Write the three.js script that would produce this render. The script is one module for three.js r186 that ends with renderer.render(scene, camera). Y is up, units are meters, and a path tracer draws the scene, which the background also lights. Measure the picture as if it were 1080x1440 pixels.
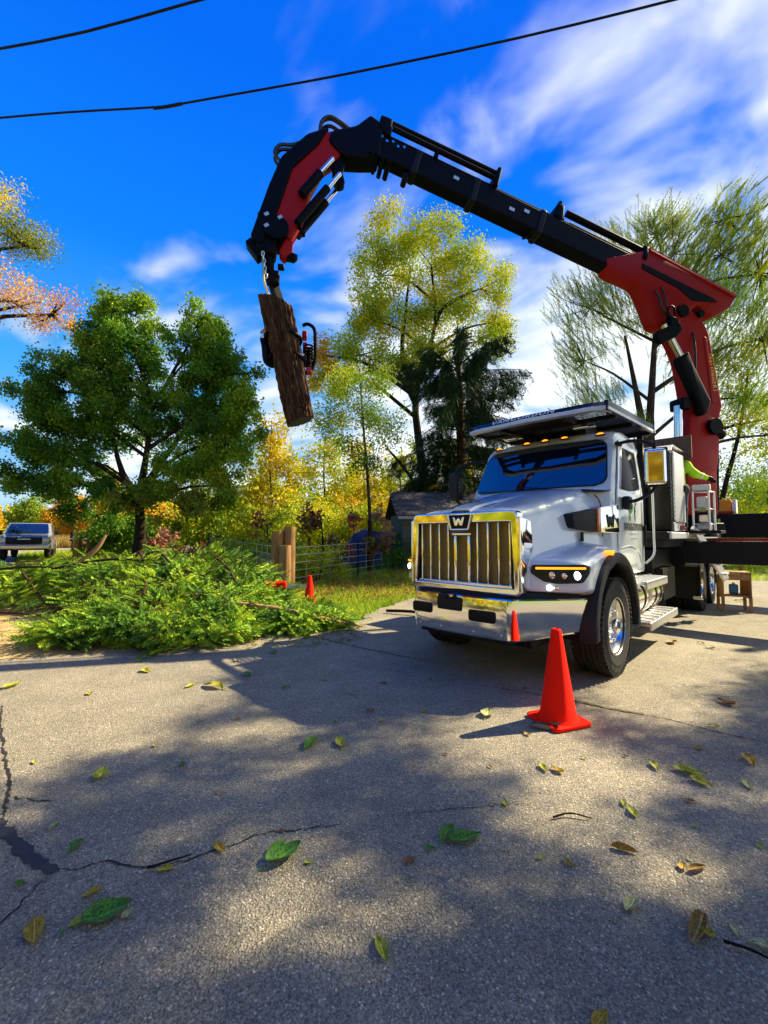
import * as THREE from 'three';
import { mergeGeometries, toCreasedNormals, mergeVertices } from 'three/addons/utils/BufferGeometryUtils.js';
import { RoundedBoxGeometry } from 'three/addons/geometries/RoundedBoxGeometry.js';
import { FontLoader } from 'three/addons/loaders/FontLoader.js';
import { MarchingCubes } from 'three/addons/objects/MarchingCubes.js';
import { TessellateModifier } from 'three/addons/modifiers/TessellateModifier.js';
import { createNoise2D, createNoise3D } from 'simplex-noise';

// ---------------------------------------------------------------- camera, sky, sun, exposure
const scene = new THREE.Scene();
const camera = new THREE.PerspectiveCamera(100.4, 0.75, 0.05, 900);
camera.position.set(0, 1.5, 0);
camera.lookAt(0, 1.5 + 35 / 600, -1);
const renderer = new THREE.WebGLRenderer();
renderer.toneMapping = THREE.LinearToneMapping;
renderer.toneMappingExposure = 2.65;
renderer.shadowMap.enabled = true;

function rngOf(seed) { let a = seed >>> 0; return () => { a = (a + 0x6D2B79F5) | 0; let t = Math.imul(a ^ (a >>> 15), 1 | a); t = (t + Math.imul(t ^ (t >>> 7), 61 | t)) ^ t; return ((t ^ (t >>> 14)) >>> 0) / 4294967296; }; }
const N2 = createNoise2D(rngOf(11)), N3 = createNoise3D(rngOf(12));
const clamp = (x, a = 0, b = 1) => Math.min(b, Math.max(a, x));
const sst = (a, b, x) => { const t = clamp((x - a) / (b - a)); return t * t * (3 - 2 * t); };
const lerp = (a, b, t) => a + (b - a) * t;
function fbm(x, y, o = 5) { let s = 0, a = 0.5; for (let i = 0; i < o; i++) { s += a * N2(x, y); x = x * 2.03 + 17.1; y = y * 2.03 - 9.7; a *= 0.5; } return s; }

const SUN = new THREE.Vector3(0.949 * 0.759, 0.651, -0.315 * 0.759).normalize();
{
  const W = 2048, H = 1024, data = new Float32Array(W * H * 4);
  const stops = [[0, 0.24, 0.36, 0.46], [0.10, 0.13, 0.28, 0.46], [0.30, 0.03, 0.19, 0.46], [0.52, 0.003, 0.105, 0.44], [0.75, 0.001, 0.066, 0.40], [1, 0.001, 0.055, 0.36]];
  const sunAz = Math.atan2(SUN.z, SUN.x);
  for (let j = 0; j < H; j++) {
    const el = ((j + 0.5) / H - 0.5) * Math.PI, y = Math.sin(el), c = Math.cos(el);
    for (let i = 0; i < W; i++) {
      const az = ((i + 0.5) / W - 0.5) * 2 * Math.PI, x = Math.cos(az) * c, z = Math.sin(az) * c;
      const yy = clamp(y, 0, 1); let k = 0; while (k < stops.length - 2 && yy > stops[k + 1][0]) k++;
      const t = clamp((yy - stops[k][0]) / (stops[k + 1][0] - stops[k][0]));
      const o = (j * W + i) * 4;
      // thin cloud, drawn out along one wind direction, thicker towards the sun
      const q = 1 / (Math.max(y, 0) + 0.16), px = x * q, pz = z * q;
      const u = px * 0.86 + pz * 0.5, v = -px * 0.5 + pz * 0.86;
      const warp = fbm(u * 0.7 + 3, v * 0.7, 3) * 0.45;
      const n1 = fbm(u * 0.8 + warp, v * 1.05 + warp * 0.6 + 5, 6), n2 = fbm(u * 2.2 + warp * 1.4 + 31, v * 2.9 + 7, 6);
      const toSun = 0.5 + 0.5 * Math.cos(az - sunAz);
      let cov = n1 * 0.62 + n2 * 0.40 + lerp(-0.46, 0.56, toSun) + 0.36 * (1 - sst(0.10, 0.66, y)) - 0.42 * sst(0.40, 0.68, y) * (1 - sst(0.70, 0.95, toSun));
      const a = clamp(sst(-0.04, 0.66, cov)) * 0.9;
      const bright = 0.44 + 0.12 * sst(0.3, 0.8, cov);
      const cl = [bright * 0.94, bright * 1.0, bright * 1.04];
      for (let b = 0; b < 3; b++) data[o + b] = 0.9 * lerp(lerp(stops[k][b + 1], stops[k + 1][b + 1], t), cl[b], a);
      data[o + 3] = 1;
    }
  }
  const sky = new THREE.DataTexture(data, W, H, THREE.RGBAFormat, THREE.FloatType);
  sky.mapping = THREE.EquirectangularReflectionMapping; sky.magFilter = THREE.LinearFilter; sky.needsUpdate = true;
  scene.background = sky; scene.environment = sky;
}
const sun = new THREE.DirectionalLight(new THREE.Color().setRGB(1, 0.86, 0.58), 5.0);
sun.name = 'sun';
sun.target.position.set(0, 0, -6); sun.position.copy(SUN).multiplyScalar(60).add(sun.target.position); scene.add(sun, sun.target);
sun.castShadow = true; sun.shadow.mapSize.set(4096, 4096); sun.shadow.radius = 1;
Object.assign(sun.shadow.camera, { left: -40, right: 40, top: 40, bottom: -40, near: 1, far: 160 });

// ---------------------------------------------------------------- helpers
const C = (r, g, b) => new THREE.Color().setRGB(r, g, b);
const std = (c, rough = 0.7, metal = 0, extra = {}) => new THREE.MeshStandardMaterial({ color: c, roughness: rough, metalness: metal, ...extra });
const phy = (c, rough, extra) => new THREE.MeshPhysicalMaterial({ color: c, roughness: rough, ...extra });
const names = {};
const numbered = (n) => { const k = (names[n] = (names[n] || 0) + 1); return k === 1 ? n : n + '_' + String(k - 1).padStart(3, '0'); };
function tag(o, label, category, group, kind) { if (label) o.userData.label = label; if (category) o.userData.category = category; if (group) o.userData.group = group; if (kind) o.userData.kind = kind; return o; }
function shadow(o) { o.traverse((m) => { if (m.isMesh) { m.castShadow = true; m.receiveShadow = true; } }); return o; }
function thing(name, label, category, pos = [0, 0, 0], turn = 0, group) { const g = new THREE.Group(); g.name = numbered(name); g.position.set(...pos); g.rotation.y = turn; scene.add(g); return tag(g, label, category, group); }
function add(parent, name, geo, mat, label) {
  const g = Array.isArray(geo) ? merge(geo) : geo; const m = new THREE.Mesh(g, mat); m.name = parent === scene ? numbered(name) : name; m.castShadow = m.receiveShadow = true; parent.add(m); if (label) m.userData.label = label; return m;
}
function part(parent, name, label) { const g = new THREE.Group(); g.name = name; parent.add(g); if (label) g.userData.label = label; return g; }
function plain(g) { let q = g.index ? g.toNonIndexed() : g; const o = new THREE.BufferGeometry(); o.setAttribute('position', q.attributes.position); if (!q.attributes.normal) q.computeVertexNormals(); o.setAttribute('normal', q.attributes.normal); o.setAttribute('uv', q.attributes.uv || new THREE.BufferAttribute(new Float32Array(q.attributes.position.count * 2), 2)); return o; }
function merge(list) { return mergeGeometries(list.map(plain)); }
function box(w, h, d, x = 0, y = 0, z = 0, rx = 0, ry = 0, rz = 0) { const g = new THREE.BoxGeometry(w, h, d); if (rx || ry || rz) g.applyMatrix4(new THREE.Matrix4().makeRotationFromEuler(new THREE.Euler(rx, ry, rz))); return g.translate(x, y, z); }
function rbox(w, h, d, r, x = 0, y = 0, z = 0, rx = 0, ry = 0, rz = 0, s = 3) { const g = new RoundedBoxGeometry(w, h, d, s, Math.min(r, w / 2.01, h / 2.01, d / 2.01)); if (rx || ry || rz) g.applyMatrix4(new THREE.Matrix4().makeRotationFromEuler(new THREE.Euler(rx, ry, rz))); return g.translate(x, y, z); }
const V = (a) => new THREE.Vector3(...a);
function rod(a, b, r, r2 = r, seg = 12) { const A = V(a), B = V(b), d = B.clone().sub(A), g = new THREE.CylinderGeometry(r2, r, d.length(), seg); g.applyQuaternion(new THREE.Quaternion().setFromUnitVectors(new THREE.Vector3(0, 1, 0), d.clone().normalize())); const m = A.add(B).multiplyScalar(0.5); return g.translate(m.x, m.y, m.z); }
function bar(a, b, w, h) { const A = V(a), B = V(b), d = B.clone().sub(A), g = new THREE.BoxGeometry(w, h, d.length()); const m = new THREE.Matrix4().lookAt(B, A, new THREE.Vector3(0, 1, 0)); g.applyMatrix4(m); const c = A.add(B).multiplyScalar(0.5); return g.translate(c.x, c.y, c.z); }
function tube(pts, r, seg = 24, rs = 8, closed = false) { return new THREE.TubeGeometry(new THREE.CatmullRomCurve3(pts.map(V), closed, 'catmullrom', 0.5), seg, r, rs, closed); }
function fillet(pts, r, n = 4) { const out = [], L = pts.length; for (let i = 0; i < L; i++) { const p = pts[i], a = pts[(i + L - 1) % L], b = pts[(i + 1) % L]; const rr = p[2] ?? r; const da = Math.hypot(a[0] - p[0], a[1] - p[1]), db = Math.hypot(b[0] - p[0], b[1] - p[1]); const k = Math.min(rr, da * 0.45, db * 0.45); if (k < 1e-4) { out.push([p[0], p[1]]); continue; } const A = [p[0] + (a[0] - p[0]) / da * k, p[1] + (a[1] - p[1]) / da * k], B = [p[0] + (b[0] - p[0]) / db * k, p[1] + (b[1] - p[1]) / db * k]; for (let j = 0; j <= n; j++) { const t = j / n; out.push([(1 - t) * (1 - t) * A[0] + 2 * t * (1 - t) * p[0] + t * t * B[0], (1 - t) * (1 - t) * A[1] + 2 * t * (1 - t) * p[1] + t * t * B[1]]); } } return out; }
function inset(pts, d) { const L = pts.length, area = pts.reduce((s, p, i) => { const q = pts[(i + 1) % L]; return s + p[0] * q[1] - q[0] * p[1]; }, 0), sg = area > 0 ? 1 : -1; return pts.map((p, i) => { const a = pts[(i + L - 1) % L], b = pts[(i + 1) % L]; let e1 = [p[0] - a[0], p[1] - a[1]], e2 = [b[0] - p[0], b[1] - p[1]]; const l1 = Math.hypot(...e1) || 1, l2 = Math.hypot(...e2) || 1; let n = [-(e1[1] / l1 + e2[1] / l2) * sg, (e1[0] / l1 + e2[0] / l2) * sg]; const l = Math.hypot(...n) || 1; return [p[0] + n[0] / l * d, p[1] + n[1] / l * d]; }); }
// a closed outline (p, q) swept along e from e0 to e1 with softened ends; map(p, q, e) -> [x, y, z]
function prism(pts, e0, e1, bev, map, n = 1, crease = 0.6) {
  const rows = []; const b = Math.min(bev, Math.abs(e1 - e0) * 0.45), s = Math.sign(e1 - e0) || 1;
  if (b > 0) rows.push([e0, b], [e0 + s * b * 0.3, b * 0.3], [e0 + s * b, 0]); else rows.push([e0, 0]);
  for (let i = 1; i < n; i++) rows.push([lerp(e0 + s * b, e1 - s * b, i / n), 0]);
  if (b > 0) rows.push([e1 - s * b, 0], [e1 - s * b * 0.3, b * 0.3], [e1, b]); else rows.push([e1, 0]);
  const L = pts.length, pos = [], idx = [];
  for (const [e, i] of rows) for (const p of i ? inset(pts, i) : pts) pos.push(...map(p[0], p[1], e));
  for (let r = 0; r < rows.length - 1; r++) for (let i = 0; i < L; i++) { const a = r * L + i, c = r * L + (i + 1) % L; idx.push(a, c, a + L, c, c + L, a + L); }
  const tri = THREE.ShapeUtils.triangulateShape(pts.map((p) => new THREE.Vector2(p[0], p[1])), []);
  const last = (rows.length - 1) * L; for (const [a, c, d] of tri) { idx.push(a, d, c); idx.push(last + a, last + c, last + d); }
  const g = new THREE.BufferGeometry(); g.setAttribute('position', new THREE.Float32BufferAttribute(pos, 3)); g.setIndex(idx);
  return toCreasedNormals(g, crease);
}
const sideMap = (p, q, e) => [e, q, p];       // outline in (z, y), swept across x
const frontMap = (p, q, e) => [p, q, e];      // outline in (x, y), swept along z
const topMap = (p, q, e) => [p, e, q];        // outline in (x, z), swept up
function skin(rows, crease = 0.7, closed = false) { const n = rows[0].length, pos = [], idx = []; for (const r of rows) for (const p of r) pos.push(...p); for (let j = 0; j < rows.length - 1; j++) for (let i = 0; i < (closed ? n : n - 1); i++) { const a = j * n + i, b = j * n + (i + 1) % n; idx.push(a, b, a + n, b, b + n, a + n); } const g = new THREE.BufferGeometry(); g.setAttribute('position', new THREE.Float32BufferAttribute(pos, 3)); g.setIndex(idx); return toCreasedNormals(g, crease); }
function boxUV(g, s = 1) { const q = g.index ? g.toNonIndexed() : g; const p = q.attributes.position, n = q.attributes.normal, uv = new Float32Array(p.count * 2); for (let i = 0; i < p.count; i += 3) { let ax = 0, ay = 0, az = 0; for (let k = 0; k < 3; k++) { ax += Math.abs(n.getX(i + k)); ay += Math.abs(n.getY(i + k)); az += Math.abs(n.getZ(i + k)); } for (let k = 0; k < 3; k++) { const x = p.getX(i + k), y = p.getY(i + k), z = p.getZ(i + k); let u, v; if (ay >= ax && ay >= az) { u = x; v = z; } else if (ax >= az) { u = z; v = y; } else { u = x; v = y; } uv[(i + k) * 2] = u * s; uv[(i + k) * 2 + 1] = v * s; } } q.setAttribute('uv', new THREE.BufferAttribute(uv, 2)); return q; }
function tapered(pts, radii, seg = 7, wob = 0) { // a tapered limb through points
  const cv = new THREE.CatmullRomCurve3(pts.map(V)), n = Math.max(3, (pts.length - 1) * 3), fr = cv.computeFrenetFrames(n), pos = [], idx = [], uv = [];
  for (let i = 0; i <= n; i++) { const t = i / n, p = cv.getPoint(t), ri = t * (radii.length - 1), k = Math.min(radii.length - 2, Math.floor(ri)), r = lerp(radii[k], radii[k + 1], ri - k); for (let j = 0; j <= seg; j++) { const a = j / seg * Math.PI * 2, rr = r * (1 + wob * Math.sin(a * 3 + i * 1.3)); const q = p.clone().addScaledVector(fr.normals[i], Math.cos(a) * rr).addScaledVector(fr.binormals[i], Math.sin(a) * rr); pos.push(q.x, q.y, q.z); uv.push(j / seg * Math.max(1, Math.round(r * 12)), t * cv.getLength() * 1.2); } }
  for (let i = 0; i < n; i++) for (let j = 0; j < seg; j++) { const a = i * (seg + 1) + j; idx.push(a, a + 1, a + seg + 1, a + 1, a + seg + 2, a + seg + 1); }
  const g = new THREE.BufferGeometry(); g.setAttribute('position', new THREE.Float32BufferAttribute(pos, 3)); g.setAttribute('uv', new THREE.Float32BufferAttribute(uv, 2)); g.setIndex(idx); g.computeVertexNormals(); return g;
}
function tex(w, h, f, srgb = false, rx = 1, ry = 1) { const d = new Uint8Array(w * h * 4); for (let y = 0; y < h; y++) for (let x = 0; x < w; x++) { const c = f(x, y), o = (y * w + x) * 4; d[o] = clamp(c[0]) * 255; d[o + 1] = clamp(c[1]) * 255; d[o + 2] = clamp(c[2]) * 255; d[o + 3] = 255; } const t = new THREE.DataTexture(d, w, h); t.wrapS = t.wrapT = THREE.RepeatWrapping; t.magFilter = THREE.LinearFilter; t.minFilter = THREE.LinearMipmapLinearFilter; t.generateMipmaps = true; if (srgb) t.colorSpace = THREE.SRGBColorSpace; t.repeat.set(rx, ry); t.needsUpdate = true; return t; }
const font = await new FontLoader().loadAsync('fonts/droid/droid_sans_bold.typeface.json');
function letters(text, size, maxW) { const g = new THREE.ShapeGeometry(font.generateShapes(text, size), 3); g.computeBoundingBox(); const b = g.boundingBox, w = b.max.x - b.min.x; g.translate(-(b.max.x + b.min.x) / 2, -(b.max.y + b.min.y) / 2, 0); if (maxW) g.scale(maxW / w, 1, 1); return g; }

// tileable value noise for textures
function tileNoise(size, cell, seed) { const n = Math.round(size / cell), r = rngOf(seed), g = new Float32Array(n * n).map(() => r()); return (x, y) => { const fx = x / size * n, fy = y / size * n, x0 = Math.floor(fx), y0 = Math.floor(fy), tx = fx - x0, ty = fy - y0, s = tx * tx * (3 - 2 * tx), t = ty * ty * (3 - 2 * ty), at = (i, j) => g[((j % n) + n) % n * n + ((i % n) + n) % n]; return lerp(lerp(at(x0, y0), at(x0 + 1, y0), s), lerp(at(x0, y0 + 1), at(x0 + 1, y0 + 1), s), t); }; }

// ---------------------------------------------------------------- materials
const M = {
  paint: phy(C(0.57, 0.63, 0.66), 0.32, { clearcoat: 1, clearcoatRoughness: 0.04 }),
  rimMetal: std(C(0.80, 0.80, 0.79), 0.22, 1), chrome: std(C(0.86, 0.85, 0.83), 0.07, 1), alum: std(C(0.72, 0.72, 0.72), 0.32, 1), alumDull: std(C(0.55, 0.56, 0.57), 0.5, 0.85),
  black: phy(C(0.007, 0.007, 0.009), 0.5, { specularIntensity: 0.35 }), blackGloss: phy(C(0.005, 0.006, 0.009), 0.25, { specularIntensity: 0.7 }), plastic: phy(C(0.013, 0.013, 0.015), 0.6, { specularIntensity: 0.5 }), rubber: phy(C(0.020, 0.019, 0.018), 0.85, { specularIntensity: 0.5 }),
  glass: phy(C(0.004, 0.006, 0.012), 0.02, { ior: 2.1, clearcoat: 1, clearcoatRoughness: 0.01 }), glassSide: phy(C(0.003, 0.003, 0.004), 0.15, { specularIntensity: 0.04 }),
  amber: std(C(0.75, 0.16, 0.005), 0.3, 0, { emissive: C(1, 0.28, 0.01), emissiveIntensity: 0.9 }), amberOff: phy(C(0.62, 0.12, 0.004), 0.18, { clearcoat: 1 }),
  lamp: std(C(0.9, 0.9, 0.9), 0.2, 0, { emissive: C(0.85, 0.95, 1), emissiveIntensity: 2.2 }),
  red: phy(C(0.29, 0.004, 0.003), 0.5, { specularIntensity: 0.35 }), steel: phy(C(0.002, 0.0025, 0.005), 0.5, { specularIntensity: 0.18 }),
  ink: phy(C(0.008, 0.009, 0.01), 0.7, { specularIntensity: 0.2 }), white: std(C(0.75, 0.75, 0.75), 0.5), greenInk: std(C(0.03, 0.22, 0.03), 0.5), goldInk: std(C(0.8, 0.5, 0.06), 0.45),
  cone: phy(C(1.0, 0.012, 0.001), 0.75, { specularIntensity: 0.2 }), orange: std(C(0.85, 0.26, 0.005), 0.45), redPaint: std(C(0.42, 0.012, 0.012), 0.45),
  hose: std(C(0.01, 0.01, 0.012), 0.5), brass: std(C(0.7, 0.5, 0.14), 0.3, 1), hivis: std(C(0.42, 0.78, 0.02), 0.85), skin: std(C(0.45, 0.24, 0.16), 0.6), cloth: std(C(0.03, 0.04, 0.07), 0.9),
};
const asphaltSize = 1024;
const asph = (() => { // aggregate: grains of many sizes in dark binder, stored as colour and height
  const S = asphaltSize, r = rngOf(5), n1 = tileNoise(S, 128, 6), n2 = tileNoise(S, 16, 7), n3 = tileNoise(S, 4, 8), n4 = tileNoise(S, 2, 9);
  const tone = new Float32Array(S * S), hue = new Float32Array(S * S).fill(0.5), hgt = new Float32Array(S * S);
  for (let y = 0; y < S; y++) for (let x = 0; x < S; x++) { const o = y * S + x; tone[o] = 0.50 + 0.40 * (n3(x, y) - 0.5) + 0.55 * (n4(x, y) - 0.5); hgt[o] = 0.25 + 0.3 * n3(x, y); }
  for (let k = 0; k < 46000; k++) { // one stone
    const cx = r() * S, cy = r() * S, big = r(), ra = 1.1 + big * big * 3.4, rb = ra * (0.6 + r() * 0.4), an = r() * 3.14, ca = Math.cos(an), sa = Math.sin(an), q = r(), t = q < 0.24 ? 0.25 + r() * 0.2 : q < 0.88 ? 0.55 + r() * 0.4 : 1.05 + r() * 0.5, h = r(), R = Math.ceil(ra);
    for (let j = -R; j <= R; j++) for (let i = -R; i <= R; i++) { const u = (i * ca + j * sa) / ra, v = (-i * sa + j * ca) / rb, d = Math.sqrt(u * u + v * v); if (d > 1) continue; const x = (Math.round(cx) + i + S) % S, y = (Math.round(cy) + j + S) % S, o = y * S + x, m = Math.min(1, (1 - d) * 2.2); tone[o] = lerp(tone[o], t, m); hue[o] = lerp(hue[o], h, m); hgt[o] = Math.max(hgt[o], 0.35 + 0.6 * m); }
  }
  const enc = (v) => (v <= 0.0031308 ? v * 12.92 : 1.055 * Math.pow(v, 1 / 2.4) - 0.055);
  const lin = (x, y) => { const o = y * S + x, t = tone[o] * (0.88 + 0.24 * n1(x, y)) * (0.9 + 0.2 * n2(x, y)), w = hue[o]; return [t * (0.385 + 0.07 * w), t * (0.35 + 0.03 * w), t * (0.268 - 0.025 * w)]; };
  return { map: tex(S, S, (x, y) => lin(x, y).map(enc), true), bump: tex(S, S, (x, y) => { const h = hgt[y * S + x]; return [h, h, h]; }) };
})();
M.asphalt = std(C(1, 1, 1), 0.9, 0, { map: asph.map, bumpMap: asph.bump, bumpScale: 0.006, vertexColors: true });
const barkMap = (() => { const a = tileNoise(256, 8, 21), b = tileNoise(256, 32, 22), c = tileNoise(256, 4, 23); const f = (x, y) => { const v = a(x * 1.0, y * 0.22) * 0.5 + b(x, y * 0.3) * 0.3 + c(x, y * 0.5) * 0.2; return v; }; return { map: tex(256, 256, (x, y) => { const v = 0.30 + 0.75 * f(x, y); return [v, v * 0.93, v * 0.85]; }, true), bump: tex(256, 256, (x, y) => { const v = f(x, y); return [v, v, v]; }) }; })();
const bark = (r, g, b) => phy(C(r, g, b), 0.95, { specularIntensity: 0.3, map: barkMap.map, bumpMap: barkMap.bump, bumpScale: 0.02 });
M.barkGrey = bark(0.13, 0.10, 0.075); M.barkDark = bark(0.07, 0.05, 0.035); M.barkBrown = bark(0.16, 0.10, 0.055);
const woodTex = (() => { const a = tileNoise(256, 4, 31), b = tileNoise(256, 64, 32); return tex(256, 256, (x, y) => { const v = 0.55 + 0.3 * a(x, y * 0.06) + 0.2 * b(x, y * 0.4); return [v, v * 0.9, v * 0.78]; }, true); })();
M.timber = std(C(0.46, 0.30, 0.13), 0.85, 0, { map: woodTex }); M.timberPale = std(C(0.62, 0.42, 0.20), 0.8, 0, { map: woodTex });
const leafMat = () => phy(C(1, 1, 1), 0.75, { specularIntensity: 0.35, transmission: 0.42, thickness: 0, side: THREE.DoubleSide });
M.leaf = leafMat(); M.needle = phy(C(1, 1, 1), 0.7, { specularIntensity: 0.4, transmission: 0.18, thickness: 0, side: THREE.DoubleSide });

// height of the land: level in front, rising gently behind the fence
const land = (x, z) => 0.36 * sst(12.5, 26, -z) + 0.05 * fbm(x * 0.12, z * 0.12, 3) * sst(9, 16, -z) * sst(-3, -7, x * 0 + z + 6);

// ---------------------------------------------------------------- the ground
function roughEdge(pts, step, amp, seed) { const out = [], n = createNoise2D(rngOf(seed)); for (let i = 0; i < pts.length; i++) { const a = pts[i], b = pts[(i + 1) % pts.length], L = Math.hypot(b[0] - a[0], b[1] - a[1]), k = (L > 30 || a[2]) ? 1 : Math.max(1, Math.round(L / step)); for (let j = 0; j < k; j++) { const x = lerp(a[0], b[0], j / k), z = lerp(a[1], b[1], j / k); out.push(k === 1 ? [x, z] : [x + amp * n(x * 0.9, z * 0.9) + amp * 0.5 * n(x * 4, z * 4), z + amp * n(x * 0.9 + 9, z * 0.9) + amp * 0.5 * n(x * 4, z * 4 + 5)]); } } return out; }
function sheet(pts, lift, maxEdge, uvScale, colour) {
  let g = new THREE.ShapeGeometry(new THREE.Shape(pts.map((p) => new THREE.Vector2(p[0], p[1]))));
  g = new TessellateModifier(maxEdge, 9).modify(g.toNonIndexed());
  const p = g.attributes.position, uv = new Float32Array(p.count * 2), col = new Float32Array(p.count * 3), nor = new Float32Array(p.count * 3);
  for (let i = 0; i < p.count; i++) { const x = p.getX(i), z = p.getY(i); p.setXYZ(i, x, land(x, z) + lift, z); uv[i * 2] = x * uvScale; uv[i * 2 + 1] = z * uvScale; const c = colour(x, z); col.set(c, i * 3); nor[i * 3 + 1] = 1; }
  for (let i = 0; i < p.count; i += 3) { const ax = p.getX(i + 1) - p.getX(i), az = p.getZ(i + 1) - p.getZ(i), bx = p.getX(i + 2) - p.getX(i), bz = p.getZ(i + 2) - p.getZ(i); if (az * bx - ax * bz < 0) { const t = [p.getX(i + 1), p.getY(i + 1), p.getZ(i + 1)]; p.setXYZ(i + 1, p.getX(i + 2), p.getY(i + 2), p.getZ(i + 2)); p.setXYZ(i + 2, ...t); for (const [arr, k] of [[uv, 2], [col, 3]]) for (let c = 0; c < k; c++) { const s = arr[(i + 1) * k + c]; arr[(i + 1) * k + c] = arr[(i + 2) * k + c]; arr[(i + 2) * k + c] = s; } } }
  g.setAttribute('uv', new THREE.BufferAttribute(uv, 2)); g.setAttribute('color', new THREE.BufferAttribute(col, 3)); g.setAttribute('normal', new THREE.BufferAttribute(nor, 3)); return g;
}
{
  // soil and lawn
  const soilTex = (() => { const a = tileNoise(512, 4, 41), b = tileNoise(512, 32, 42), c = tileNoise(512, 2, 43); return tex(512, 512, (x, y) => { const v = 0.45 + 0.35 * a(x, y) + 0.25 * b(x, y) + 0.2 * c(x, y); return [v, v, v]; }, true); })();
  const xs = [], zs = []; for (let i = -60; i <= 60; i++) xs.push(Math.sign(i) * (Math.abs(i) * 0.7 + Math.pow(Math.abs(i) / 60, 5) * 420)); for (let i = -60; i <= 60; i++) zs.push(-12 + Math.sign(i) * (Math.abs(i) * 0.7 + Math.pow(Math.abs(i) / 60, 5) * 420));
  const pos = [], col = [], uv = [], idx = [];
  for (const z of zs) for (const x of xs) {
    pos.push(x, land(x, z) - 0.03, z); uv.push(x * 0.5, z * 0.5);
    const n = fbm(x * 0.35, z * 0.35, 4), far = sst(30, 60, -z), t = clamp(0.5 + n * 0.9);
    const grass = [lerp(0.16, 0.30, t), lerp(0.26, 0.34, t), lerp(0.02, 0.035, t)], gold = [0.42, 0.27, 0.07];
    col.push(...[0, 1, 2].map((k) => lerp(grass[k], gold[k], far * 0.8)));
  }
  const n = xs.length; for (let j = 0; j < zs.length - 1; j++) for (let i = 0; i < n - 1; i++) { const a = j * n + i; idx.push(a, a + n, a + 1, a + 1, a + n, a + n + 1); }
  const g = new THREE.BufferGeometry(); g.setAttribute('position', new THREE.Float32BufferAttribute(pos, 3)); g.setAttribute('uv', new THREE.Float32BufferAttribute(uv, 2)); g.setAttribute('color', new THREE.Float32BufferAttribute(col, 3)); g.setIndex(idx); g.computeVertexNormals();
  tag(add(scene, 'ground', g, std(C(1, 1, 1), 1, 0, { map: soilTex, vertexColors: true })), 'grassy ground around the road and under the trees', 'ground', null, 'structure');
  // the road: worn grey asphalt, a side street running off beside the brush
  const road = [[-44, 14], [44, 14], [44, -13], [13, -14.5], [6, -14.2], [1.3, -12.4], [0.5, -10.1], [-0.2, -8.8], [-0.55, -7.5], [-1.9, -6.75], [-3.0, -6.15], [-4.7, -5.95], [-7.6, -6.5], [-9.4, -9], [-13, -15], [-23.2, -27], [-31, -44], [-47, -44], [-40, -20]];
  const stain = (x, z) => { const a = fbm(x * 0.5 + 40, z * 0.5, 4), b = fbm(x * 2.1, z * 2.1 + 60, 3), c = fbm(x * 7, z * 7, 2); const v = 1 + 0.26 * a + 0.16 * b + 0.10 * c; return [v, v * (1 - 0.02 * a), v * (1 - 0.05 * a)]; };
  tag(add(scene, 'asphalt_road', sheet(roughEdge(road, 0.35, 0.09, 3), 0, 0.45, 0.62, stain), M.asphalt), 'worn grey asphalt road strewn with fallen leaves', 'road', null, 'structure');
  // pale sawdust and chip spill beside the brush
  const dustTex = (() => { const a = tileNoise(512, 4, 51), b = tileNoise(512, 24, 52), c = tileNoise(512, 2, 53); return tex(512, 512, (x, y) => { const v = 0.5 + 0.3 * a(x, y) + 0.25 * b(x, y) + 0.22 * c(x, y); return [v, v * 0.95, v * 0.85]; }, true); })();
  const spill = [[-3.3, -5.75], [-4.7, -5.35], [-6.4, -5.5], [-9.5, -6.2], [-10.5, -8.5], [-8.2, -9.5], [-5.0, -8.4], [-3.4, -6.9]];
  tag(add(scene, 'sawdust_patch', sheet(roughEdge(spill, 0.12, 0.12, 5), 0.006, 0.3, 1.2, (x, z) => { const v = 0.9 + 0.25 * fbm(x * 3, z * 3, 3); return [0.62 * v, 0.47 * v, 0.22 * v]; }), std(C(1, 1, 1), 1, 0, { map: dustTex, vertexColors: true, bumpMap: dustTex, bumpScale: 0.01 })), 'pale sawdust and gravel spilled beside the cut brush', 'sawdust', null, 'structure');
  // cracks, a tar-filled patch and a joint between two layers of asphalt
  const crackMat = phy(C(0.03, 0.028, 0.026), 0.95, { specularIntensity: 0.3 }), tarMat = phy(C(0.045, 0.045, 0.05), 0.9, { specularIntensity: 0.4, bumpMap: asph.bump, bumpScale: 0.004 }), mossMat = std(C(0.12, 0.12, 0.03), 1);
  const ribbon = (pts, w, seed, lift = 0.004, jag = 0.012) => { const r = rngOf(seed), cv = new THREE.CatmullRomCurve3(pts.map((p) => new THREE.Vector3(p[0], 0, p[1]))), n = Math.round(cv.getLength() / 0.018), pos = [], idx = []; for (let i = 0; i <= n; i++) { const p = cv.getPoint(i / n), t = cv.getTangent(i / n), nx = -t.z, nz = t.x, j = (N2(i * 0.22, seed * 7.7) + 0.6 * N2(i * 0.6, seed * 3.1)) * jag * 0.8, ww = w * (0.72 + 0.5 * N2(i * 0.16, seed * 5.3) + 0.2 * N2(i * 0.7, seed)) * (0.25 + 0.75 * Math.min(1, 6 * Math.min(i / n, 1 - i / n) + 0.2)) / 2; pos.push(p.x + nx * (j - ww), lift, p.z + nz * (j - ww), p.x + nx * (j + ww), lift, p.z + nz * (j + ww)); } for (let i = 0; i < n; i++) idx.push(i * 2, i * 2 + 1, i * 2 + 2, i * 2 + 1, i * 2 + 3, i * 2 + 2); const g = new THREE.BufferGeometry(); g.setAttribute('position', new THREE.Float32BufferAttribute(pos, 3)); g.setIndex(idx); g.computeVertexNormals(); return g; };
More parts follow.
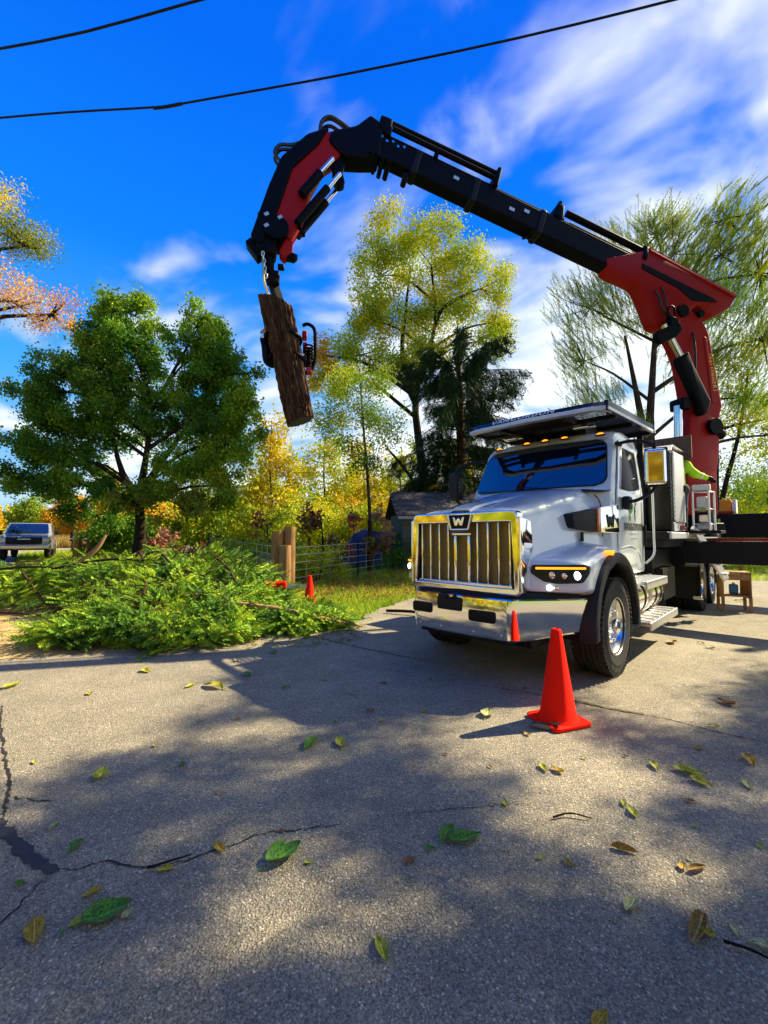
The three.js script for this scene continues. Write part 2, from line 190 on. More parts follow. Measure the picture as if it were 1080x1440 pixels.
  const cr = (name, label, mat, ...gs) => tag(add(scene, name, gs, mat), label, 'crack', null, 'structure');
  cr('road_crack', 'thin dark crack wandering across the asphalt', crackMat,
    ribbon([[-1.49, -2.01], [-1.38, -2.02], [-1.28, -2.06], [-1.10, -2.03], [-0.95, -2.06], [-0.84, -2.12], [-0.73, -2.17], [-0.61, -2.25], [-0.51, -2.27], [-0.37, -2.29], [-0.22, -2.32]], 0.010, 1),
    ribbon([[-1.48, -2.00], [-1.49, -1.91], [-1.49, -1.74], [-1.55, -1.5]], 0.008, 2), ribbon([[-3.4, -3.9], [-3.18, -3.63], [-2.63, -3.05], [-2.30, -2.71], [-2.08, -2.43], [-2.00, -2.32]], 0.02, 3), ribbon([[-2.15, -2.55], [-2.03, -2.53], [-1.89, -2.51]], 0.012, 4), ribbon([[-1.4, -6.8], [-0.60, -6.11], [0.00, -5.63], [0.52, -5.25]], 0.02, 5), ribbon([[0.1, -2.4], [0.5, -2.46], [0.9, -2.5]], 0.005, 9));
  cr('tar_patch', 'black tar filling in a wide road crack', tarMat, ribbon([[-2.2, -2.4], [-1.98, -2.29], [-1.83, -2.20], [-1.64, -2.08], [-1.47, -2.0]], 0.08, 6, 0.005, 0.006));
  cr('road_joint', 'straight joint between two asphalt layers with moss', crackMat, ribbon([[0.45, -4.60], [1.13, -4.33], [1.70, -4.01], [1.98, -3.80], [2.34, -3.60], [2.57, -3.37], [2.80, -3.20], [3.4, -2.7]], 0.012, 7, 0.004, 0.004));
  cr('moss_strip', 'thin line of dry moss along the asphalt joint', mossMat, ribbon([[1.5, -4.13], [1.72, -4.015], [1.98, -3.815], [2.2, -3.7]], 0.035, 8, 0.007, 0.01));
}

// ---------------------------------------------------------------- the truck (x to the driver's side, z forward, origin under the front axle)
const TRUCK = [1.73, 0, -5.52], TURN = -0.768;
const truck = thing('crane_truck', 'white conventional-cab crane truck with chrome grille and black roof rack', 'truck', TRUCK, TURN);
const mir = (g) => { const q = g.clone(); q.scale(-1, 1, 1); const i = q.index; if (i) { const a = i.array; for (let k = 0; k < a.length; k += 3) { const t = a[k]; a[k] = a[k + 1]; a[k + 1] = t; } } else { for (const n in q.attributes) { const at = q.attributes[n], s = at.itemSize; for (let k = 0; k < at.count; k += 3) for (let c = 0; c < s; c++) { const t = at.array[k * s + c]; at.array[k * s + c] = at.array[(k + 1) * s + c]; at.array[(k + 1) * s + c] = t; } } } return q; };
{
  // frame, axles, under-body
  for (const s of [-1, 1]) add(truck, 'frame_rail', prism(fillet([[1.05, 0.72], [1.05, 0.98], [-8.5, 0.98], [-8.5, 0.72]], 0.02, 2), s * 0.40, s * 0.48, 0.005, sideMap), M.black);
  add(truck, 'front_axle', [rod([-0.95, 0.5, 0], [0.95, 0.5, 0], 0.06), box(0.3, 0.2, 0.3, 0, 0.56, 0), box(0.9, 0.5, 1.7, 0, 0.75, 0.1)], M.black);
  add(truck, 'underbody', [box(1.5, 0.5, 1.3, -0.1, 0.85, -1.3), box(1.9, 0.6, 1.5, 0, 1.0, -3.3), box(0.4, 0.5, 0.9, 0.85, 0.75, -3.2), box(0.8, 0.7, 0.5, 0, 1.2, 0.7)], M.black);
  for (const z of [-5.7, -7.1]) add(truck, 'rear_axle', [rod([-0.95, 0.52, z], [0.95, 0.52, z], 0.1), new THREE.SphereGeometry(0.26, 20, 12).translate(0, 0.54, z)], M.black);
  // flat deck
  add(truck, 'deck', [rbox(2.44, 0.12, 6.2, 0.02, 0, 1.52, -5.4), box(2.3, 0.12, 6.0, 0, 1.4, -5.4), box(1.0, 0.42, 6.2, 0, 1.2, -5.5)], M.black);
  add(truck, 'rub_rail', [rbox(0.04, 0.1, 6.1, 0.01, 1.245, 1.52, -5.4)], M.alumDull);
  // wheels
  const tyreProfile = (w, r) => { const p = [], h = w / 2; p.push([0.285, -h * 0.8], [0.30, -h * 0.93], [0.36, -h], [0.42, -h * 1.02], [r - 0.045, -h * 0.96], [r - 0.02, -h * 0.93], [r - 0.004, -h * 0.88]); const rows = 5; for (let i = 0; i < rows; i++) { const a = lerp(-0.84, 0.84, i / rows) * h, b = lerp(-0.84, 0.84, (i + 1) / rows) * h, g = 0.006; p.push([r, a + g], [r, b - g]); if (i < rows - 1) p.push([r - 0.016, b - g * 0.9], [r - 0.016, b + g * 0.9]); } p.push([r - 0.004, h * 0.88], [r - 0.02, h * 0.93], [r - 0.045, h * 0.96], [0.425, h * 1.02], [0.42, h * 1.035], [0.40, h * 1.035], [0.395, h * 1.02], [0.36, h], [0.30, h * 0.93], [0.285, h * 0.8]); return p.map((q) => new THREE.Vector2(q[0], q[1])); };
  const lathe = (pts, seg = 64) => { const g = toCreasedNormals(new THREE.LatheGeometry(pts.map((p) => (p.isVector2 ? p : new THREE.Vector2(...p))), seg), 0.5); g.rotateZ(-Math.PI / 2); return g; };
  function tyreGeo(w, r) { const gs = [lathe(tyreProfile(w, r), 72)]; for (let i = 0; i < 60; i++) for (const s of [-1, 1]) { const a = i / 60 * Math.PI * 2 + (s > 0 ? 0.05 : 0); gs.push(new THREE.BoxGeometry(0.034, 0.02, 0.03).translate(s * w * 0.455, r - 0.004, 0).applyMatrix4(new THREE.Matrix4().makeRotationX(a))); } return merge(gs); }
  function discGeo(dep, R, holes, holeR, ringR) { const s = new THREE.Shape(); s.absarc(0, 0, R, 0, Math.PI * 2); for (let i = 0; i < holes; i++) { const a = i / holes * Math.PI * 2, h = new THREE.Path(); h.absarc(Math.cos(a) * ringR, Math.sin(a) * ringR, holeR, 0, Math.PI * 2, true); s.holes.push(h); } const g = new THREE.ExtrudeGeometry(s, { depth: 0.02, bevelEnabled: true, bevelSize: 0.006, bevelThickness: 0.006, bevelSegments: 2, curveSegments: 14 }); g.rotateY(Math.PI / 2); return g.translate(dep, 0, 0); }
  const nutGeo = rod([0, 0, 0], [0.07, 0, 0], 0.019, 0.015, 8);
  const tFront = tyreGeo(0.32, 0.525), tRear = tyreGeo(0.27, 0.515);
  const rimFront = [lathe([[0.285, -0.12], [0.29, 0.10], [0.305, 0.135], [0.312, 0.142], [0.312, 0.15], [0.302, 0.153], [0.292, 0.135], [0.275, 0.11], [0.262, 0.06], [0.258, 0.03]], 64)];
  const hubFront = [lathe([[0.0, 0.165], [0.07, 0.165], [0.085, 0.155], [0.09, 0.13], [0.095, 0.09], [0.13, 0.085], [0.135, 0.05]], 40)];
  const rimRear = [lathe([[0.285, -0.10], [0.29, 0.09], [0.305, 0.115], [0.312, 0.12], [0.312, 0.128], [0.302, 0.13], [0.29, 0.115], [0.272, 0.08], [0.262, 0.0], [0.25, -0.06]], 64)];
  const hubRear = [lathe([[0.0, 0.13], [0.06, 0.13], [0.075, 0.12], [0.085, 0.09], [0.10, 0.02], [0.11, -0.03]], 40)];
  function wheel(x, z, side, rear) {
    const w = part(truck, 'wheel'); w.position.set(x, rear ? 0.515 : 0.525, z); if (side < 0) w.rotation.y = Math.PI;
    add(w, 'tyre', rear ? tRear : tFront, M.rubber); add(w, 'rim', rear ? [...rimRear, discGeo(-0.075, 0.258, 10, 0.03, 0.21)] : [...rimFront, discGeo(0.02, 0.262, 10, 0.030, 0.215)], M.rimMetal);
    add(w, 'hub', rear ? hubRear : hubFront, M.chrome); for (let i = 0; i < 10; i++) { const a = (i + 0.5) / 10 * Math.PI * 2, n = add(w, 'lug_nut', nutGeo, M.chrome); n.position.set(rear ? -0.05 : 0.042, Math.cos(a) * 0.163, Math.sin(a) * 0.163); }
    add(w, 'brake_drum', [lathe([[0.0, -0.1], [0.24, -0.1], [0.25, -0.02], [0.0, -0.02]].map((q) => [q[0], q[1] - (rear ? 0.08 : 0.05)]), 32)], M.black);
  }
  for (const s of [-1, 1]) { wheel(s * 0.99, 0, s, false); for (const z of [-5.7, -7.1]) { wheel(s * 1.03, z, s, true); const inner = part(truck, 'wheel'); inner.position.set(s * 0.72, 0.515, z); add(inner, 'tyre', tRear, M.rubber); add(inner, 'brake_drum', [lathe([[0, -0.1], [0.26, -0.1], [0.26, 0.1], [0, 0.1]], 32)], M.black); } }
  // arc of raised sidewall lettering
  { const gs = []; [...'GR 22.5'].forEach((ch, i) => { if (ch === ' ') return; const g = letters(ch, 0.036); g.rotateY(Math.PI / 2); g.rotateX(Math.PI); g.translate(0, -0.457, 0); g.rotateX(-0.62 + i * 0.085); gs.push(g.translate(1.157, 0.525, 0)); }); add(truck, 'tyre_lettering', gs, std(C(0.075, 0.074, 0.07), 0.8)).userData.kind = 'stuff'; }

  // bumper: chrome, flat centre, swept ends
  const zPlan = (x) => { const a = Math.abs(x); return a < 0.56 ? 1.40 - 0.03 * (a / 0.56) ** 2 : lerp(1.37, 0.76, Math.pow((a - 0.56) / 0.52, 1.12)); };
  const bx = [-1.09, -1.05, -0.98, -0.9, -0.82, -0.74, -0.67, -0.62, -0.585, -0.56, -0.53, -0.48, -0.35, -0.2, 0]; const bxs = [...bx, ...bx.slice(0, -1).map((x) => -x).reverse()];
  const rows = bxs.map((x) => { const a = Math.abs(x), bot = lerp(0.495, 0.565, sst(0.6, 1.05, a)), top = 0.895, z = zPlan(x), b = 0.012; return [[x, bot + 0.05, z - 0.10], [x, bot, z - 0.06], [x, bot - 0.004, z - 0.02], [x, bot + 0.012, z], [x, lerp(bot, top, 0.35), z + b], [x, lerp(bot, top, 0.7), z + b], [x, top - 0.014, z + 0.002], [x, top, z - 0.014], [x, top, z - 0.09]]; });
  const bumper = add(truck, 'bumper', [skin(rows, 0.5)], M.chrome, 'polished chrome bumper');
  const rr = (w, h, r) => fillet([[-w / 2, -h / 2], [w / 2, -h / 2], [w / 2, h / 2], [-w / 2, h / 2]], r, 4);
  for (const [x, y, w, h] of [[-0.45, 0.725, 0.27, 0.11], [0.30, 0.71, 0.30, 0.115]]) add(bumper, 'tow_slot', prism(rr(w, h, 0.03).map((p) => [p[0] + x, p[1] + y]), 1.36, 1.412, 0.004, frontMap), M.black);
  add(bumper, 'licence_recess', [prism(rr(0.32, 0.14, 0.03).map((p) => [p[0] - 0.08, p[1] + 0.80]), 1.36, 1.414, 0.004, frontMap), rod([-0.17, 0.9, 1.36], [-0.17, 0.86, 1.43], 0.02), rod([-0.02, 0.9, 1.36], [-0.02, 0.86, 1.43], 0.02), rbox(0.1, 0.05, 0.04, 0.012, -0.16, 0.87, 1.42)], M.plastic);
  add(truck, 'bumper_filler', [skin(bxs.map((x) => { const z = zPlan(x) * 0.985; return [[x * 0.985, 0.87, z - 0.03], [x * 0.985, 0.955, z - 0.06], [x * 0.985, 0.96, z - 0.3]]; }), 0.5), box(1.1, 0.35, 0.4, 0, 0.62, 1.1)], M.black);
  add(truck, 'valance', [prism(fillet([[1.12, 0.40], [1.2, 0.55], [0.8, 0.55], [0.7, 0.40]], 0.03, 3), -0.7, 0.7, 0.03, sideMap)], M.black);

  for (const x of [-0.5, -0.2, 0.2, 0.5]) for (const y of [0.545, 0.865]) add(bumper, 'bolt', new THREE.SphereGeometry(0.011, 10, 6).scale(1, 1, 0.5).translate(x, y, zPlan(x) + 0.006), M.alum);
  // grille
  const gz = 1.30, gy0 = 0.945, gy1 = 1.745;
  const surround = part(truck, 'grille_surround', 'chrome grille surround');
  const outer = fillet([[-0.665, gy0], [0.665, gy0], [0.635, gy1], [-0.635, gy1]], 0.05, 5), hole = fillet([[-0.628, gy0 + 0.035], [0.628, gy0 + 0.035], [0.598, gy1 - 0.08], [-0.598, gy1 - 0.08]], 0.03, 4);
  const sh = new THREE.Shape(outer.map((p) => new THREE.Vector2(...p))); sh.holes.push(new THREE.Path(hole.map((p) => new THREE.Vector2(...p))));
  add(surround, 'frame', new THREE.ExtrudeGeometry(sh, { depth: 0.10, bevelEnabled: true, bevelSize: 0.018, bevelThickness: 0.02, bevelSegments: 4 }).translate(0, 0, gz - 0.10), M.chrome);
  for (const s of [-1, 1]) add(surround, 'side_panel', [prism(fillet([[1.32, 1.70], [1.06, 1.66], [1.04, 1.36], [1.17, 1.22], [1.19, 0.955], [1.32, 0.955]], 0.03, 3), s * 0.64, s * 0.685, 0.012, sideMap)], M.chrome);
  const meshTex = tex(64, 64, (x, y) => { const a = ((x + (Math.floor(y / 8) % 2) * 4) % 8) - 3.5, b = (y % 8) - 3.5, v = a * a + b * b < 8 ? 0.0 : 1; return [0.72 * v + 0.1, 0.62 * v + 0.09, 0.42 * v + 0.06]; }, true);
  const meshBump = tex(64, 64, (x, y) => { const a = ((x + (Math.floor(y / 8) % 2) * 4) % 8) - 3.5, b = (y % 8) - 3.5, v = a * a + b * b < 8 ? 0 : 1; return [v, v, v]; });
  meshTex.repeat.set(14, 14); meshBump.repeat.set(14, 14);
  const grille = part(truck, 'grille');
  add(grille, 'mesh_screen', boxUV(box(1.24, 0.72, 0.02, 0, 1.32, gz - 0.09)), std(C(0.8, 0.72, 0.5), 0.35, 0.6, { map: meshTex, bumpMap: meshBump, bumpScale: 0.004 }));
  add(grille, 'inner_frame', [box(0.03, 0.76, 0.07, -0.612, 1.325, gz - 0.07), box(0.03, 0.76, 0.07, 0.612, 1.325, gz - 0.07), box(1.2, 0.03, 0.07, 0, 1.675, gz - 0.07)], M.black);
  for (let i = 0; i < 10; i++) { const x = -0.552 + i * 1.104 / 9; if (i === 4 || i === 5) continue; add(grille, 'bar', [prism(fillet([[x - 0.014, gz - 0.08], [x - 0.009, gz - 0.02], [x + 0.009, gz - 0.02], [x + 0.014, gz - 0.08]], 0.006, 3), 1.005, 1.655, 0.02, topMap)], M.chrome); }
  for (const x of [-0.085, 0.085]) add(grille, 'bar', [prism(fillet([[x - 0.03, gz - 0.08], [x - 0.015, gz - 0.012], [x + 0.015, gz - 0.012], [x + 0.03, gz - 0.08]], 0.006, 2), 0.985, 1.52, 0.02, topMap)], M.chrome);
  add(grille, 'sill', [rbox(1.16, 0.05, 0.06, 0.012, 0, 1.0, gz - 0.03), rbox(0.24, 0.03, 0.07, 0.01, 0, 1.53, gz - 0.03)], M.chrome);
  const badge = part(truck, 'badge');
  add(badge, 'plate', [prism(fillet([[-0.155, 1.735], [-0.115, 1.585], [0.115, 1.585], [0.155, 1.735]], 0.02, 3), gz - 0.01, gz + 0.035, 0.012, frontMap)], M.black);
  add(badge, 'rim', [rod([-0.15, 1.735, gz + 0.03], [-0.11, 1.58, gz + 0.03], 0.013), rod([-0.11, 1.58, gz + 0.03], [0.11, 1.58, gz + 0.03], 0.013), rod([0.11, 1.58, gz + 0.03], [0.15, 1.735, gz + 0.03], 0.013)], M.chrome);
  const wShape = (s, h) => { const p = [[-1, 1], [-0.62, 1], [-0.42, 0.1], [-0.18, 0.75], [0.18, 0.75], [0.42, 0.1], [0.62, 1], [1, 1], [0.66, -1], [0.24, -1], [0, -0.2], [-0.24, -1], [-0.66, -1]]; return p.map((q) => [q[0] * s, q[1] * h]); };
  add(badge, 'letter_w', [prism(wShape(0.075, 0.045).map((p) => [p[0], p[1] + 1.665]), gz + 0.03, gz + 0.05, 0.004, frontMap)], M.chrome);

  // hood
  const hr = []; const hs = [[1.29, 0.60, 0.655, 1.735], [1.22, 0.615, 0.665, 1.772], [1.1, 0.63, 0.68, 1.79], [0.85, 0.65, 0.70, 1.84], [0.5, 0.69, 0.745, 1.91], [0.15, 0.735, 0.80, 1.985], [-0.15, 0.77, 0.85, 2.045], [-0.38, 0.79, 0.885, 2.085], [-0.55, 0.80, 0.90, 2.095]];
  for (const [z, w, ws, yt] of hs) { const cr = 0.035 + 0.02 * sst(1.2, 0, z), half = [[0, yt + cr], [w * 0.25, yt + cr * 0.96], [w * 0.5, yt + cr * 0.8], [w * 0.74, yt + cr * 0.42], [w * 0.87, yt + 0.0], [w * 0.95, yt - 0.045], [w, yt - 0.11], [lerp(w, ws, 0.35), yt - 0.22], [lerp(w, ws, 0.8), yt - 0.42], [ws, Math.min(yt - 0.46, 1.42)], [ws + 0.01, 1.18], [ws + 0.005, 1.0]]; hr.push([...half.slice(1).map(([x, y]) => [-x, y, z]).reverse(), ...half.map(([x, y]) => [x, y, z])]); }
  const hood = add(truck, 'hood', [skin(hr, 0.9)], M.paint);
  add(hood, 'centre_ridge', [skin([[1.31, 0.13, 1.77], [1.2, 0.15, 1.822], [0.9, 0.17, 1.885], [0.5, 0.2, 1.955], [0.1, 0.24, 2.045]].map(([z, w, y], i, a) => { const h = i === a.length - 1 ? -0.002 : 0.012; return [[-w, y - 0.012, z], [-w * 0.82, y + h, z], [0, y + h + 0.004, z], [w * 0.82, y + h, z], [w, y - 0.012, z]]; }), 0.5)], M.paint);
  for (const s of [-1, 1]) add(truck, 'hood_seam', [tube([[s * 0.815, 2.02, -0.385], [s * 0.87, 1.95, -0.39], [s * 0.895, 1.8, -0.392], [s * 0.90, 1.5, -0.395]], 0.006, 16, 6)], M.black);
  for (const s of [-1, 1]) add(truck, 'hood_latch', [rbox(0.03, 0.11, 0.05, 0.01, s * 0.83, 1.50, 0.1)], M.plastic);
  // side vents in the hood, chrome on the driver's side cab corner
  for (const s of [-1, 1]) {
    const v = part(truck, 'side_vent'); const xv = (z) => s * (lerp(0.80, 1.0, (0.40 - z) / 1.02) + 0.01);
    const vm = (p, q, e) => [xv(p) + s * e, q, p];
    add(v, 'intake', [prism(fillet([[0.36, 1.755], [-0.14, 1.83], [-0.14, 1.56], [0.32, 1.60]], 0.03, 3), -0.10, 0.006, 0.006, vm)], M.plastic);
    add(v, 'amber_strip', [prism(fillet([[-0.135, 1.838], [-0.19, 1.845], [-0.19, 1.55], [-0.135, 1.555]], 0.01, 2), -0.06, 0.024, 0.004, vm)], M.amberOff);
    add(v, 'chrome_plate', [prism(fillet([[-0.19, 1.85], [-0.61, 1.90], [-0.62, 1.545], [-0.19, 1.55]], 0.02, 3), -0.10, 0.018, 0.008, vm)], M.chrome);
    const wv = wShape(0.10, 0.075); add(v, 'letter_w', [prism(wv.map((p) => [-0.41 - s * p[0] * 0.95, p[1] + 1.69]), 0.017, 0.025, 0.002, vm)], M.black);
  }
  // fenders
  const arc = (r, a0, a1, n, cz = 0.03, cy = 0.53) => { const o = []; for (let i = 0; i <= n; i++) { const a = lerp(a0, a1, i / n); o.push([cz + r * Math.cos(a), cy + r * Math.sin(a)]); } return o; };
  const zf = (x) => { const a = Math.abs(x); return lerp(1.17, 0.84, Math.pow(clamp((a - 0.62) / 0.54), 1.2)); };
  const fender = fillet([[1.0, 0.965], [0.975, 1.27, 0.06], [0.80, 1.335, 0.1], [0.35, 1.425, 0.2], [0.0, 1.455, 0.2], [-0.38, 1.40, 0.2], [-0.66, 1.20, 0.2], [-0.80, 0.93, 0.05], [-0.76, 0.80, 0.02], [-0.70, 0.80, 0.0]], 0.03, 4);
  const arch = arc(0.71, Math.PI - 0.40, 0.46, 22);
  const fProfile = [...fender, ...arch, [0.80, 0.93]];
  for (const s of [-1, 1]) {
    const fm = (p, q, e) => { const k = sst(0.25, 1.0, p), drop = 0.10 * Math.pow(clamp((e - 0.75) / 0.4), 2) * sst(1.1, 1.45, q); return [s * e, q - drop, p + (zf(e) - 1.0) * k]; };
    const f = add(truck, 'fender', [prism(fProfile, 0.60, 1.14, 0.045, fm, 8, 0.55)], M.paint);
    add(f, 'wheel_arch_trim', [prism([...arc(0.80, s > 0 ? -0.06 : 0.55, Math.PI + 0.12, 30), ...arc(0.685, Math.PI + 0.12, s > 0 ? -0.06 : 0.6, 30)], 1.02, 1.195, 0.03, (p, q, e) => [s * e, q, p])], M.plastic);
    add(f, 'wheel_well', [skin([0.55, 1.05].map((x) => arc(0.69, -0.1, Math.PI + 0.2, 20).map(([z, y]) => [s * x, y, z])), 0.8)], M.black);
    add(f, 'side_marker', [prism(fillet([[0.42, 1.315], [0.30, 1.34], [0.35, 1.285]], 0.008, 2), 1.10, 1.200, 0.006, (p, q, e) => [s * e, q + 0.02, p - 0.1])], M.amber);
    // headlight
    const h = part(truck, 'headlight'); const hm = (p, q, e) => [s * p, q, zf(p) - (1.0 - 0.975) * clamp((q - 0.965) / 0.3) + e];
    const sub = (poly, k = 3) => { const o = []; poly.forEach((a, i) => { const b = poly[(i + 1) % poly.length]; for (let j = 0; j < k; j++) o.push([lerp(a[0], b[0], j / k), lerp(a[1], b[1], j / k)]); }); return o; };
    add(h, 'housing', [prism(sub(fillet([[0.70, 1.225], [0.69, 1.15], [0.80, 1.065], [0.90, 1.045], [1.10, 1.055], [1.145, 1.15], [1.15, 1.215], [1.12, 1.232]], 0.02, 2)), -0.03, 0.014, 0.006, hm)], M.blackGloss);
    add(h, 'turn_strip', [prism(sub(fillet([[0.735, 1.205], [1.125, 1.208], [1.125, 1.186], [0.735, 1.183]], 0.008, 2), 4), 0.0, 0.02, 0.004, hm)], M.amber);
    for (const [px, py, r] of [[0.86, 1.125, 0.035], [0.955, 1.12, 0.03], [1.05, 1.125, 0.042]]) add(h, 'lens', [new THREE.SphereGeometry(r, 18, 10).scale(1, 1, 0.45).translate(s * px, py, zf(px) - 0.01)], px > 1.0 ? M.lamp : M.chrome);
    add(truck, 'fog_light', [new THREE.SphereGeometry(0.028, 16, 8).scale(1.2, 1, 0.5).translate(s * 0.84, 1.005, zf(0.84) - 0.002)], M.lamp); add(truck, 'fog_lamp_bezel', [rbox(0.05, 0.035, 0.03, 0.01, s * 0.90, 1.005, zf(0.9) - 0.005)], M.chrome);
  }
  // cab
  const tum = (y) => 1 - 0.07 * sst(2.0, 3.0, y) * 1.0;
  const bow = (x, z, y) => { const k = sst(-1.1, -0.5, z); return z + k * (0.17 * (1 - (x / 0.98) ** 2) - 0.06); };
  const cm = (p, q, e) => { const x = e * tum(q); return [x, q - 0.04 * sst(2.7, 3.0, q) * (e / 0.98) ** 2, bow(e, p, q)]; };
  const cabP = fillet([[-0.42, 1.0], [-0.40, 2.06, 0.03], [-0.44, 2.10, 0.03], [-0.85, 2.80, 0.05], [-0.98, 2.93, 0.1], [-1.25, 3.0, 0.2], [-1.9, 2.97, 0.12], [-1.98, 2.75], [-1.98, 0.98], [-0.62, 0.98]], 0.05, 4);
  const cab = add(truck, 'cab', [prism(cabP, -0.99, 0.99, 0.07, cm, 14, 0.5)], M.paint);
  // windscreen with rounded corners, bowed like the cab front
  const ws = []; for (let j = 0; j <= 22; j++) { const v = j / 22, y = lerp(2.135, 2.775, v), z = lerp(-0.44, -0.842, (y - 2.10) / 0.70) ; const cr = 0.13, dv = Math.min(v, 1 - v) * 0.64, k = dv < cr ? cr - Math.sqrt(cr * cr - (cr - dv) ** 2) : 0; const half = lerp(0.925, 0.90, v) - k; const row = []; for (let i = 0; i <= 24; i++) { const e = lerp(-half, half, i / 24); const p = cm(z, y, e); row.push([p[0], p[1] + 0.012, p[2] + 0.02]); } ws.push(row); }
  add(truck, 'windscreen', [skin(ws, 1.2)], M.glass);
  add(truck, 'windscreen_seal', [skin(ws.map((r) => { const c = r[12]; return r.map(([x, y, z]) => [x * 1.018, c[1] + (y - c[1]) * 1.0 + (y - 2.45) * 0.03 - 0.004, z - 0.012]); }), 1.2)], M.plastic);
  add(truck, 'wiper', rod([-0.35, 2.12, -0.24], [-0.75, 2.16, -0.33], 0.009, 0.006, 6), M.black); add(truck, 'wiper', rod([0.3, 2.12, -0.23], [-0.1, 2.17, -0.22], 0.009, 0.006, 6), M.black);
  add(truck, 'cowl', [skin([-0.98, -0.9, -0.7, -0.4, 0, 0.4, 0.7, 0.9, 0.98].map((x) => [[x * 0.93, 2.10 - 0.06 * x * x, -0.25 - 0.12 * x * x], [x, 2.115 - 0.05 * x * x, bow(x, -0.44, 2.1) + 0.03], [x, 2.13 - 0.05 * x * x, bow(x, -0.44, 2.1) - 0.02]]), 0.6)], M.plastic);
  add(truck, 'sun_visor_strip', [skin([-0.9, -0.6, -0.3, 0, 0.3, 0.6, 0.9].map((e) => { const a = cm(-0.875, 2.815, e), b = cm(-0.80, 2.79, e); return [[a[0], a[1], a[2] + 0.012], [b[0], b[1], b[2] + 0.05]]; }), 0.6)], M.paint);
  for (const x of [-0.80, -0.30, 0, 0.30, 0.80]) { const p = cm(-0.93, 2.895, x); const m = part(truck, 'marker_light'); add(m, 'lens', [new THREE.SphereGeometry(0.045, 16, 8).scale(1, 0.42, 0.62).translate(p[0], p[1] + 0.006, p[2] + 0.012)], M.amber); add(m, 'base', [rbox(0.12, 0.02, 0.08, 0.01, p[0], p[1] - 0.012, p[2])], M.plastic); }
  // doors
  for (const s of [-1, 1]) {
    const door = part(truck, 'door'); const dm = (p, q, e) => { const t = tum(q); return [s * (0.99 * t + e), q, p]; };
    const dOut = fillet([[-0.66, 1.06], [-0.64, 2.05], [-0.98, 2.78], [-1.80, 2.80], [-1.86, 2.0], [-1.84, 1.06]], 0.06, 4), dWin = fillet([[-0.80, 2.10], [-1.10, 2.70], [-1.72, 2.70], [-1.74, 2.16], [-1.2, 2.10]], 0.05, 4);
    const sub = (poly, k = 3) => { const o = []; poly.forEach((a, i) => { const b = poly[(i + 1) % poly.length]; for (let j = 0; j < k; j++) o.push([lerp(a[0], b[0], j / k), lerp(a[1], b[1], j / k)]); }); return o; };
    const S2 = new THREE.Shape(sub(dOut).map((p) => new THREE.Vector2(...p))); S2.holes.push(new THREE.Path(sub(dWin).map((p) => new THREE.Vector2(...p))));
    const dg = new THREE.ExtrudeGeometry(S2, { depth: 0.016, bevelEnabled: true, bevelSize: 0.006, bevelThickness: 0.006, bevelSegments: 2 }); { const p = dg.attributes.position; for (let i = 0; i < p.count; i++) p.setXYZ(i, ...dm(p.getX(i), p.getY(i), p.getZ(i) - 0.002)); dg.computeVertexNormals(); }
    add(door, 'panel', toCreasedNormals(dg, 0.5), M.paint);
    add(door, 'door_gap', [prism(sub(inset(dOut, -0.012)), -0.004, 0.002, 0, dm)], M.black);
    add(door, 'window', [prism(sub(inset(dWin, -0.01)), -0.002, 0.009, 0.002, dm)], M.glassSide);
    add(door, 'body_crease', [tube([[s * 1.012, 1.36, -0.68], [s * 1.018, 1.38, -1.2], [s * 1.016, 1.28, -1.55], [s * 1.012, 1.08, -1.7]], 0.006, 20, 6)], M.paint);
    add(door, 'handle', [rbox(0.03, 0.30, 0.07, 0.015, s * 1.03, 1.52, -1.83)], M.black);
    // grab bar behind the door
    add(truck, 'grab_bar', [tube([[s * 1.02, 2.35, -1.93], [s * 1.10, 2.33, -1.95], [s * 1.11, 2.2, -1.96], [s * 1.11, 1.5, -1.96], [s * 1.11, 1.25, -1.92], [s * 1.02, 1.12, -1.86]], 0.016, 30, 8)], M.alum);
    // mirrors
    const mr = part(truck, 'mirror'); const mx = s * 1.42, mz = -0.66;
    add(mr, 'shell', [rbox(0.22, 0.43, 0.10, 0.04, mx, 2.33, mz, 0, s * 0.25, 0, 5)], s > 0 ? M.chrome : M.plastic);
    add(mr, 'back_case', [rbox(0.24, 0.47, 0.05, 0.02, mx, 2.33, mz - 0.055, 0, s * 0.25, 0)], M.plastic);
    add(mr, 'arm', [tube([[s * 0.97, 2.70, -0.84], [s * 1.15, 2.70, -0.78], [s * 1.34, 2.64, -0.70], [s * 1.42, 2.56, -0.68]], 0.022, 20, 8), tube([[s * 1.02, 1.93, -0.82], [s * 1.2, 1.96, -0.8], [s * 1.36, 2.04, -0.72], [s * 1.42, 2.12, -0.68]], 0.022, 20, 8), rbox(0.09, 0.17, 0.16, 0.03, s * 1.06, 1.93, -0.86), rbox(0.06, 0.05, 0.16, 0.02, s * 0.98, 2.70, -0.86)], M.plastic);
  }
  add(truck, 'antenna', [rod([1.42, 2.55, -0.66], [1.425, 3.35, -0.67], 0.007, 0.004, 6), rod([1.42, 2.55, -0.66], [1.42, 2.62, -0.66], 0.014)], M.black);
  // door lettering and emblem, driver's side
  const onDoor = (g, y, z, x = 1.0145) => { g.rotateY(Math.PI / 2); return g.translate(x, y, z); };
  add(truck, 'door_lettering', [onDoor(letters('VANGORDON', 0.10, 0.92), 1.635, -1.33)], M.ink);
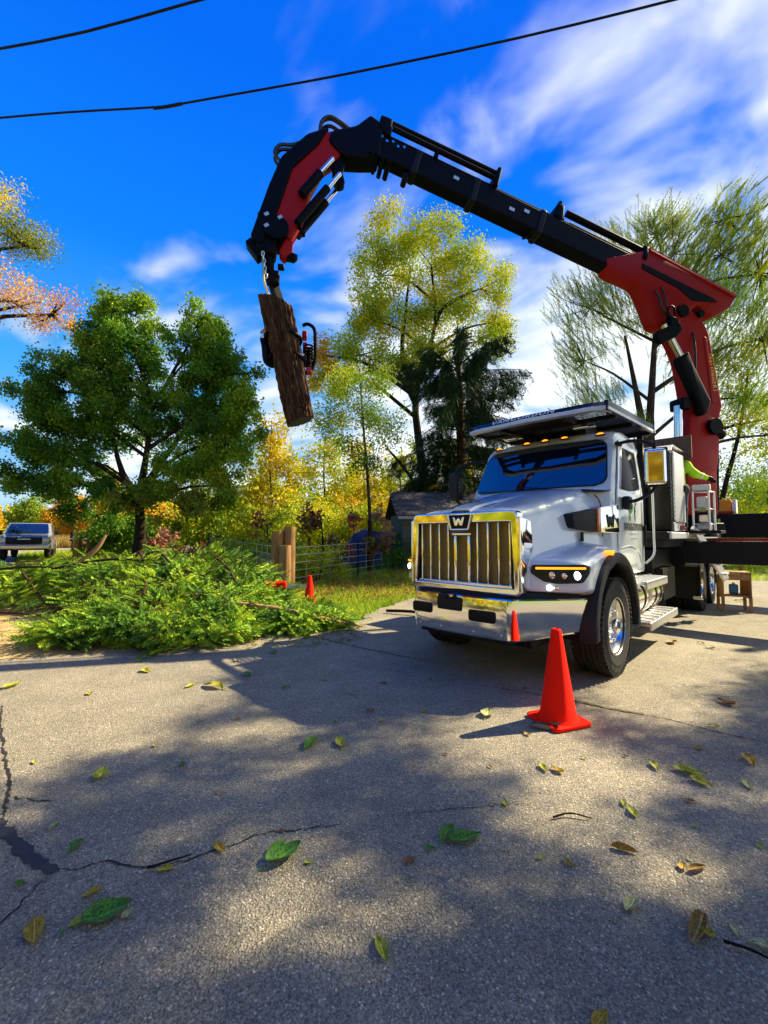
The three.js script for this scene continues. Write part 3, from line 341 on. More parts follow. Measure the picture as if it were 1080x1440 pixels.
  const dashes = (w, h, n, seed) => { const r = rngOf(seed), gs = []; let x = -w / 2; while (x < w / 2) { const k = Math.min(w / 2 - x, h * (0.5 + r() * 0.7)); gs.push(new THREE.PlaneGeometry(Math.max(k, 0.004), h * (0.75 + 0.25 * r())).translate(x + k / 2, 0, 0)); x += k + h * (r() < 0.18 ? 0.8 : 0.3); } return merge(gs); };
  add(truck, 'small_lettering', [onDoor(dashes(0.42, 0.02, 9, 1), 1.54, -1.35), onDoor(dashes(0.36, 0.024, 9, 2), 1.12, -1.28), onDoor(dashes(0.3, 0.018, 9, 3), 1.48, -1.35)], std(C(0.2, 0.21, 0.22), 0.6));
  { // emblem: a sprig of leaves
    const leaf = (x, y, a, L, w) => { const s = new THREE.Shape(); s.moveTo(0, 0); s.quadraticCurveTo(w, L * 0.45, 0, L); s.quadraticCurveTo(-w, L * 0.45, 0, 0); const g = new THREE.ShapeGeometry(s, 5); g.rotateZ(a); return g.translate(x, y, 0); };
    const L = [[0, 0, 0.1, 0.2, 0.07], [0.02, 0.02, -0.6, 0.16, 0.06], [-0.03, 0.0, 0.7, 0.16, 0.06], [0.0, 0.1, -0.25, 0.14, 0.05], [-0.05, -0.1, 0.3, 0.12, 0.05], [-0.1, 0.04, 0.2, 0.13, 0.05]];
    add(truck, 'leaf_emblem', [onDoor(merge(L.map((l) => leaf(...l))), 1.80, -1.22)], M.greenInk);
    add(truck, 'figure_emblem', [onDoor(merge([leaf(0.10, -0.02, -0.3, 0.17, 0.04), leaf(0.16, 0.02, 0.5, 0.12, 0.04), leaf(0.13, -0.1, 0.1, 0.13, 0.03), new THREE.CircleGeometry(0.025, 12).translate(0.17, 0.15, 0)]), 1.80, -1.27)], M.ink);
  }
  // roof rack
  const rack = part(truck, 'roof_rack', 'black louvred roof rack with white lettering'); const ry = (z) => lerp(3.09, 3.22, (-0.35 - z) / 2.45);
  const rm = (p, q, e) => [p, e + ry(q), q];
  add(rack, 'side_rail', [prism(fillet([[0.95, -0.42], [1.0, -0.42], [1.0, -2.8], [0.95, -2.8]], 0.01, 2), -0.04, 0.09, 0.012, rm)], M.blackGloss);
  add(rack, 'side_rail', [prism(fillet([[-0.95, -0.42], [-1.0, -0.42], [-1.0, -2.8], [-0.95, -2.8]], 0.01, 2), -0.04, 0.09, 0.012, rm)], M.blackGloss);
  add(rack, 'edge_trim', [bar([1.006, ry(-0.42) - 0.02, -0.40], [1.006, ry(-2.8) - 0.02, -2.8], 0.012, 0.035)], M.alumDull);
  const front = [[-1.0, -0.62], [-0.97, -0.43], [-0.75, -0.34], [0.75, -0.34], [0.97, -0.43], [1.0, -0.62], [0.93, -0.62], [-0.93, -0.62]];
  add(rack, 'front_rail', [skin([[-1.0, -0.55], [-0.97, -0.42], [-0.8, -0.34], [0, -0.29], [0.8, -0.34], [0.97, -0.42], [1.0, -0.55]].map(([x, z]) => { const y = ry(z); return [[x * 0.97, y + 0.085, z - 0.07], [x * 0.985, y + 0.085, z - 0.05], [x, y + 0.02, z]]; }), 0.5)], M.blackGloss);
  add(rack, 'front_lip', [skin([[-1.0, -0.55], [-0.97, -0.42], [-0.8, -0.34], [0, -0.29], [0.8, -0.34], [0.97, -0.42], [1.0, -0.55]].map(([x, z]) => { const y = ry(z); return [[x, y + 0.018, z + 0.002], [x, y - 0.03, z + 0.004], [x * 0.98, y - 0.045, z - 0.05]]; }), 0.4)], M.alumDull);
  for (let i = 0; i < 30; i++) { const z = -0.56 - i * 0.075, side = i < 15; for (const [x0, x1, gap] of [[-0.94, -0.5, side], [0.45, 0.94, side]]) if (gap) add(rack, 'louvre', box(x1 - x0, 0.012, 0.052, (x0 + x1) / 2, ry(z) - 0.01, z, 0.3, 0, 0), M.black); }
  add(rack, 'deck_plate', [box(0.94, 0.02, 1.2, -0.025, ry(-1.1), -1.1, 0.053, 0, 0), box(1.88, 0.02, 1.15, 0, ry(-2.22), -2.22, 0.053, 0, 0)], M.black);
  for (const x of [-0.5, 0.45]) add(rack, 'crossbar', [bar([x, ry(-0.45) - 0.02, -0.45], [x, ry(-2.8) - 0.02, -2.8], 0.05, 0.06)], M.black);
  for (const z of [-0.9, -1.7, -2.75]) add(rack, 'crossbar', [box(1.9, 0.06, 0.05, 0, ry(z) - 0.035, z)], M.black);
  for (const [x, z] of [[-0.55, -1.15], [0.5, -1.15]]) { add(rack, 'bracket', [box(0.10, 0.2, 0.5, x * 0.9, 3.03, z - 0.2)], M.black); add(truck, 'work_light', [rbox(0.2, 0.08, 0.1, 0.02, x, 3.03, z + 0.22), rbox(0.08, 0.05, 0.06, 0.01, x + 0.14, 3.02, z + 0.2)], M.chrome); }
  add(rack, 'rear_leg', [bar([-0.8, 1.6, -2.75], [-0.8, ry(-2.75), -2.75], 0.08, 0.08), bar([0.8, 1.6, -2.75], [0.8, ry(-2.75), -2.75], 0.08, 0.08)], M.black);
  { const g = letters('VANGORDON', 0.075, 0.92); g.rotateX(-0.75); const p = g.attributes.position; for (let i = 0; i < p.count; i++) { const x = p.getX(i) - 0.08, z = lerp(-0.29, -0.335, (x / 0.8) ** 2); p.setXYZ(i, x, ry(z) + 0.05 + p.getY(i) + 0.006, z - 0.025 + p.getZ(i) + 0.008); } add(rack, 'rack_lettering', g, M.white); }
  // fuel tank and steps, driver's side; a twin on the far side
  for (const s of [1, -1]) {
    const t = part(truck, 'fuel_tank'); const cyl = (z0, z1, r) => rod([s * 0.86, 0.70, z0], [s * 0.86, 0.70, z1], r, r, 40);
    add(t, 'tank', [cyl(-0.92, -2.3, 0.275), rod([s * 0.86, 0.70, -2.3], [s * 0.86, 0.70, -2.36], 0.275, 0.22, 40)], M.chrome);
    for (const z of [-1.25, -1.85, -2.15]) add(t, 'strap', cyl(z, z - 0.06, 0.282), M.black);
    add(t, 'band_text', [cyl(-1.45, -1.62, 0.2785)], std(C(0.5, 0.35, 0.3), 0.4));
    for (const [y, z0, z1, x] of [[0.925, -0.86, -2.0, 1.1], [0.43, -0.86, -2.45, 1.13]]) { const st = part(truck, 'step'); add(st, 'plate', [rbox(0.30, 0.05, z0 - z1, 0.012, s * x, y, (z0 + z1) / 2), box(0.02, 0.09, z0 - z1, s * (x + 0.14), y - 0.03, (z0 + z1) / 2)], M.alum); for (let i = 0; i < 7; i++) add(st, 'tread_bar', box(0.24, 0.008, 0.05, s * x, y + 0.028, lerp(z0 - 0.12, z1 + 0.12, i / 6)), M.alumDull); add(st, 'bracket', [bar([s * 0.5, y + 0.05, z1 + 0.15], [s * x, y - 0.02, z1 + 0.15], 0.04, 0.05), bar([s * 0.5, y + 0.05, z0 - 0.15], [s * x, y - 0.02, z0 - 0.15], 0.04, 0.05)], M.black); }
    // rear mudguards, flaps
    add(truck, 'mud_flap', [rbox(0.62, 0.62, 0.02, 0.008, s * 0.9, 0.62, -4.98), rod([s * 1.22, 0.95, -4.95], [s * 1.22, 0.33, -4.95], 0.02)], M.rubber);
    add(truck, 'flap_weight', [rbox(0.14, 0.07, 0.05, 0.01, s * 1.18, 0.34, -4.93)], M.alum);
    add(truck, 'mudguard', [skin([0.62, 1.2].map((x) => { const o = []; for (let i = 0; i <= 16; i++) { const a = lerp(-0.2, Math.PI + 0.2, i / 16); o.push([s * x, 0.515 + 0.60 * Math.sin(a), -6.4 + 1.32 * Math.cos(a)]); } return o; }), 0.8)], M.black);
  }
  // tall tool locker behind the cab, black body with aluminium doors
  for (const s of [1, -1]) {
    const k = part(truck, 'tool_locker'); k.position.z = -0.24; add(k, 'body', [prism(fillet([[-2.72, 1.6], [-2.72, 2.88], [-2.86, 2.98], [-3.78, 3.0], [-3.78, 1.6]], 0.02, 3), s * 0.35, s * 1.16, 0.012, sideMap)], M.blackGloss);
    add(k, 'lid', [prism([[-2.70, 2.885], [-2.86, 2.995], [-3.80, 3.015], [-3.80, 3.03], [-2.85, 3.01], [-2.69, 2.90]], s * 0.34, s * 1.19, 0.004, sideMap)], M.alumDull);
    add(k, 'locker_door', [prism(fillet([[-2.86, 1.74], [-2.86, 2.9], [-3.74, 2.94], [-3.74, 1.74]], 0.03, 3), s * 1.155, s * 1.195, 0.012, sideMap)], M.alumDull, 'brushed aluminium locker door');
    for (let i = 0; i < 16; i++) add(k, 'hinge_knuckle', rod([s * 1.19, 1.78 + i * 0.07, -2.80], [s * 1.19, 1.825 + i * 0.07, -2.80], 0.022), M.alum);
    add(k, 'latch', [rbox(0.04, 0.12, 0.08, 0.012, s * 1.205, 2.35, -3.66)], M.black);
    add(k, 'lower_panel', [rbox(0.06, 0.14, 0.9, 0.01, s * 1.15, 1.665, -3.25)], M.alumDull);
    add(k, 'tail_lamp', [rbox(0.03, 0.08, 0.3, 0.01, s * 1.19, 1.66, -3.4)], M.redPaint);
  }
  add(truck, 'timber_board', boxUV(rbox(1.5, 0.42, 0.06, 0.01, 0.55, 3.12, -4.12)), std(C(0.20, 0.14, 0.10), 0.9, 0, { map: woodTex }));
  // front stabiliser beam run out on the driver's side
  const st = part(truck, 'stabiliser'); add(st, 'outer_box', [rbox(2.3, 0.46, 0.40, 0.012, 0, 1.22, -4.2)], M.black); add(st, 'beam', [rbox(4.2, 0.385, 0.30, 0.010, 2.95, 1.23, -4.2)], M.black); add(st, 'foot', [rod([4.9, 1.5, -4.2], [4.9, 0.1, -4.2], 0.08), rod([4.9, 0.1, -4.2], [4.9, 0.03, -4.2], 0.22)], M.black);
  // rear stabiliser beam, higher, with a red box section under it
  const sr = part(truck, 'stabiliser'); add(sr, 'beam', [rbox(5.4, 0.57, 0.36, 0.012, 2.45, 1.765, -8.2)], M.black); add(sr, 'red_box', [rbox(4.4, 0.21, 0.34, 0.012, 3.1, 1.36, -8.2)], M.redPaint); add(sr, 'foot', [rod([4.8, 1.6, -8.2], [4.8, 0.1, -8.2], 0.09), rod([4.8, 0.1, -8.2], [4.8, 0.03, -8.2], 0.25)], M.black);
  add(sr, 'stencil', [dashes(0.36, 0.05, 6, 4).translate(1.85, 1.38, -8.026), dashes(0.5, 0.06, 6, 5).translate(2.4, 1.38, -8.026)], M.white);
  add(sr, 'yellow_strip', [rbox(0.05, 0.32, 0.03, 0.008, 1.24, 1.78, -8.0)], std(C(0.7, 0.6, 0.08), 0.5));
  const ob = part(truck, 'parts_bin'); add(ob, 'body', [rbox(0.46, 0.34, 0.34, 0.02, 1.24, 2.24, -8.35)], M.orange); add(ob, 'end_plate', [rbox(0.07, 0.34, 0.36, 0.01, 1.53, 2.24, -8.35)], M.white); add(ob, 'base', [rbox(0.56, 0.06, 0.4, 0.01, 1.24, 2.10, -8.35)], M.redPaint);
  // operator's control stand and boarding ladder
  const cs = part(truck, 'control_stand'); const P = [[1.30, -3.98], [1.52, -4.02], [1.58, -4.16]];
  add(cs, 'platform', [rbox(0.55, 0.05, 0.7, 0.01, 1.42, 1.585, -4.12)], M.black);
  for (const [x, z] of P) add(cs, 'upright', rod([x, 1.60, z], [x, 2.30, z], 0.018), M.alum);
  for (const y of [1.72, 1.98, 2.28]) { add(cs, 'crossbar', rod([P[0][0], y, P[0][1]], [P[1][0], y, P[1][1]], 0.014), M.alum); add(cs, 'crossbar', rod([P[1][0], y, P[1][1]], [P[2][0], y, P[2][1]], 0.014), M.alum); }
  add(cs, 'valve_block', [rbox(0.16, 0.20, 0.12, 0.02, 1.42, 2.10, -4.08)], M.alumDull); add(cs, 'valve_block', [rbox(0.14, 0.12, 0.12, 0.02, 1.44, 1.82, -4.08)], M.alum); add(cs, 'valve_block', [rbox(0.2, 0.1, 0.16, 0.02, 1.44, 1.67, -4.1)], M.alumDull);
  for (let i = 0; i < 4; i++) add(cs, 'lever', rod([1.36 + i * 0.05, 2.28, -4.03], [1.37 + i * 0.05, 2.44, -4.0], 0.008), M.black);
  add(cs, 'switch_box', [rbox(0.26, 0.10, 0.12, 0.02, 1.42, 2.36, -4.04)], std(C(0.6, 0.62, 0.56), 0.5)); add(cs, 'sight_glass', [rbox(0.12, 0.06, 0.03, 0.01, 1.42, 1.97, -4.0)], std(C(0.2, 0.3, 0.05), 0.3));
  const ld = part(truck, 'ladder'); for (const o of [0, 0.36]) add(ld, 'rail', bar([1.30, 1.66, -3.85 - o], [1.62, 0.72, -4.75 - o], 0.04, 0.075), M.alum);
  for (let i = 0; i < 5; i++) { const t = (i + 0.6) / 5.2; add(ld, 'rung', box(0.16, 0.03, 0.36, lerp(1.30, 1.62, t), lerp(1.66, 0.72, t), lerp(-4.03, -4.93, t)), M.alumDull); }
}

// ---------------------------------------------------------------- the loader crane (own frame: x along the boom, y up, z away from the road side)
const CRANE = [5.97, 0, -8.10], CTURN = -2.9306;
const crane = thing('loader_crane', 'red and black knuckle boom loader crane reaching over the truck cab', 'crane', CRANE, CTURN);
const cranePlane = (p, q, e) => [p, q, e];
{
  const k = (pts, w, bev = 0.02, off = 0, r = 0.04) => prism(fillet(pts, r, 4), off - w / 2, off + w / 2, bev, cranePlane);
  const along = (a, b, d) => [a[0] + (b[0] - a[0]) * d, a[1] + (b[1] - a[1]) * d];
  function beam(a, b, h0, h1, w, r = 0.04) { const dx = b[0] - a[0], dy = b[1] - a[1], L = Math.hypot(dx, dy), nx = -dy / L, ny = dx / L; return k([[a[0] + nx * h0 / 2, a[1] + ny * h0 / 2], [b[0] + nx * h1 / 2, b[1] + ny * h1 / 2], [b[0] - nx * h1 / 2, b[1] - ny * h1 / 2], [a[0] - nx * h0 / 2, a[1] - ny * h0 / 2]], w, 0.035, 0, r); }
  const cyl = (a, b, z, r, seg = 20) => rod([...a, z], [...b, z], r, r, seg);
  // base and column
  add(crane, 'base', [rbox(0.75, 0.2, 0.6, 0.03, 0.05, 1.66, 0.05), rod([0.05, 1.5, 0], [0.05, 1.95, 0], 0.32, 0.28, 32)], M.steel);
  add(crane, 'column', [k([[-0.30, 1.9], [0.42, 1.9], [0.40, 2.8], [0.29, 3.5], [0.24, 3.82], [-0.02, 3.92], [-0.42, 3.72], [-0.40, 3.2], [-0.31, 2.7]], 0.32, 0.04)], M.red);
  add(crane, 'column_edge', [k([[-0.30, 2.0], [-0.36, 2.0], [-0.42, 3.2], [-0.44, 3.6], [-0.36, 3.6]], 0.26, 0.02)], M.steel);
  add(crane, 'pivot', [rod([-0.24, 3.58, -0.25], [-0.24, 3.58, 0.25], 0.15, 0.15, 28), rbox(0.42, 0.20, 0.42, 0.09, -0.36, 3.52, 0, 0, 0, 0.5)], M.steel);
  add(crane, 'column_cylinder', [cyl([0.52, 3.1], [0.48, 3.95], -0.12, 0.075)], M.chrome); add(crane, 'cylinder_base', cyl([0.54, 2.2], [0.52, 3.15], -0.12, 0.11), M.steel); add(crane, 'cylinder_clevis', rbox(0.2, 0.22, 0.3, 0.04, 0.42, 3.98, -0.1), M.steel);
  // main arm
  const arm = add(crane, 'main_arm', [k([[-0.40, 3.62, 0.1], [-0.54, 4.02], [-0.30, 5.46, 0.12], [-0.13, 5.72, 0.12], [0.10, 5.86, 0.12], [0.58, 5.80, 0.12], [0.70, 5.45, 0.1], [0.50, 5.15, 0.1], [0.36, 4.85, 0.2], [0.24, 4.1], [0.22, 3.70, 0.08]], 0.26, 0.03)], M.red);
  add(arm, 'side_rib', [k([[-0.36, 4.05], [-0.22, 5.35], [-0.15, 5.35], [-0.28, 4.05]], 0.284, 0.012)], M.red);
  // maker's lettering down the arm
  { const up = (g, s, y, a, z) => { g.scale(-1, 1, 1); const i = g.index.array; for (let q = 0; q < i.length; q += 3) { const t = i[q]; i[q] = i[q + 1]; i[q + 1] = t; } g.rotateZ(a); return g.translate(s, y, z); };
    const t = letters('PALFINGER', 0.085, 0.62), z = -0.1345; const cap = fillet([[-0.36, -0.085], [0.36, -0.085], [0.36, 0.085], [-0.36, 0.085]], 0.08, 6);
    const ring = new THREE.Shape(cap.map((p) => new THREE.Vector2(...p))); ring.holes.push(new THREE.Path(inset(cap, 0.014).map((p) => new THREE.Vector2(...p))));
    const A = Math.PI / 2 - 0.16 - Math.PI; add(arm, 'maker_lettering', [up(t, -0.325, 4.66, A + Math.PI, z)], M.goldInk); add(arm, 'lettering_frame', [up(new THREE.ShapeGeometry(ring), -0.325, 4.66, A + Math.PI, z)], M.goldInk);
    add(arm, 'model_marks', [up(letters('5/5', 0.05), -0.235, 5.3, A + Math.PI, z)], std(C(0.4, 0.2, 0.1), 0.6)); }
  // lift cylinder
  add(crane, 'lift_cylinder', [k([[0.66, 4.78], [0.40, 4.95], [0.30, 4.70], [-0.08, 4.02], [0.02, 3.78], [0.16, 3.74], [0.24, 4.0]], 0.18, 0.06, -0.24, 0.06)], M.steel); add(crane, 'lift_rod', [cyl([0.48, 4.80], [0.86, 5.42], -0.24, 0.055)], M.chrome);
  add(crane, 'link_plate', [k([[1.12, 5.12], [0.98, 5.02], [0.62, 5.20], [0.50, 5.34], [0.62, 5.56], [0.78, 5.58], [0.76, 5.40], [1.05, 5.26]], 0.1, 0.02, -0.26, 0.05), tube([[0.62, 5.55, -0.26], [0.66, 5.75, -0.28], [0.78, 5.74, -0.28], [0.8, 5.5, -0.26]], 0.018, 16, 8)], M.steel);
  // knuckle housing, red
  const kn = add(crane, 'knuckle_housing', [k([[-0.95, 6.20, 0.02], [-0.82, 6.0, 0.02], [-0.42, 5.77, 0.06], [-0.20, 5.84, 0.08], [-0.02, 5.98, 0.1], [0.14, 5.80, 0.1], [0.36, 5.60, 0.15], [0.72, 5.42, 0.15], [0.93, 5.48, 0.1], [1.04, 5.80, 0.15], [1.26, 6.22, 0.1], [1.9, 6.40, 0.06], [1.98, 6.60, 0.06], [1.06, 6.90, 0.02]], 0.30, 0.02)], M.red);
  add(kn, 'slot_plate', [k([[-0.50, 6.05], [-0.42, 6.13], [0.25, 6.32], [1.2, 6.62], [1.2, 6.50], [0.4, 6.22], [0.1, 6.02]], 0.325, 0.01, 0, 0.03)], M.steel);
  add(kn, 'top_flange', [beam([-0.97, 6.22], [1.06, 6.92], 0.03, 0.03, 0.36, 0.01)], M.redPaint);
  add(kn, 'pivot_pin', [rod([0.34, 5.78, -0.2], [0.34, 5.78, 0.2], 0.12, 0.12, 24), rod([-0.08, 5.78, -0.19], [-0.08, 5.78, 0.19], 0.07, 0.07, 20)], M.steel);
  // telescopic boom
  const B0 = [1.1, 6.46], B1 = [6.35, 8.03]; const bp = (t) => along(B0, B1, t), bu = [(B1[0] - B0[0]) / 5.48, (B1[1] - B0[1]) / 5.48], bn = [-bu[1], bu[0]];
  const off = (t, d) => { const p = bp(t); return [p[0] + bn[0] * d, p[1] + bn[1] * d]; };
  const secs = [[0, 0.42, 0.45], [0.40, 0.66, 0.43], [0.64, 0.86, 0.41], [0.84, 1.0, 0.39]];
  for (const [a, b, h] of secs) { add(crane, 'boom_section', [beam(bp(a), bp(b), h, h, h * 0.62, 0.06)], M.steel); add(crane, 'boom_collar', [beam(bp(b - 0.02), bp(b + 0.004), h + 0.035, h + 0.035, h * 0.62 + 0.035, 0.05)], M.black); }
  add(crane, 'extension_cylinder', [cyl(off(-0.02, 0.46), off(0.33, 0.46), -0.05, 0.06), cyl(off(0.3, 0.40), off(0.62, 0.38), 0.08, 0.035), cyl(off(-0.01, 0.44), off(0.3, 0.44), 0.12, 0.05)], M.steel);
  add(crane, 'extension_cylinder', [cyl(off(0.60, 0.50), off(0.97, 0.46), -0.1, 0.04), cyl(off(0.60, 0.37), off(0.95, 0.35), 0.06, 0.042), cyl(off(0.60, 0.36), off(0.95, 0.34), -0.14, 0.042)], M.steel);
  add(crane, 'cylinder_bracket', [beam(off(0.595, 0.2), off(0.595, 0.56), 0.1, 0.08, 0.4, 0.02), beam(off(0.33, 0.22), off(0.36, 0.66), 0.09, 0.05, 0.12, 0.02), beam(off(0.36, 0.22), off(0.36, 0.5), 0.2, 0.14, 0.3, 0.02), beam(off(0.02, 0.2), off(0.02, 0.5), 0.12, 0.12, 0.34, 0.02), beam(off(0.44, -0.25), off(0.45, -0.33), 0.1, 0.04, 0.1, 0.02), beam(off(0.97, 0.18), off(0.975, 0.48), 0.26, 0.2, 0.34, 0.03), beam(off(0.80, 0.2), off(0.80, 0.34), 0.08, 0.08, 0.34, 0.02)], M.steel);
  const bolts = []; for (let i = 0; i < 5; i++) bolts.push(rod([...off(0.90 + i * 0.018, 0.12 - 0.04 * (i % 2)), -0.15], [...off(0.90 + i * 0.018, 0.12 - 0.04 * (i % 2)), -0.118], 0.022, 0.022, 10)); add(crane, 'bolts', bolts, M.chrome);
  const pins = []; for (let i = 0; i < 4; i++) { const p = off(0.93 + i * 0.02, -0.25 - 0.02 * (i % 2)); pins.push(rod([...p, -0.2], [...p, 0.2], 0.045 - 0.006 * i, 0.045 - 0.006 * i, 12)); } const pz = off(0.87, -0.29); pins.push(rod([...pz, -0.1], [...pz, 0.12], 0.05, 0.05, 12), rod([...off(0.87, -0.2), 0], [...pz, 0], 0.02)); add(crane, 'underside_pins', pins, M.steel);
  // head of the boom and the fly jib
  add(crane, 'boom_head', [k([[6.2, 7.72, 0.05], [6.15, 8.30, 0.05], [6.36, 8.42, 0.05], [6.60, 8.18, 0.06], [7.0, 8.02, 0.08], [7.05, 7.84, 0.08], [6.80, 7.62, 0.08], [6.5, 7.66, 0.05]], 0.34, 0.03), k([[6.70, 7.75], [6.98, 7.70], [6.96, 7.28, 0.05], [6.88, 7.18, 0.05], [6.76, 7.24, 0.05], [6.82, 7.45]], 0.16, 0.02)], M.steel);
  const jib = add(crane, 'fly_jib', [k([[6.74, 7.95, 0.06], [6.98, 8.06, 0.06], [7.34, 7.86, 0.06], [7.72, 7.42, 0.06], [7.90, 6.90, 0.05], [8.06, 6.35], [7.62, 6.12, 0.06], [7.42, 6.52, 0.06], [7.32, 6.98, 0.1], [7.12, 7.42, 0.1], [6.86, 7.64, 0.06]], 0.26, 0.03)], M.red);
  add(jib, 'back_plate', [k([[7.05, 8.06], [7.38, 7.88], [7.78, 7.42], [7.96, 6.92], [8.22, 6.06], [8.04, 5.98], [7.80, 6.60], [7.60, 7.28], [7.2, 7.75]], 0.34, 0.02, 0, 0.05)], M.steel);
  add(jib, 'jib_extension', [beam([7.94, 6.5], [8.0, 5.86], 0.36, 0.30, 0.28, 0.05), rod([7.84, 6.25, -0.2], [7.84, 6.25, 0.2], 0.19, 0.19, 24), k([[8.22, 6.10], [8.30, 6.02], [8.12, 5.78], [8.02, 5.86]], 0.18, 0.01, 0, 0.02), k([[7.66, 5.98], [7.50, 5.93], [7.56, 5.86], [7.72, 5.88]], 0.14, 0.01, 0, 0.02)], M.steel);
  add(jib, 'red_foot', [k([[7.70, 6.16], [7.58, 6.12], [7.60, 5.94], [7.72, 5.84], [7.80, 5.92]], 0.2, 0.02, 0, 0.03)], M.red);
  for (const [x, y] of [[7.98, 6.42], [7.78, 6.40], [7.98, 6.24]]) add(jib, 'decal_plate', box(0.07, 0.05, 0.006, x, y, -0.204, 0, 0, -0.6), M.alumDull);
  for (const z of [-0.17, 0.12]) { add(crane, 'jib_cylinder', [cyl([7.06, 7.02], [7.52, 6.36], z, 0.062)], M.steel); add(crane, 'jib_rod', [cyl([6.86, 7.30], [7.08, 6.99], z, 0.034)], M.chrome); }
  add(crane, 'jib_cylinder', [cyl([7.18, 7.22], [7.46, 6.82], -0.20, 0.07)], M.steel); add(crane, 'jib_rod', [cyl([6.98, 7.50], [7.20, 7.20], -0.20, 0.036)], M.chrome);
  add(crane, 'clamp_foot', [rbox(0.07, 0.09, 0.12, 0.02, 7.43, 6.28, -0.1), rod([7.5, 6.36, -0.1], [7.42, 6.27, -0.1], 0.03)], M.steel);
  // hoses
  for (const [z, d] of [[-0.12, 0], [-0.06, 0.03], [0.02, -0.02]]) add(crane, 'hose', [tube([[6.62, 8.08, z], [6.85, 8.22 + d, z], [7.02, 8.28 + d, z], [7.15, 8.18 + d, z], [7.18, 8.0, z], [7.15, 7.9, z]], 0.028, 28, 8)], M.hose);
  for (const [z, d] of [[-0.14, 0], [-0.02, 0.03]]) add(crane, 'hose', [tube([[7.46, 7.74, z], [7.62, 7.66 + d, z], [7.80, 7.62 + d, z], [7.88, 7.48, z], [7.78, 7.34, z]], 0.026, 24, 8)], M.hose);
  for (const [a, b, z, r] of [[[0.6, 5.6], [0.95, 6.1], -0.17, 0.02], [[0.5, 5.55], [0.8, 6.2], -0.165, 0.016], [[-0.05, 4.2], [0.1, 5.4], -0.15, 0.018]]) add(crane, 'arm_hose', [tube([[...a, z], [lerp(a[0], b[0], 0.4) + 0.12, lerp(a[1], b[1], 0.3), z - 0.05], [lerp(a[0], b[0], 0.7) + 0.06, lerp(a[1], b[1], 0.7), z - 0.04], [...b, z]], r, 20, 7)], M.hose);
  for (const [t, d] of [[0.47, 0.05], [0.52, -0.04], [0.72, 0.03], [0.12, -0.02]]) add(crane, 'decal_plate', [box(0.10, 0.06, 0.006, ...off(t, d), -0.142, 0, 0, 0.29)], M.alumDull);
  const fit = []; const fr = rngOf(77); for (let i = 0; i < 12; i++) { const t = i / 11, x = lerp(7.05, 7.66, t), y = lerp(8.04, 7.50, t); fit.push(rbox(0.05 + fr() * 0.06, 0.06 + fr() * 0.06, 0.06, 0.01, x + fr() * 0.05, y + fr() * 0.05, -0.14 + fr() * 0.2)); } add(crane, 'hose_fittings', fit, M.steel);
  add(crane, 'boom_hose', [tube([0, 0.2, 0.4, 0.6, 0.8, 0.96].map((t) => [...off(t, 0.02 + 0.04 * Math.sin(t * 20)), 0.24]), 0.025, 40, 8)], M.hose);
}
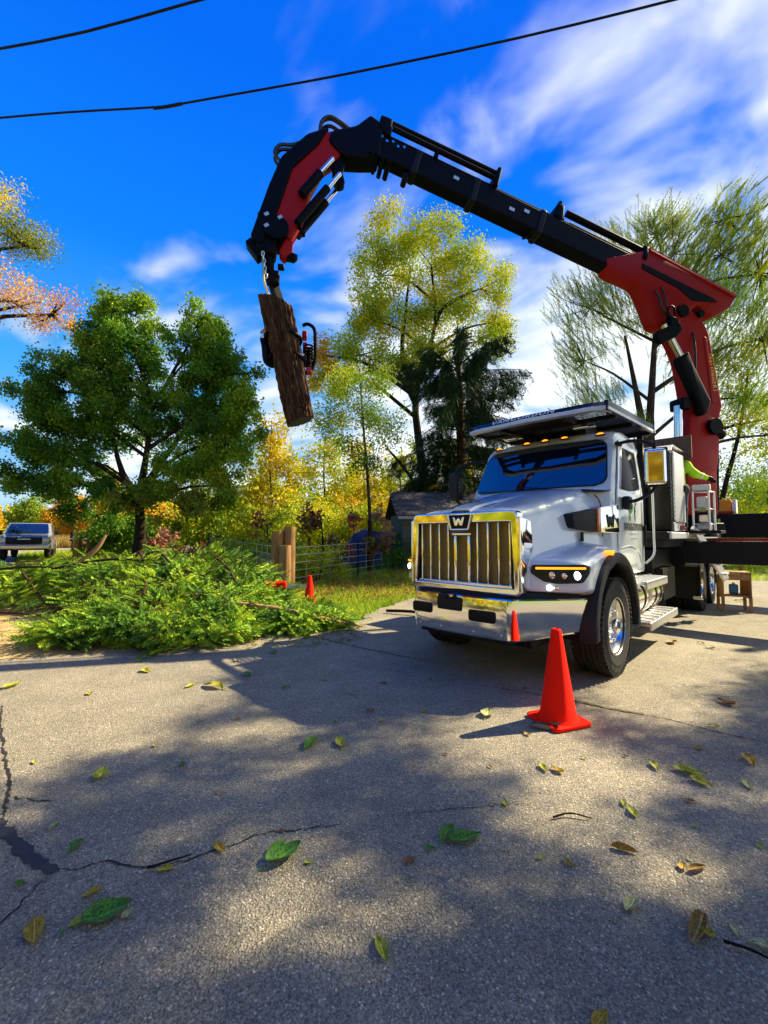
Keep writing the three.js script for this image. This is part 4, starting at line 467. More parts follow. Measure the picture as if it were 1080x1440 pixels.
// ---------------------------------------------------------------- grapple hanging from the jib
const cranePos = (s, h, l) => { const c = Math.cos(CTURN), n = Math.sin(CTURN); return [CRANE[0] + s * c + l * n, h, CRANE[2] - s * n + l * c]; };
{
  const G0 = cranePos(7.96, 5.8, 0); const gr = thing('log_grapple', 'red and black grapple hanging on the crane jib around the log', 'grapple', G0, CTURN);
  const o = (s, h, l) => [s - 7.96, h - 5.8, l];
  add(gr, 'rotator', [rod(o(7.95, 5.92, 0), o(7.95, 5.62, 0), 0.085, 0.085, 20), rbox(0.16, 0.1, 0.18, 0.03, ...o(7.86, 5.58, 0)), rod(o(7.9, 5.62, 0.02), o(7.88, 5.46, 0.03), 0.12, 0.10, 18), rbox(0.1, 0.07, 0.1, 0.02, ...o(7.76, 5.7, -0.05))], M.steel);
  const ch = []; for (let i = 0; i < 7; i++) ch.push(new THREE.TorusGeometry(0.032, 0.011, 6, 12).scale(0.7, 1.2, 1).rotateY(i % 2 ? Math.PI / 2 : 0).translate(...o(8.03 - i * 0.008, 5.84 - i * 0.058, -0.12))); add(gr, 'chain', ch, M.alum);
  add(gr, 'hydraulic_hose', [tube([o(8.04, 5.9, -0.1), o(8.02, 5.6, -0.13), o(8.0, 5.38, -0.12), o(7.9, 5.2, 0.05), o(7.75, 5.05, 0.25)], 0.016, 24, 6)], M.brass);
  add(gr, 'main_arm', [bar(o(7.88, 5.52, 0.16), o(7.52, 4.55, 0.36), 0.13, 0.11), bar(o(7.52, 4.55, 0.34), o(7.42, 4.12, 0.34), 0.16, 0.16)], M.steel);
  add(gr, 'saw_box', [rbox(0.08, 0.11, 0.16, 0.02, ...o(7.385, 4.72, 0.12))], M.red); add(gr, 'saw_motor', [rbox(0.08, 0.14, 0.16, 0.02, ...o(7.37, 4.52, 0.12))], M.red); add(gr, 'tool_foot', [rbox(0.10, 0.09, 0.16, 0.02, ...o(7.31, 4.12, 0.05))], M.redPaint); add(gr, 'valve_body', [rbox(0.1, 0.3, 0.14, 0.02, ...o(7.33, 4.38, 0.14))], M.steel);
  add(gr, 'guard_loop', [tube([o(7.42, 4.80, -0.05), o(7.34, 4.83, -0.06), o(7.24, 4.76, -0.06), o(7.22, 4.55, -0.05), o(7.22, 4.3, -0.02), o(7.28, 4.10, 0.0)], 0.028, 30, 8)], M.steel);
  const sp = []; for (let i = 0; i < 6; i++) sp.push(new THREE.TorusGeometry(0.06, 0.014, 6, 14).rotateX(Math.PI / 2).translate(...o(7.32, 4.5 - i * 0.05, 0.0))); add(gr, 'coil_spring', sp, M.steel);
  // two pairs of claws closed round the log; its axis is (7.85,5.17)-(7.45,3.30)
  const ax = (h) => 7.45 + (h - 3.3) / 1.87 * 0.40;
  for (const h of [4.55, 4.22]) {
    const c = ax(h), R = 0.262, pts = (a0, a1, n, ty) => { const q = []; for (let i = 0; i <= n; i++) { const t = i / n, a = lerp(a0, a1, t), r = R * (1 + 0.02 * Math.sin(t * 3)); q.push(o(c + Math.cos(a) * r, h + ty * t, Math.sin(a) * r)); } return q; };
    add(gr, 'claw', [tapered(pts(2.2, 4.35, 10, 0.06), [0.045, 0.04, 0.034, 0.012], 8)], M.steel); add(gr, 'claw', [tapered(pts(0.9, -0.5, 10, 0.05), [0.045, 0.045, 0.04, 0.02], 8)], M.steel);
  }
  add(gr, 'side_claw', [tapered([o(7.95, 4.62, 0.1), o(8.02, 4.58, 0.02), o(7.98, 4.42, -0.02), o(7.96, 4.2, 0.0), o(7.86, 4.10, -0.04)], [0.05, 0.045, 0.06, 0.05, 0.02], 8), rbox(0.08, 0.22, 0.12, 0.03, ...o(7.94, 4.36, 0.05))], M.steel);
  add(gr, 'claw_plate', [rbox(0.05, 0.08, 0.06, 0.01, ...o(8.02, 4.58, -0.03))], M.alum);
}
// ---------------------------------------------------------------- the log
{
  const T = cranePos(7.835, 5.15, 0), B = cranePos(7.435, 3.29, 0), d = V(T).sub(V(B)), L = d.length();
  const log = thing('tree_log', 'cut length of dark ridged tree trunk held up by the grapple', 'log', B); log.quaternion.setFromUnitVectors(new THREE.Vector3(0, 1, 0), d.normalize());
  const nx = 150, ny = 90, pos = [], idx = [], uv = [];
  for (let j = 0; j <= ny; j++) for (let i = 0; i <= nx; i++) { const a = i / nx * Math.PI * 2, v = j / ny, y0 = v * L, cx = Math.cos(a), cz = Math.sin(a); const w = 0.5 * N3(cx * 1.5, y0 * 0.8, cz * 1.5); const ridge = 1 - Math.abs(N3(cx * 5.2 + w, y0 * 1.15 + 0.4 * w, cz * 5.2)) * 1.6, rid2 = 1 - Math.abs(N3(cx * 10, y0 * 2.3, cz * 10 + 7)) * 1.5; const r = lerp(0.185, 0.215, v) * (1 + 0.05 * N3(cx, y0 * 0.9, cz)) + 0.032 * ridge + 0.013 * rid2; const tilt = (v - 0.5) * 2; const y = y0 + sst(0.85, 1, v) * cx * -0.12 * 1 + sst(0.15, 0, v) * cx * 0.03 + (j === ny ? 0.012 * N2(i * 0.7, 3) : 0); pos.push(cx * r, y, cz * r); uv.push(i / nx * 3, y0 * 1.5); }
  for (let j = 0; j < ny; j++) for (let i = 0; i < nx; i++) { const a = j * (nx + 1) + i; idx.push(a, a + nx + 1, a + 1, a + 1, a + nx + 1, a + nx + 2); }
  const g = new THREE.BufferGeometry(); g.setAttribute('position', new THREE.Float32BufferAttribute(pos, 3)); g.setAttribute('uv', new THREE.Float32BufferAttribute(uv, 2)); g.setIndex(idx); g.computeVertexNormals();
  add(log, 'bark', g, bark(0.17, 0.105, 0.068));
  for (const j of [0, ny]) { const p = [0, 0, 0], ring = []; for (let i = 0; i <= nx; i++) { const q = (j * (nx + 1) + i) * 3; ring.push([pos[q] * 0.97, pos[q + 1], pos[q + 2] * 0.97]); } const cen = [0, ring.reduce((s, q) => s + q[1], 0) / ring.length, 0]; const P2 = [], I2 = []; P2.push(...cen); ring.forEach((q) => P2.push(...q)); for (let i = 1; i <= nx; i++) I2.push(0, i, i + 1); const e = new THREE.BufferGeometry(); e.setAttribute('position', new THREE.Float32BufferAttribute(P2, 3)); e.setIndex(I2); e.computeVertexNormals(); add(log, 'cut_end', e, std(j ? C(0.45, 0.28, 0.13) : C(0.06, 0.045, 0.035), 0.9), j ? 'freshly cut pale end' : undefined); }
  add(log, 'branch_stub', [tapered([[-0.17, L * 0.77, 0.03], [-0.25, L * 0.765, 0.04], [-0.30, L * 0.75, 0.05]], [0.07, 0.06, 0.05], 9)], M.timberPale);
}
// ---------------------------------------------------------------- the operator behind the locker, one arm out to the controls
{
  const cT = Math.cos(TURN), sT = Math.sin(TURN), tw = (x, y, z) => [TRUCK[0] + x * cT + z * sT, y, TRUCK[2] - x * sT + z * cT];
  const base = tw(1.02, 1.585, -4.22), P = thing('person', 'person in yellow-green work jacket standing at the crane controls', 'person', base, TURN);
  // joints in the truck's axes, relative to the standing point
  const J = { foot1: [0.1, 0.05, 0.1], foot2: [-0.1, 0.05, 0.1], ank1: [0.1, 0.08, 0], ank2: [-0.1, 0.08, 0], kn1: [0.1, 0.42, 0.05], kn2: [-0.1, 0.42, 0.05], hip1: [0.09, 0.78, -0.02], hip2: [-0.09, 0.78, -0.02], pel: [0, 0.82, -0.02], che: [-0.02, 1.08, 0.02], neck: [-0.02, 1.27, 0.02], sh1: [0.16, 1.22, 0.02], sh2: [-0.2, 1.22, 0.02], el1: [0.28, 1.06, -0.06], wr1: [0.43, 0.985, -0.16], el2: [-0.26, 0.96, -0.02], wr2: [-0.2, 0.82, -0.22] };
  const sdf = (bones, k) => (p) => { let d = 9; for (const [a, b, r0, r1] of bones) { const ax = b[0] - a[0], ay = b[1] - a[1], az = b[2] - a[2], t = clamp(((p[0] - a[0]) * ax + (p[1] - a[1]) * ay + (p[2] - a[2]) * az) / (ax * ax + ay * ay + az * az)); const q = Math.hypot(p[0] - a[0] - ax * t, p[1] - a[1] - ay * t, p[2] - a[2] - az * t) - lerp(r0, r1, t); const h = clamp(0.5 + 0.5 * (d - q) / k); d = lerp(d, q, h) - k * h * (1 - h); } return d; };
  function march(f, c, half, res) { const mc = new MarchingCubes(res, new THREE.MeshBasicMaterial(), true, false, 60000); mc.isolation = 0; const s = 2 * half / res; for (let z = 0; z < res; z++) for (let y = 0; y < res; y++) for (let x = 0; x < res; x++) mc.field[x + y * res + z * res * res] = -f([c[0] + (x - res / 2) * s, c[1] + (y - res / 2) * s, c[2] + (z - res / 2) * s]); mc.update(); const n = mc.count, g = new THREE.BufferGeometry(); const p = new Float32Array(n * 3); for (let i = 0; i < n; i++) { p[i * 3] = c[0] + mc.positionArray[i * 3] * half; p[i * 3 + 1] = c[1] + mc.positionArray[i * 3 + 1] * half; p[i * 3 + 2] = c[2] + mc.positionArray[i * 3 + 2] * half; } g.setAttribute('position', new THREE.BufferAttribute(p, 3)); const m = mergeVertices(g, 1e-4); m.computeVertexNormals(); return m; }
  const jacket = march(sdf([[J.pel, J.che, 0.155, 0.165], [J.che, J.neck, 0.15, 0.07], [J.sh2, J.sh1, 0.085, 0.085], [J.sh1, J.el1, 0.08, 0.066], [J.el1, J.wr1, 0.066, 0.05], [J.sh2, J.el2, 0.08, 0.065], [J.el2, J.wr2, 0.065, 0.05]], 0.05), [0.08, 1.02, -0.03], 0.55, 72);
  const trousers = march(sdf([[J.hip1, J.kn1, 0.10, 0.075], [J.kn1, J.ank1, 0.075, 0.058], [J.hip2, J.kn2, 0.10, 0.075], [J.kn2, J.ank2, 0.075, 0.058], [J.hip1, J.hip2, 0.12, 0.12]], 0.03), [0, 0.45, 0], 0.5, 60);
  const hd = [-0.02, 1.40, 0.05]; const head = march((p) => { const x = p[0] - hd[0], y = p[1] - hd[1], z = p[2] - hd[2]; let d = (Math.hypot(x / 0.078, y / 0.115, z / 0.098) - 1) * 0.085; d = Math.min(d, Math.hypot(x, (y + 0.005) / 1.6, z - 0.098) - 0.018, Math.hypot(Math.abs(x) - 0.08, y / 1.6, z) - 0.017, Math.hypot(x, clamp(-(y + 0.1), 0, 0.1) + y + 0.1, z + 0.01) - 0.055); return d; }, hd, 0.2, 48);
  const body = add(P, 'body', [head], M.skin); add(body, 'trousers', [trousers], M.cloth); add(body, 'jacket', [jacket], M.hivis, 'yellow-green jacket');
  const cuff = (t) => [lerp(J.el1[0], J.wr1[0], t), lerp(J.el1[1], J.wr1[1], t), lerp(J.el1[2], J.wr1[2], t)];
  add(body, 'reflective_band', [rod(cuff(0.55), cuff(0.7), 0.061, 0.059, 16)], M.white);
  const w = J.wr1, dir = [0.75, -0.3, -0.55], gl = (t, dy = 0, dx = 0) => [w[0] + dir[0] * t + dx, w[1] + dir[1] * t + dy, w[2] + dir[2] * t]; const fing = []; for (let i = 0; i < 4; i++) fing.push(tapered([gl(0.07, 0, i * 0.02 - 0.03), gl(0.12, -0.012, i * 0.021 - 0.03), gl(0.135, -0.045, i * 0.021 - 0.03), gl(0.115, -0.06, i * 0.02 - 0.03)], [0.012, 0.011, 0.009], 7));
  add(body, 'glove', [rod(w, gl(0.08), 0.036, 0.042, 14), ...fing, tapered([gl(0.02, 0.02, 0.03), gl(0.06, 0.0, 0.055), gl(0.09, -0.03, 0.045)], [0.015, 0.013, 0.01], 7)], M.black);
  add(body, 'boot', [rbox(0.1, 0.1, 0.28, 0.04, 0.1, 0.05, 0.05), rbox(0.1, 0.1, 0.28, 0.04, -0.1, 0.05, 0.05)], M.black);
  add(body, 'helmet', [new THREE.SphereGeometry(0.125, 24, 12, 0, Math.PI * 2, 0, Math.PI / 2).scale(0.95, 0.9, 1.1).translate(hd[0], hd[1] + 0.035, hd[2] - 0.005), rbox(0.2, 0.015, 0.1, 0.007, hd[0], hd[1] + 0.04, hd[2] + 0.13)], M.white);
}

// ---------------------------------------------------------------- vegetation
function leafQuad(L, w, fold = 0.25) { return [[0, 0, 0], [w / 2, L * 0.45, w * fold], [0, L, 0], [-w / 2, L * 0.45, w * fold]]; }
function sprig(n, spread, L, w, seed, flat = 0) { // a handful of leaves round a point
  const r = rngOf(seed), pos = [], idx = []; for (let i = 0; i < n; i++) { const q = leafQuad(L * (0.7 + r() * 0.6), w * (0.7 + r() * 0.6)); const e = new THREE.Euler(r() * 6.28, r() * 6.28, r() * 6.28), m = new THREE.Matrix4().makeRotationFromEuler(e); const c = new THREE.Vector3(r() - 0.5, r() - 0.5, r() - 0.5).multiplyScalar(spread * 2); const b = pos.length / 3; for (const p of q) { const v = V(p).applyMatrix4(m).add(c); pos.push(v.x, v.y, v.z); } idx.push(b, b + 1, b + 2, b, b + 2, b + 3); }
  const g = new THREE.BufferGeometry(); g.setAttribute('position', new THREE.Float32BufferAttribute(pos, 3)); g.setIndex(idx); const h = g.toNonIndexed(); h.computeVertexNormals(); return h;
}
function shoot(n, len, L, w, seed, droop = 0, up = 0.9) { // leaves in two ranks along a stem on +y
  const r = rngOf(seed), pos = [], idx = []; const quad = (c, d, side, LL, ww) => { const t = d.clone().normalize(), s = side.clone().normalize().multiplyScalar(ww / 2), b = pos.length / 3; for (const p of [c, c.clone().addScaledVector(t, LL * 0.45).add(s), c.clone().addScaledVector(t, LL), c.clone().addScaledVector(t, LL * 0.45).sub(s)]) pos.push(p.x, p.y, p.z); idx.push(b, b + 1, b + 2, b, b + 2, b + 3); };
  for (let i = 0; i < n; i++) { const t = (i + 0.5) / n, y = t * len, sd = i % 2 ? 1 : -1, c = new THREE.Vector3(0, y - droop * t * t * len, droop * t * t * len * 0.3); const d = new THREE.Vector3(sd * (0.7 + 0.3 * r()), up * (0.6 + r() * 0.6), (r() - 0.5) * 0.7); quad(c, d, new THREE.Vector3(r() - 0.5, 0.2, 1), L * (1 - 0.35 * t) * (0.8 + r() * 0.4), w); }
  quad(new THREE.Vector3(0, 0, 0), new THREE.Vector3(0, 1, 0), new THREE.Vector3(1, 0, 0.3), len, 0.012);
  const g = new THREE.BufferGeometry(); g.setAttribute('position', new THREE.Float32BufferAttribute(pos, 3)); g.setIndex(idx); const h = g.toNonIndexed(); h.computeVertexNormals(); return h;
}
const GEO = { broad: sprig(9, 0.30, 0.17, 0.11, 1), leafy: sprig(11, 0.32, 0.145, 0.085, 12), small: sprig(12, 0.30, 0.11, 0.065, 2), fine: sprig(14, 0.34, 0.085, 0.045, 3), shoot: shoot(30, 0.85, 0.10, 0.05, 4, 0, 0.6), needle: shoot(26, 0.75, 0.12, 0.028, 5, 0.5, 0.35), frond: shoot(34, 0.62, 0.085, 0.022, 6, 0.12, 0.75), frond2: shoot(26, 0.45, 0.10, 0.026, 7, 0.25, 0.6), bigleaf: sprig(6, 0.2, 0.30, 0.17, 8), far: sprig(10, 0.55, 0.34, 0.24, 9) };
const PAL = {
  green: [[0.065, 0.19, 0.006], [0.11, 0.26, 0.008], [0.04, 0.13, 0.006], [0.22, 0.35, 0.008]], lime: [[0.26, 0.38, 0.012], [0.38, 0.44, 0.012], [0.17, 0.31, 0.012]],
  yellow: [[0.66, 0.56, 0.015], [0.70, 0.54, 0.012], [0.50, 0.52, 0.015], [0.74, 0.46, 0.012]], yellowGreen: [[0.60, 0.60, 0.012], [0.42, 0.52, 0.012], [0.72, 0.60, 0.012], [0.27, 0.40, 0.012]], orange: [[0.80, 0.48, 0.01], [0.74, 0.52, 0.01], [0.72, 0.36, 0.01]],
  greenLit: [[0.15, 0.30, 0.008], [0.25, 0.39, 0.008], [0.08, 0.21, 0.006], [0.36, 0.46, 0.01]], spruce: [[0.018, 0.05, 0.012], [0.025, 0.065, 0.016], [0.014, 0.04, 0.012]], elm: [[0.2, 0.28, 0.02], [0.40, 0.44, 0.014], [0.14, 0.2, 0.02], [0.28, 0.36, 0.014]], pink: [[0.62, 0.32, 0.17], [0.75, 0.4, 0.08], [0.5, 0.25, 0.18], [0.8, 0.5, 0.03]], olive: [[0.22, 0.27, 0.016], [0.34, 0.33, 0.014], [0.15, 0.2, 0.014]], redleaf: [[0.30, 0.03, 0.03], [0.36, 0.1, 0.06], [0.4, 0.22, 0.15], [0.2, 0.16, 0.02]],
};
const _m = new THREE.Matrix4(), _q = new THREE.Quaternion(), _c = new THREE.Color();
function scatter(parent, name, geo, mat, items) { const im = new THREE.InstancedMesh(geo, mat, items.length); items.forEach((it, i) => { _q.setFromEuler(it.e); _m.compose(it.p, it.q || _q, new THREE.Vector3(it.s, it.s * (it.sy || 1), it.s)); im.setMatrixAt(i, _m); im.setColorAt(i, _c.setRGB(...it.c)); }); im.name = name; im.castShadow = im.receiveShadow = true; parent.add(im); return im; }
const pick = (r, pal) => { const c = pal[Math.floor(r() * pal.length)], k = 0.75 + r() * 0.5, h = (r() - 0.5) * 0.12; return [c[0] * k * (1 + h), c[1] * k, c[2] * k]; };
// blobs: [x, y, z, rx, ry, rz, count, palette?]; trunk: list of points; limbs reach every blob
function tree({ name = 'deciduous_tree', label, group, pos, trunk, r0 = 0.3, r1 = 0.08, blobs, geo = GEO.small, pal, size = 1, clump = 16, tight = 0.22, barkMat = M.barkGrey, seed = 1, outward = 0, twigs = 5, limbsExtra = [], mat = M.leaf, keep, droop = 0, limbs = true, reach = 1 }) {
  const r = rngOf(seed * 7919 + 13), y0 = land(pos[0], pos[1]) - 0.05, t = thing(name, label, name.includes('shrub') || name.includes('bush') ? 'shrub' : 'tree', [pos[0], y0, pos[1]], 0, group);
  const wood = [], items = []; const cv = new THREE.CatmullRomCurve3(trunk.map(V)); wood.push(tapered(trunk, trunk.map((_, i) => lerp(r0, r1, Math.pow(i / (trunk.length - 1), 0.8))), 10, 0.05));
  wood.push(tapered([[trunk[0][0], -0.1, trunk[0][2]], [trunk[0][0], 0.25, trunk[0][2]]], [r0 * 1.5, r0 * 1.02], 10, 0.1));
  for (const l of limbsExtra) wood.push(tapered(l.pts, l.r || [0.1, 0.02], 7));
  const from = (y) => { y = Math.max(y, trunk[trunk.length - 1][1] * 0.36); let best = 0.5, bd = 1e9; for (let i = 0; i <= 30; i++) { const p = cv.getPoint(i / 30), d = Math.abs(p.y - y); if (d < bd) { bd = d; best = i / 30; } } return cv.getPoint(best); };
  for (const [bx, by, bz, rx, ry, rz, n, bp] of blobs) {
    const c = new THREE.Vector3(bx, by, bz), s = from(by - ry * 0.5 - Math.hypot(bx - trunk[trunk.length - 1][0], bz) * 0.32); const mid = s.clone().lerp(c, 0.55); mid.y += Math.hypot(c.x - s.x, c.z - s.z) * (0.04 + 0.12 * r()); mid.x += (r() - 0.5) * 0.5; mid.z += (r() - 0.5) * 0.5; const lr = clamp(0.018 * s.distanceTo(c) * (r0 / 0.3), 0.02, r0 * 0.45); if (limbs) wood.push(tapered([s.toArray(), mid.toArray(), c.toArray()], [lr, lr * 0.65, lr * 0.3], 6));
    const m = Math.max(1, Math.round(n / clump));
    for (let k = 0; k < m; k++) {
      const d = new THREE.Vector3(r() - 0.5, r() - 0.5, r() - 0.5).normalize(), rad = Math.pow(r(), 0.45) * reach, cc = new THREE.Vector3(bx + d.x * rx * rad, by + d.y * ry * rad, bz + d.z * rz * rad);
      
      if (limbs && k % Math.max(1, Math.round(m / twigs)) === 0) { const tm = c.clone().lerp(cc, 0.5); tm.y -= 0.05; wood.push(tapered([c.toArray(), tm.toArray(), cc.toArray()], [lr * 0.35, lr * 0.25, 0.008], 5)); }
      const tone = pick(r, bp || pal);
      for (let j = 0; j < clump; j++) {
        const g = () => (r() + r() + r() - 1.5) * 1.3, p = new THREE.Vector3(cc.x + g() * rx * tight, cc.y + g() * ry * tight * 0.8, cc.z + g() * rz * tight); const it = { p, s: size * (0.6 + r() * 0.7), e: new THREE.Euler(r() * 6.28, r() * 6.28, r() * 6.28) };
        if (keep && !keep(p.x + pos[0], p.y + y0, p.z + pos[1])) continue; const own = pick(r, bp || pal); it.c = [0, 1, 2].map((q) => lerp(tone[q], own[q], 0.45));
        if (outward) { const hx = p.x - trunk[trunk.length - 1][0] * 0.6, hl = Math.hypot(hx, p.z) || 1; const o = new THREE.Vector3(hx / hl * 0.6, 1 - droop, p.z / hl * 0.6).add(new THREE.Vector3(r() - 0.5, (r() - 0.5) * 0.5, r() - 0.5)).normalize(); it.q = new THREE.Quaternion().setFromUnitVectors(new THREE.Vector3(0, 1, 0), o).multiply(new THREE.Quaternion().setFromAxisAngle(new THREE.Vector3(0, 1, 0), r() * 6.28)); }
        items.push(it);
      }
    }
  }
  add(t, 'trunk', wood.map((g) => g), barkMat); scatter(t, 'crown', geo, mat, items).userData.kind = 'stuff'; return t;
}
// big green tree beyond the fence, left
tree({ label: 'broad dark green leafy tree standing beyond the post fence', pos: [-12.6, -22], trunk: [[0, 0, 0], [0.05, 1.5, 0], [0.0, 3.2, 0.1], [0.3, 5.2, 0.2], [0.5, 8, 0]], r0: 0.34, r1: 0.1, barkMat: M.barkDark, seed: 3, geo: GEO.leafy, pal: PAL.green, size: 1.15, clump: 26, tight: 0.13, reach: 1.12, twigs: 7,
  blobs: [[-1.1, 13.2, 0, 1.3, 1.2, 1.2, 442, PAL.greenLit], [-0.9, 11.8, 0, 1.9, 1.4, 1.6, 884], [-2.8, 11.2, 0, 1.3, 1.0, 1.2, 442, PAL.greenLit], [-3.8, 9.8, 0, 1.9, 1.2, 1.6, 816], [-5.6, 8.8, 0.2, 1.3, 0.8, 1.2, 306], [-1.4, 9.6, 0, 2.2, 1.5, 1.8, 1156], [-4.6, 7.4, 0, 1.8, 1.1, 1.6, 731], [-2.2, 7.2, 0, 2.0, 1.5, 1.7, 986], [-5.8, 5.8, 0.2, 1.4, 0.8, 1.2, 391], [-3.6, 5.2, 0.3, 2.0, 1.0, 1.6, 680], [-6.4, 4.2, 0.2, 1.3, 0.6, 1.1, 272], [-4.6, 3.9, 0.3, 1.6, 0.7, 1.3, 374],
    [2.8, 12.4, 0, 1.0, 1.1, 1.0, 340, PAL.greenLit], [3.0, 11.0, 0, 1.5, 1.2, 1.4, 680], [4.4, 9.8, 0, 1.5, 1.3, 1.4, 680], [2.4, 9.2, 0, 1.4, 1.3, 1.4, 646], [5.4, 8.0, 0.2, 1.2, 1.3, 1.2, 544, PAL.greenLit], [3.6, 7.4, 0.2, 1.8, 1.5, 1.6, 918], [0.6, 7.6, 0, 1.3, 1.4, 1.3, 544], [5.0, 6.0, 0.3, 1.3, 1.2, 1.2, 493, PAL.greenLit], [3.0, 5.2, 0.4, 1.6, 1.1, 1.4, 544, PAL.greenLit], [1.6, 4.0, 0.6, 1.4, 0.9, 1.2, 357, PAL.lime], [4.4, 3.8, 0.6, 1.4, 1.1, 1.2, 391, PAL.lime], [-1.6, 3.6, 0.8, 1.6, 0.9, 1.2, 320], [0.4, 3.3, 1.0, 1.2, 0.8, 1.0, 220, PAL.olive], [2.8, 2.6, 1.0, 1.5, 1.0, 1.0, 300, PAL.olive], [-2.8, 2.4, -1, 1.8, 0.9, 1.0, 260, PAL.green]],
  limbsExtra: [{ pts: [[0, 3.2, 0.1], [-1.0, 4.6, 0], [-1.8, 7, -0.2]], r: [0.22, 0.15, 0.06] }, { pts: [[0.1, 3.6, 0.1], [1.2, 5.2, 0.2], [3.2, 8.2, 0.1]], r: [0.2, 0.14, 0.05] }] });
// tall yellow-green tree in the middle
tree({ label: 'tall slender tree with thin yellow-green autumn crown behind the shed', pos: [2.35, -24], trunk: [[0, 0, 0], [0, 3, 0], [-0.3, 6, 0], [-0.55, 9.2, 0], [-0.1, 11, 0.1], [0.6, 13.4, 0], [0.4, 17, 0]], r0: 0.36, r1: 0.06, barkMat: M.barkDark, seed: 5, geo: GEO.small, pal: PAL.yellowGreen, size: 1.35, clump: 22, tight: 0.15, reach: 1.15, twigs: 10,
  blobs: [[-0.6, 18.4, 0, 2.2, 1.8, 2, 641], [1.4, 17.2, 0.2, 2.0, 1.6, 1.8, 540], [-2.6, 16.4, 0, 1.6, 1.6, 1.6, 438], [3.3, 15.6, 0, 1.6, 1.2, 1.4, 405], [-1.6, 14.2, 0.3, 2.4, 1.7, 2, 708], [1.0, 14.8, -0.2, 1.6, 1.4, 1.5, 438], [4.2, 13.6, 0, 1.0, 0.9, 1, 185], [3.0, 12.4, 0.1, 1.6, 0.9, 1.2, 252], [-3.6, 11.6, 0.2, 1.6, 1.3, 1.4, 387], [-1.2, 11.2, 0.2, 1.5, 1.1, 1.3, 371], [-3.4, 13.8, 0, 1.2, 1.1, 1.2, 252], [0.6, 11.8, 0, 1.2, 0.9, 1, 185], [-5.6, 10.6, 0.2, 1.2, 1.2, 1, 286, PAL.yellow], [-6.2, 11.6, 0.2, 0.8, 0.7, 0.8, 135, PAL.orange]],
  limbsExtra: [{ pts: [[-0.5, 8.6, 0], [-1.4, 10.2, 0.1], [-3.2, 10.6, 0.2], [-4.4, 9.9, 0.2], [-5.6, 10.4, 0.2]], r: [0.16, 0.12, 0.09, 0.06, 0.03] }, { pts: [[-0.3, 10.4, 0.1], [0.5, 11.6, 0], [1.4, 12.2, 0], [2.0, 12.25, 0]], r: [0.15, 0.1, 0.06, 0.03] }, { pts: [[-0.55, 9.2, 0], [-1.3, 11.6, 0], [-1.1, 14.2, 0], [-0.8, 17, 0]], r: [0.18, 0.13, 0.09, 0.04] }, { pts: [[0, 2.6, 0], [-0.9, 4.6, 0.2], [-2.2, 6.2, 0.3]], r: [0.14, 0.1, 0.05] }, { pts: [[0.6, 13.4, 0], [1.2, 14.6, 0], [2.6, 15.4, 0]], r: [0.1, 0.07, 0.03] }] });
// dark spruce beside it
{
  const x = 3.75, z = -21, y0 = land(x, z), t = thing('spruce_tree', 'dark drooping spruce with broken top behind the cab', 'tree', [x, y0, z]); const r = rngOf(99), wood = [tapered([[0, -0.1, 0], [0.1, 3, 0], [0.05, 7, 0], [0.0, 10.6, 0]], [0.32, 0.27, 0.2, 0.12], 10, 0.05)], items = [];
  for (let k = 0; k < 46; k++) { const h = lerp(2.4, 10.3, Math.pow(k / 45, 0.9)), a = k * 2.4 + r(), L = (h > 8.5 ? lerp(2.4, 3.4, r()) : lerp(1.7, 3.6, r())) * (h < 4 ? 0.75 : 1); const rise = h > 7.5 ? 0.7 : 0.25, pts = [0, 0.35, 0.7, 1].map((s) => [Math.cos(a) * L * s, h + rise * s * 1.2 - (h > 7.5 ? 0.55 : 0.9) * s * s, Math.sin(a) * L * s]); wood.push(tapered(pts, [0.05, 0.035, 0.02, 0.008], 5)); const cv = new THREE.CatmullRomCurve3(pts.map(V)); const n = Math.round(L * 30); for (let i = 0; i < n; i++) { const s = 0.15 + 0.85 * r(), p = cv.getPoint(s), dn = 0.25 + r() * 0.9; for (let j = 0; j < 2; j++) { const o = new THREE.Vector3(Math.cos(a) * 0.6 + (r() - 0.5) * 1.4, -0.5 - r(), Math.sin(a) * 0.6 + (r() - 0.5) * 1.4).normalize(); items.push({ p: p.clone().add(new THREE.Vector3((r() - 0.5) * 0.4, -j * dn * 0.6, (r() - 0.5) * 0.4)), q: new THREE.Quaternion().setFromUnitVectors(new THREE.Vector3(0, 1, 0), o).multiply(new THREE.Quaternion().setFromAxisAngle(new THREE.Vector3(0, 1, 0), r() * 6)), e: new THREE.Euler(), s: 0.95 + r() * 0.7, c: pick(r, PAL.spruce) }); } } }
  add(t, 'trunk', wood, M.barkBrown); scatter(t, 'crown', GEO.needle, M.needle, items).userData.kind = 'stuff';
}
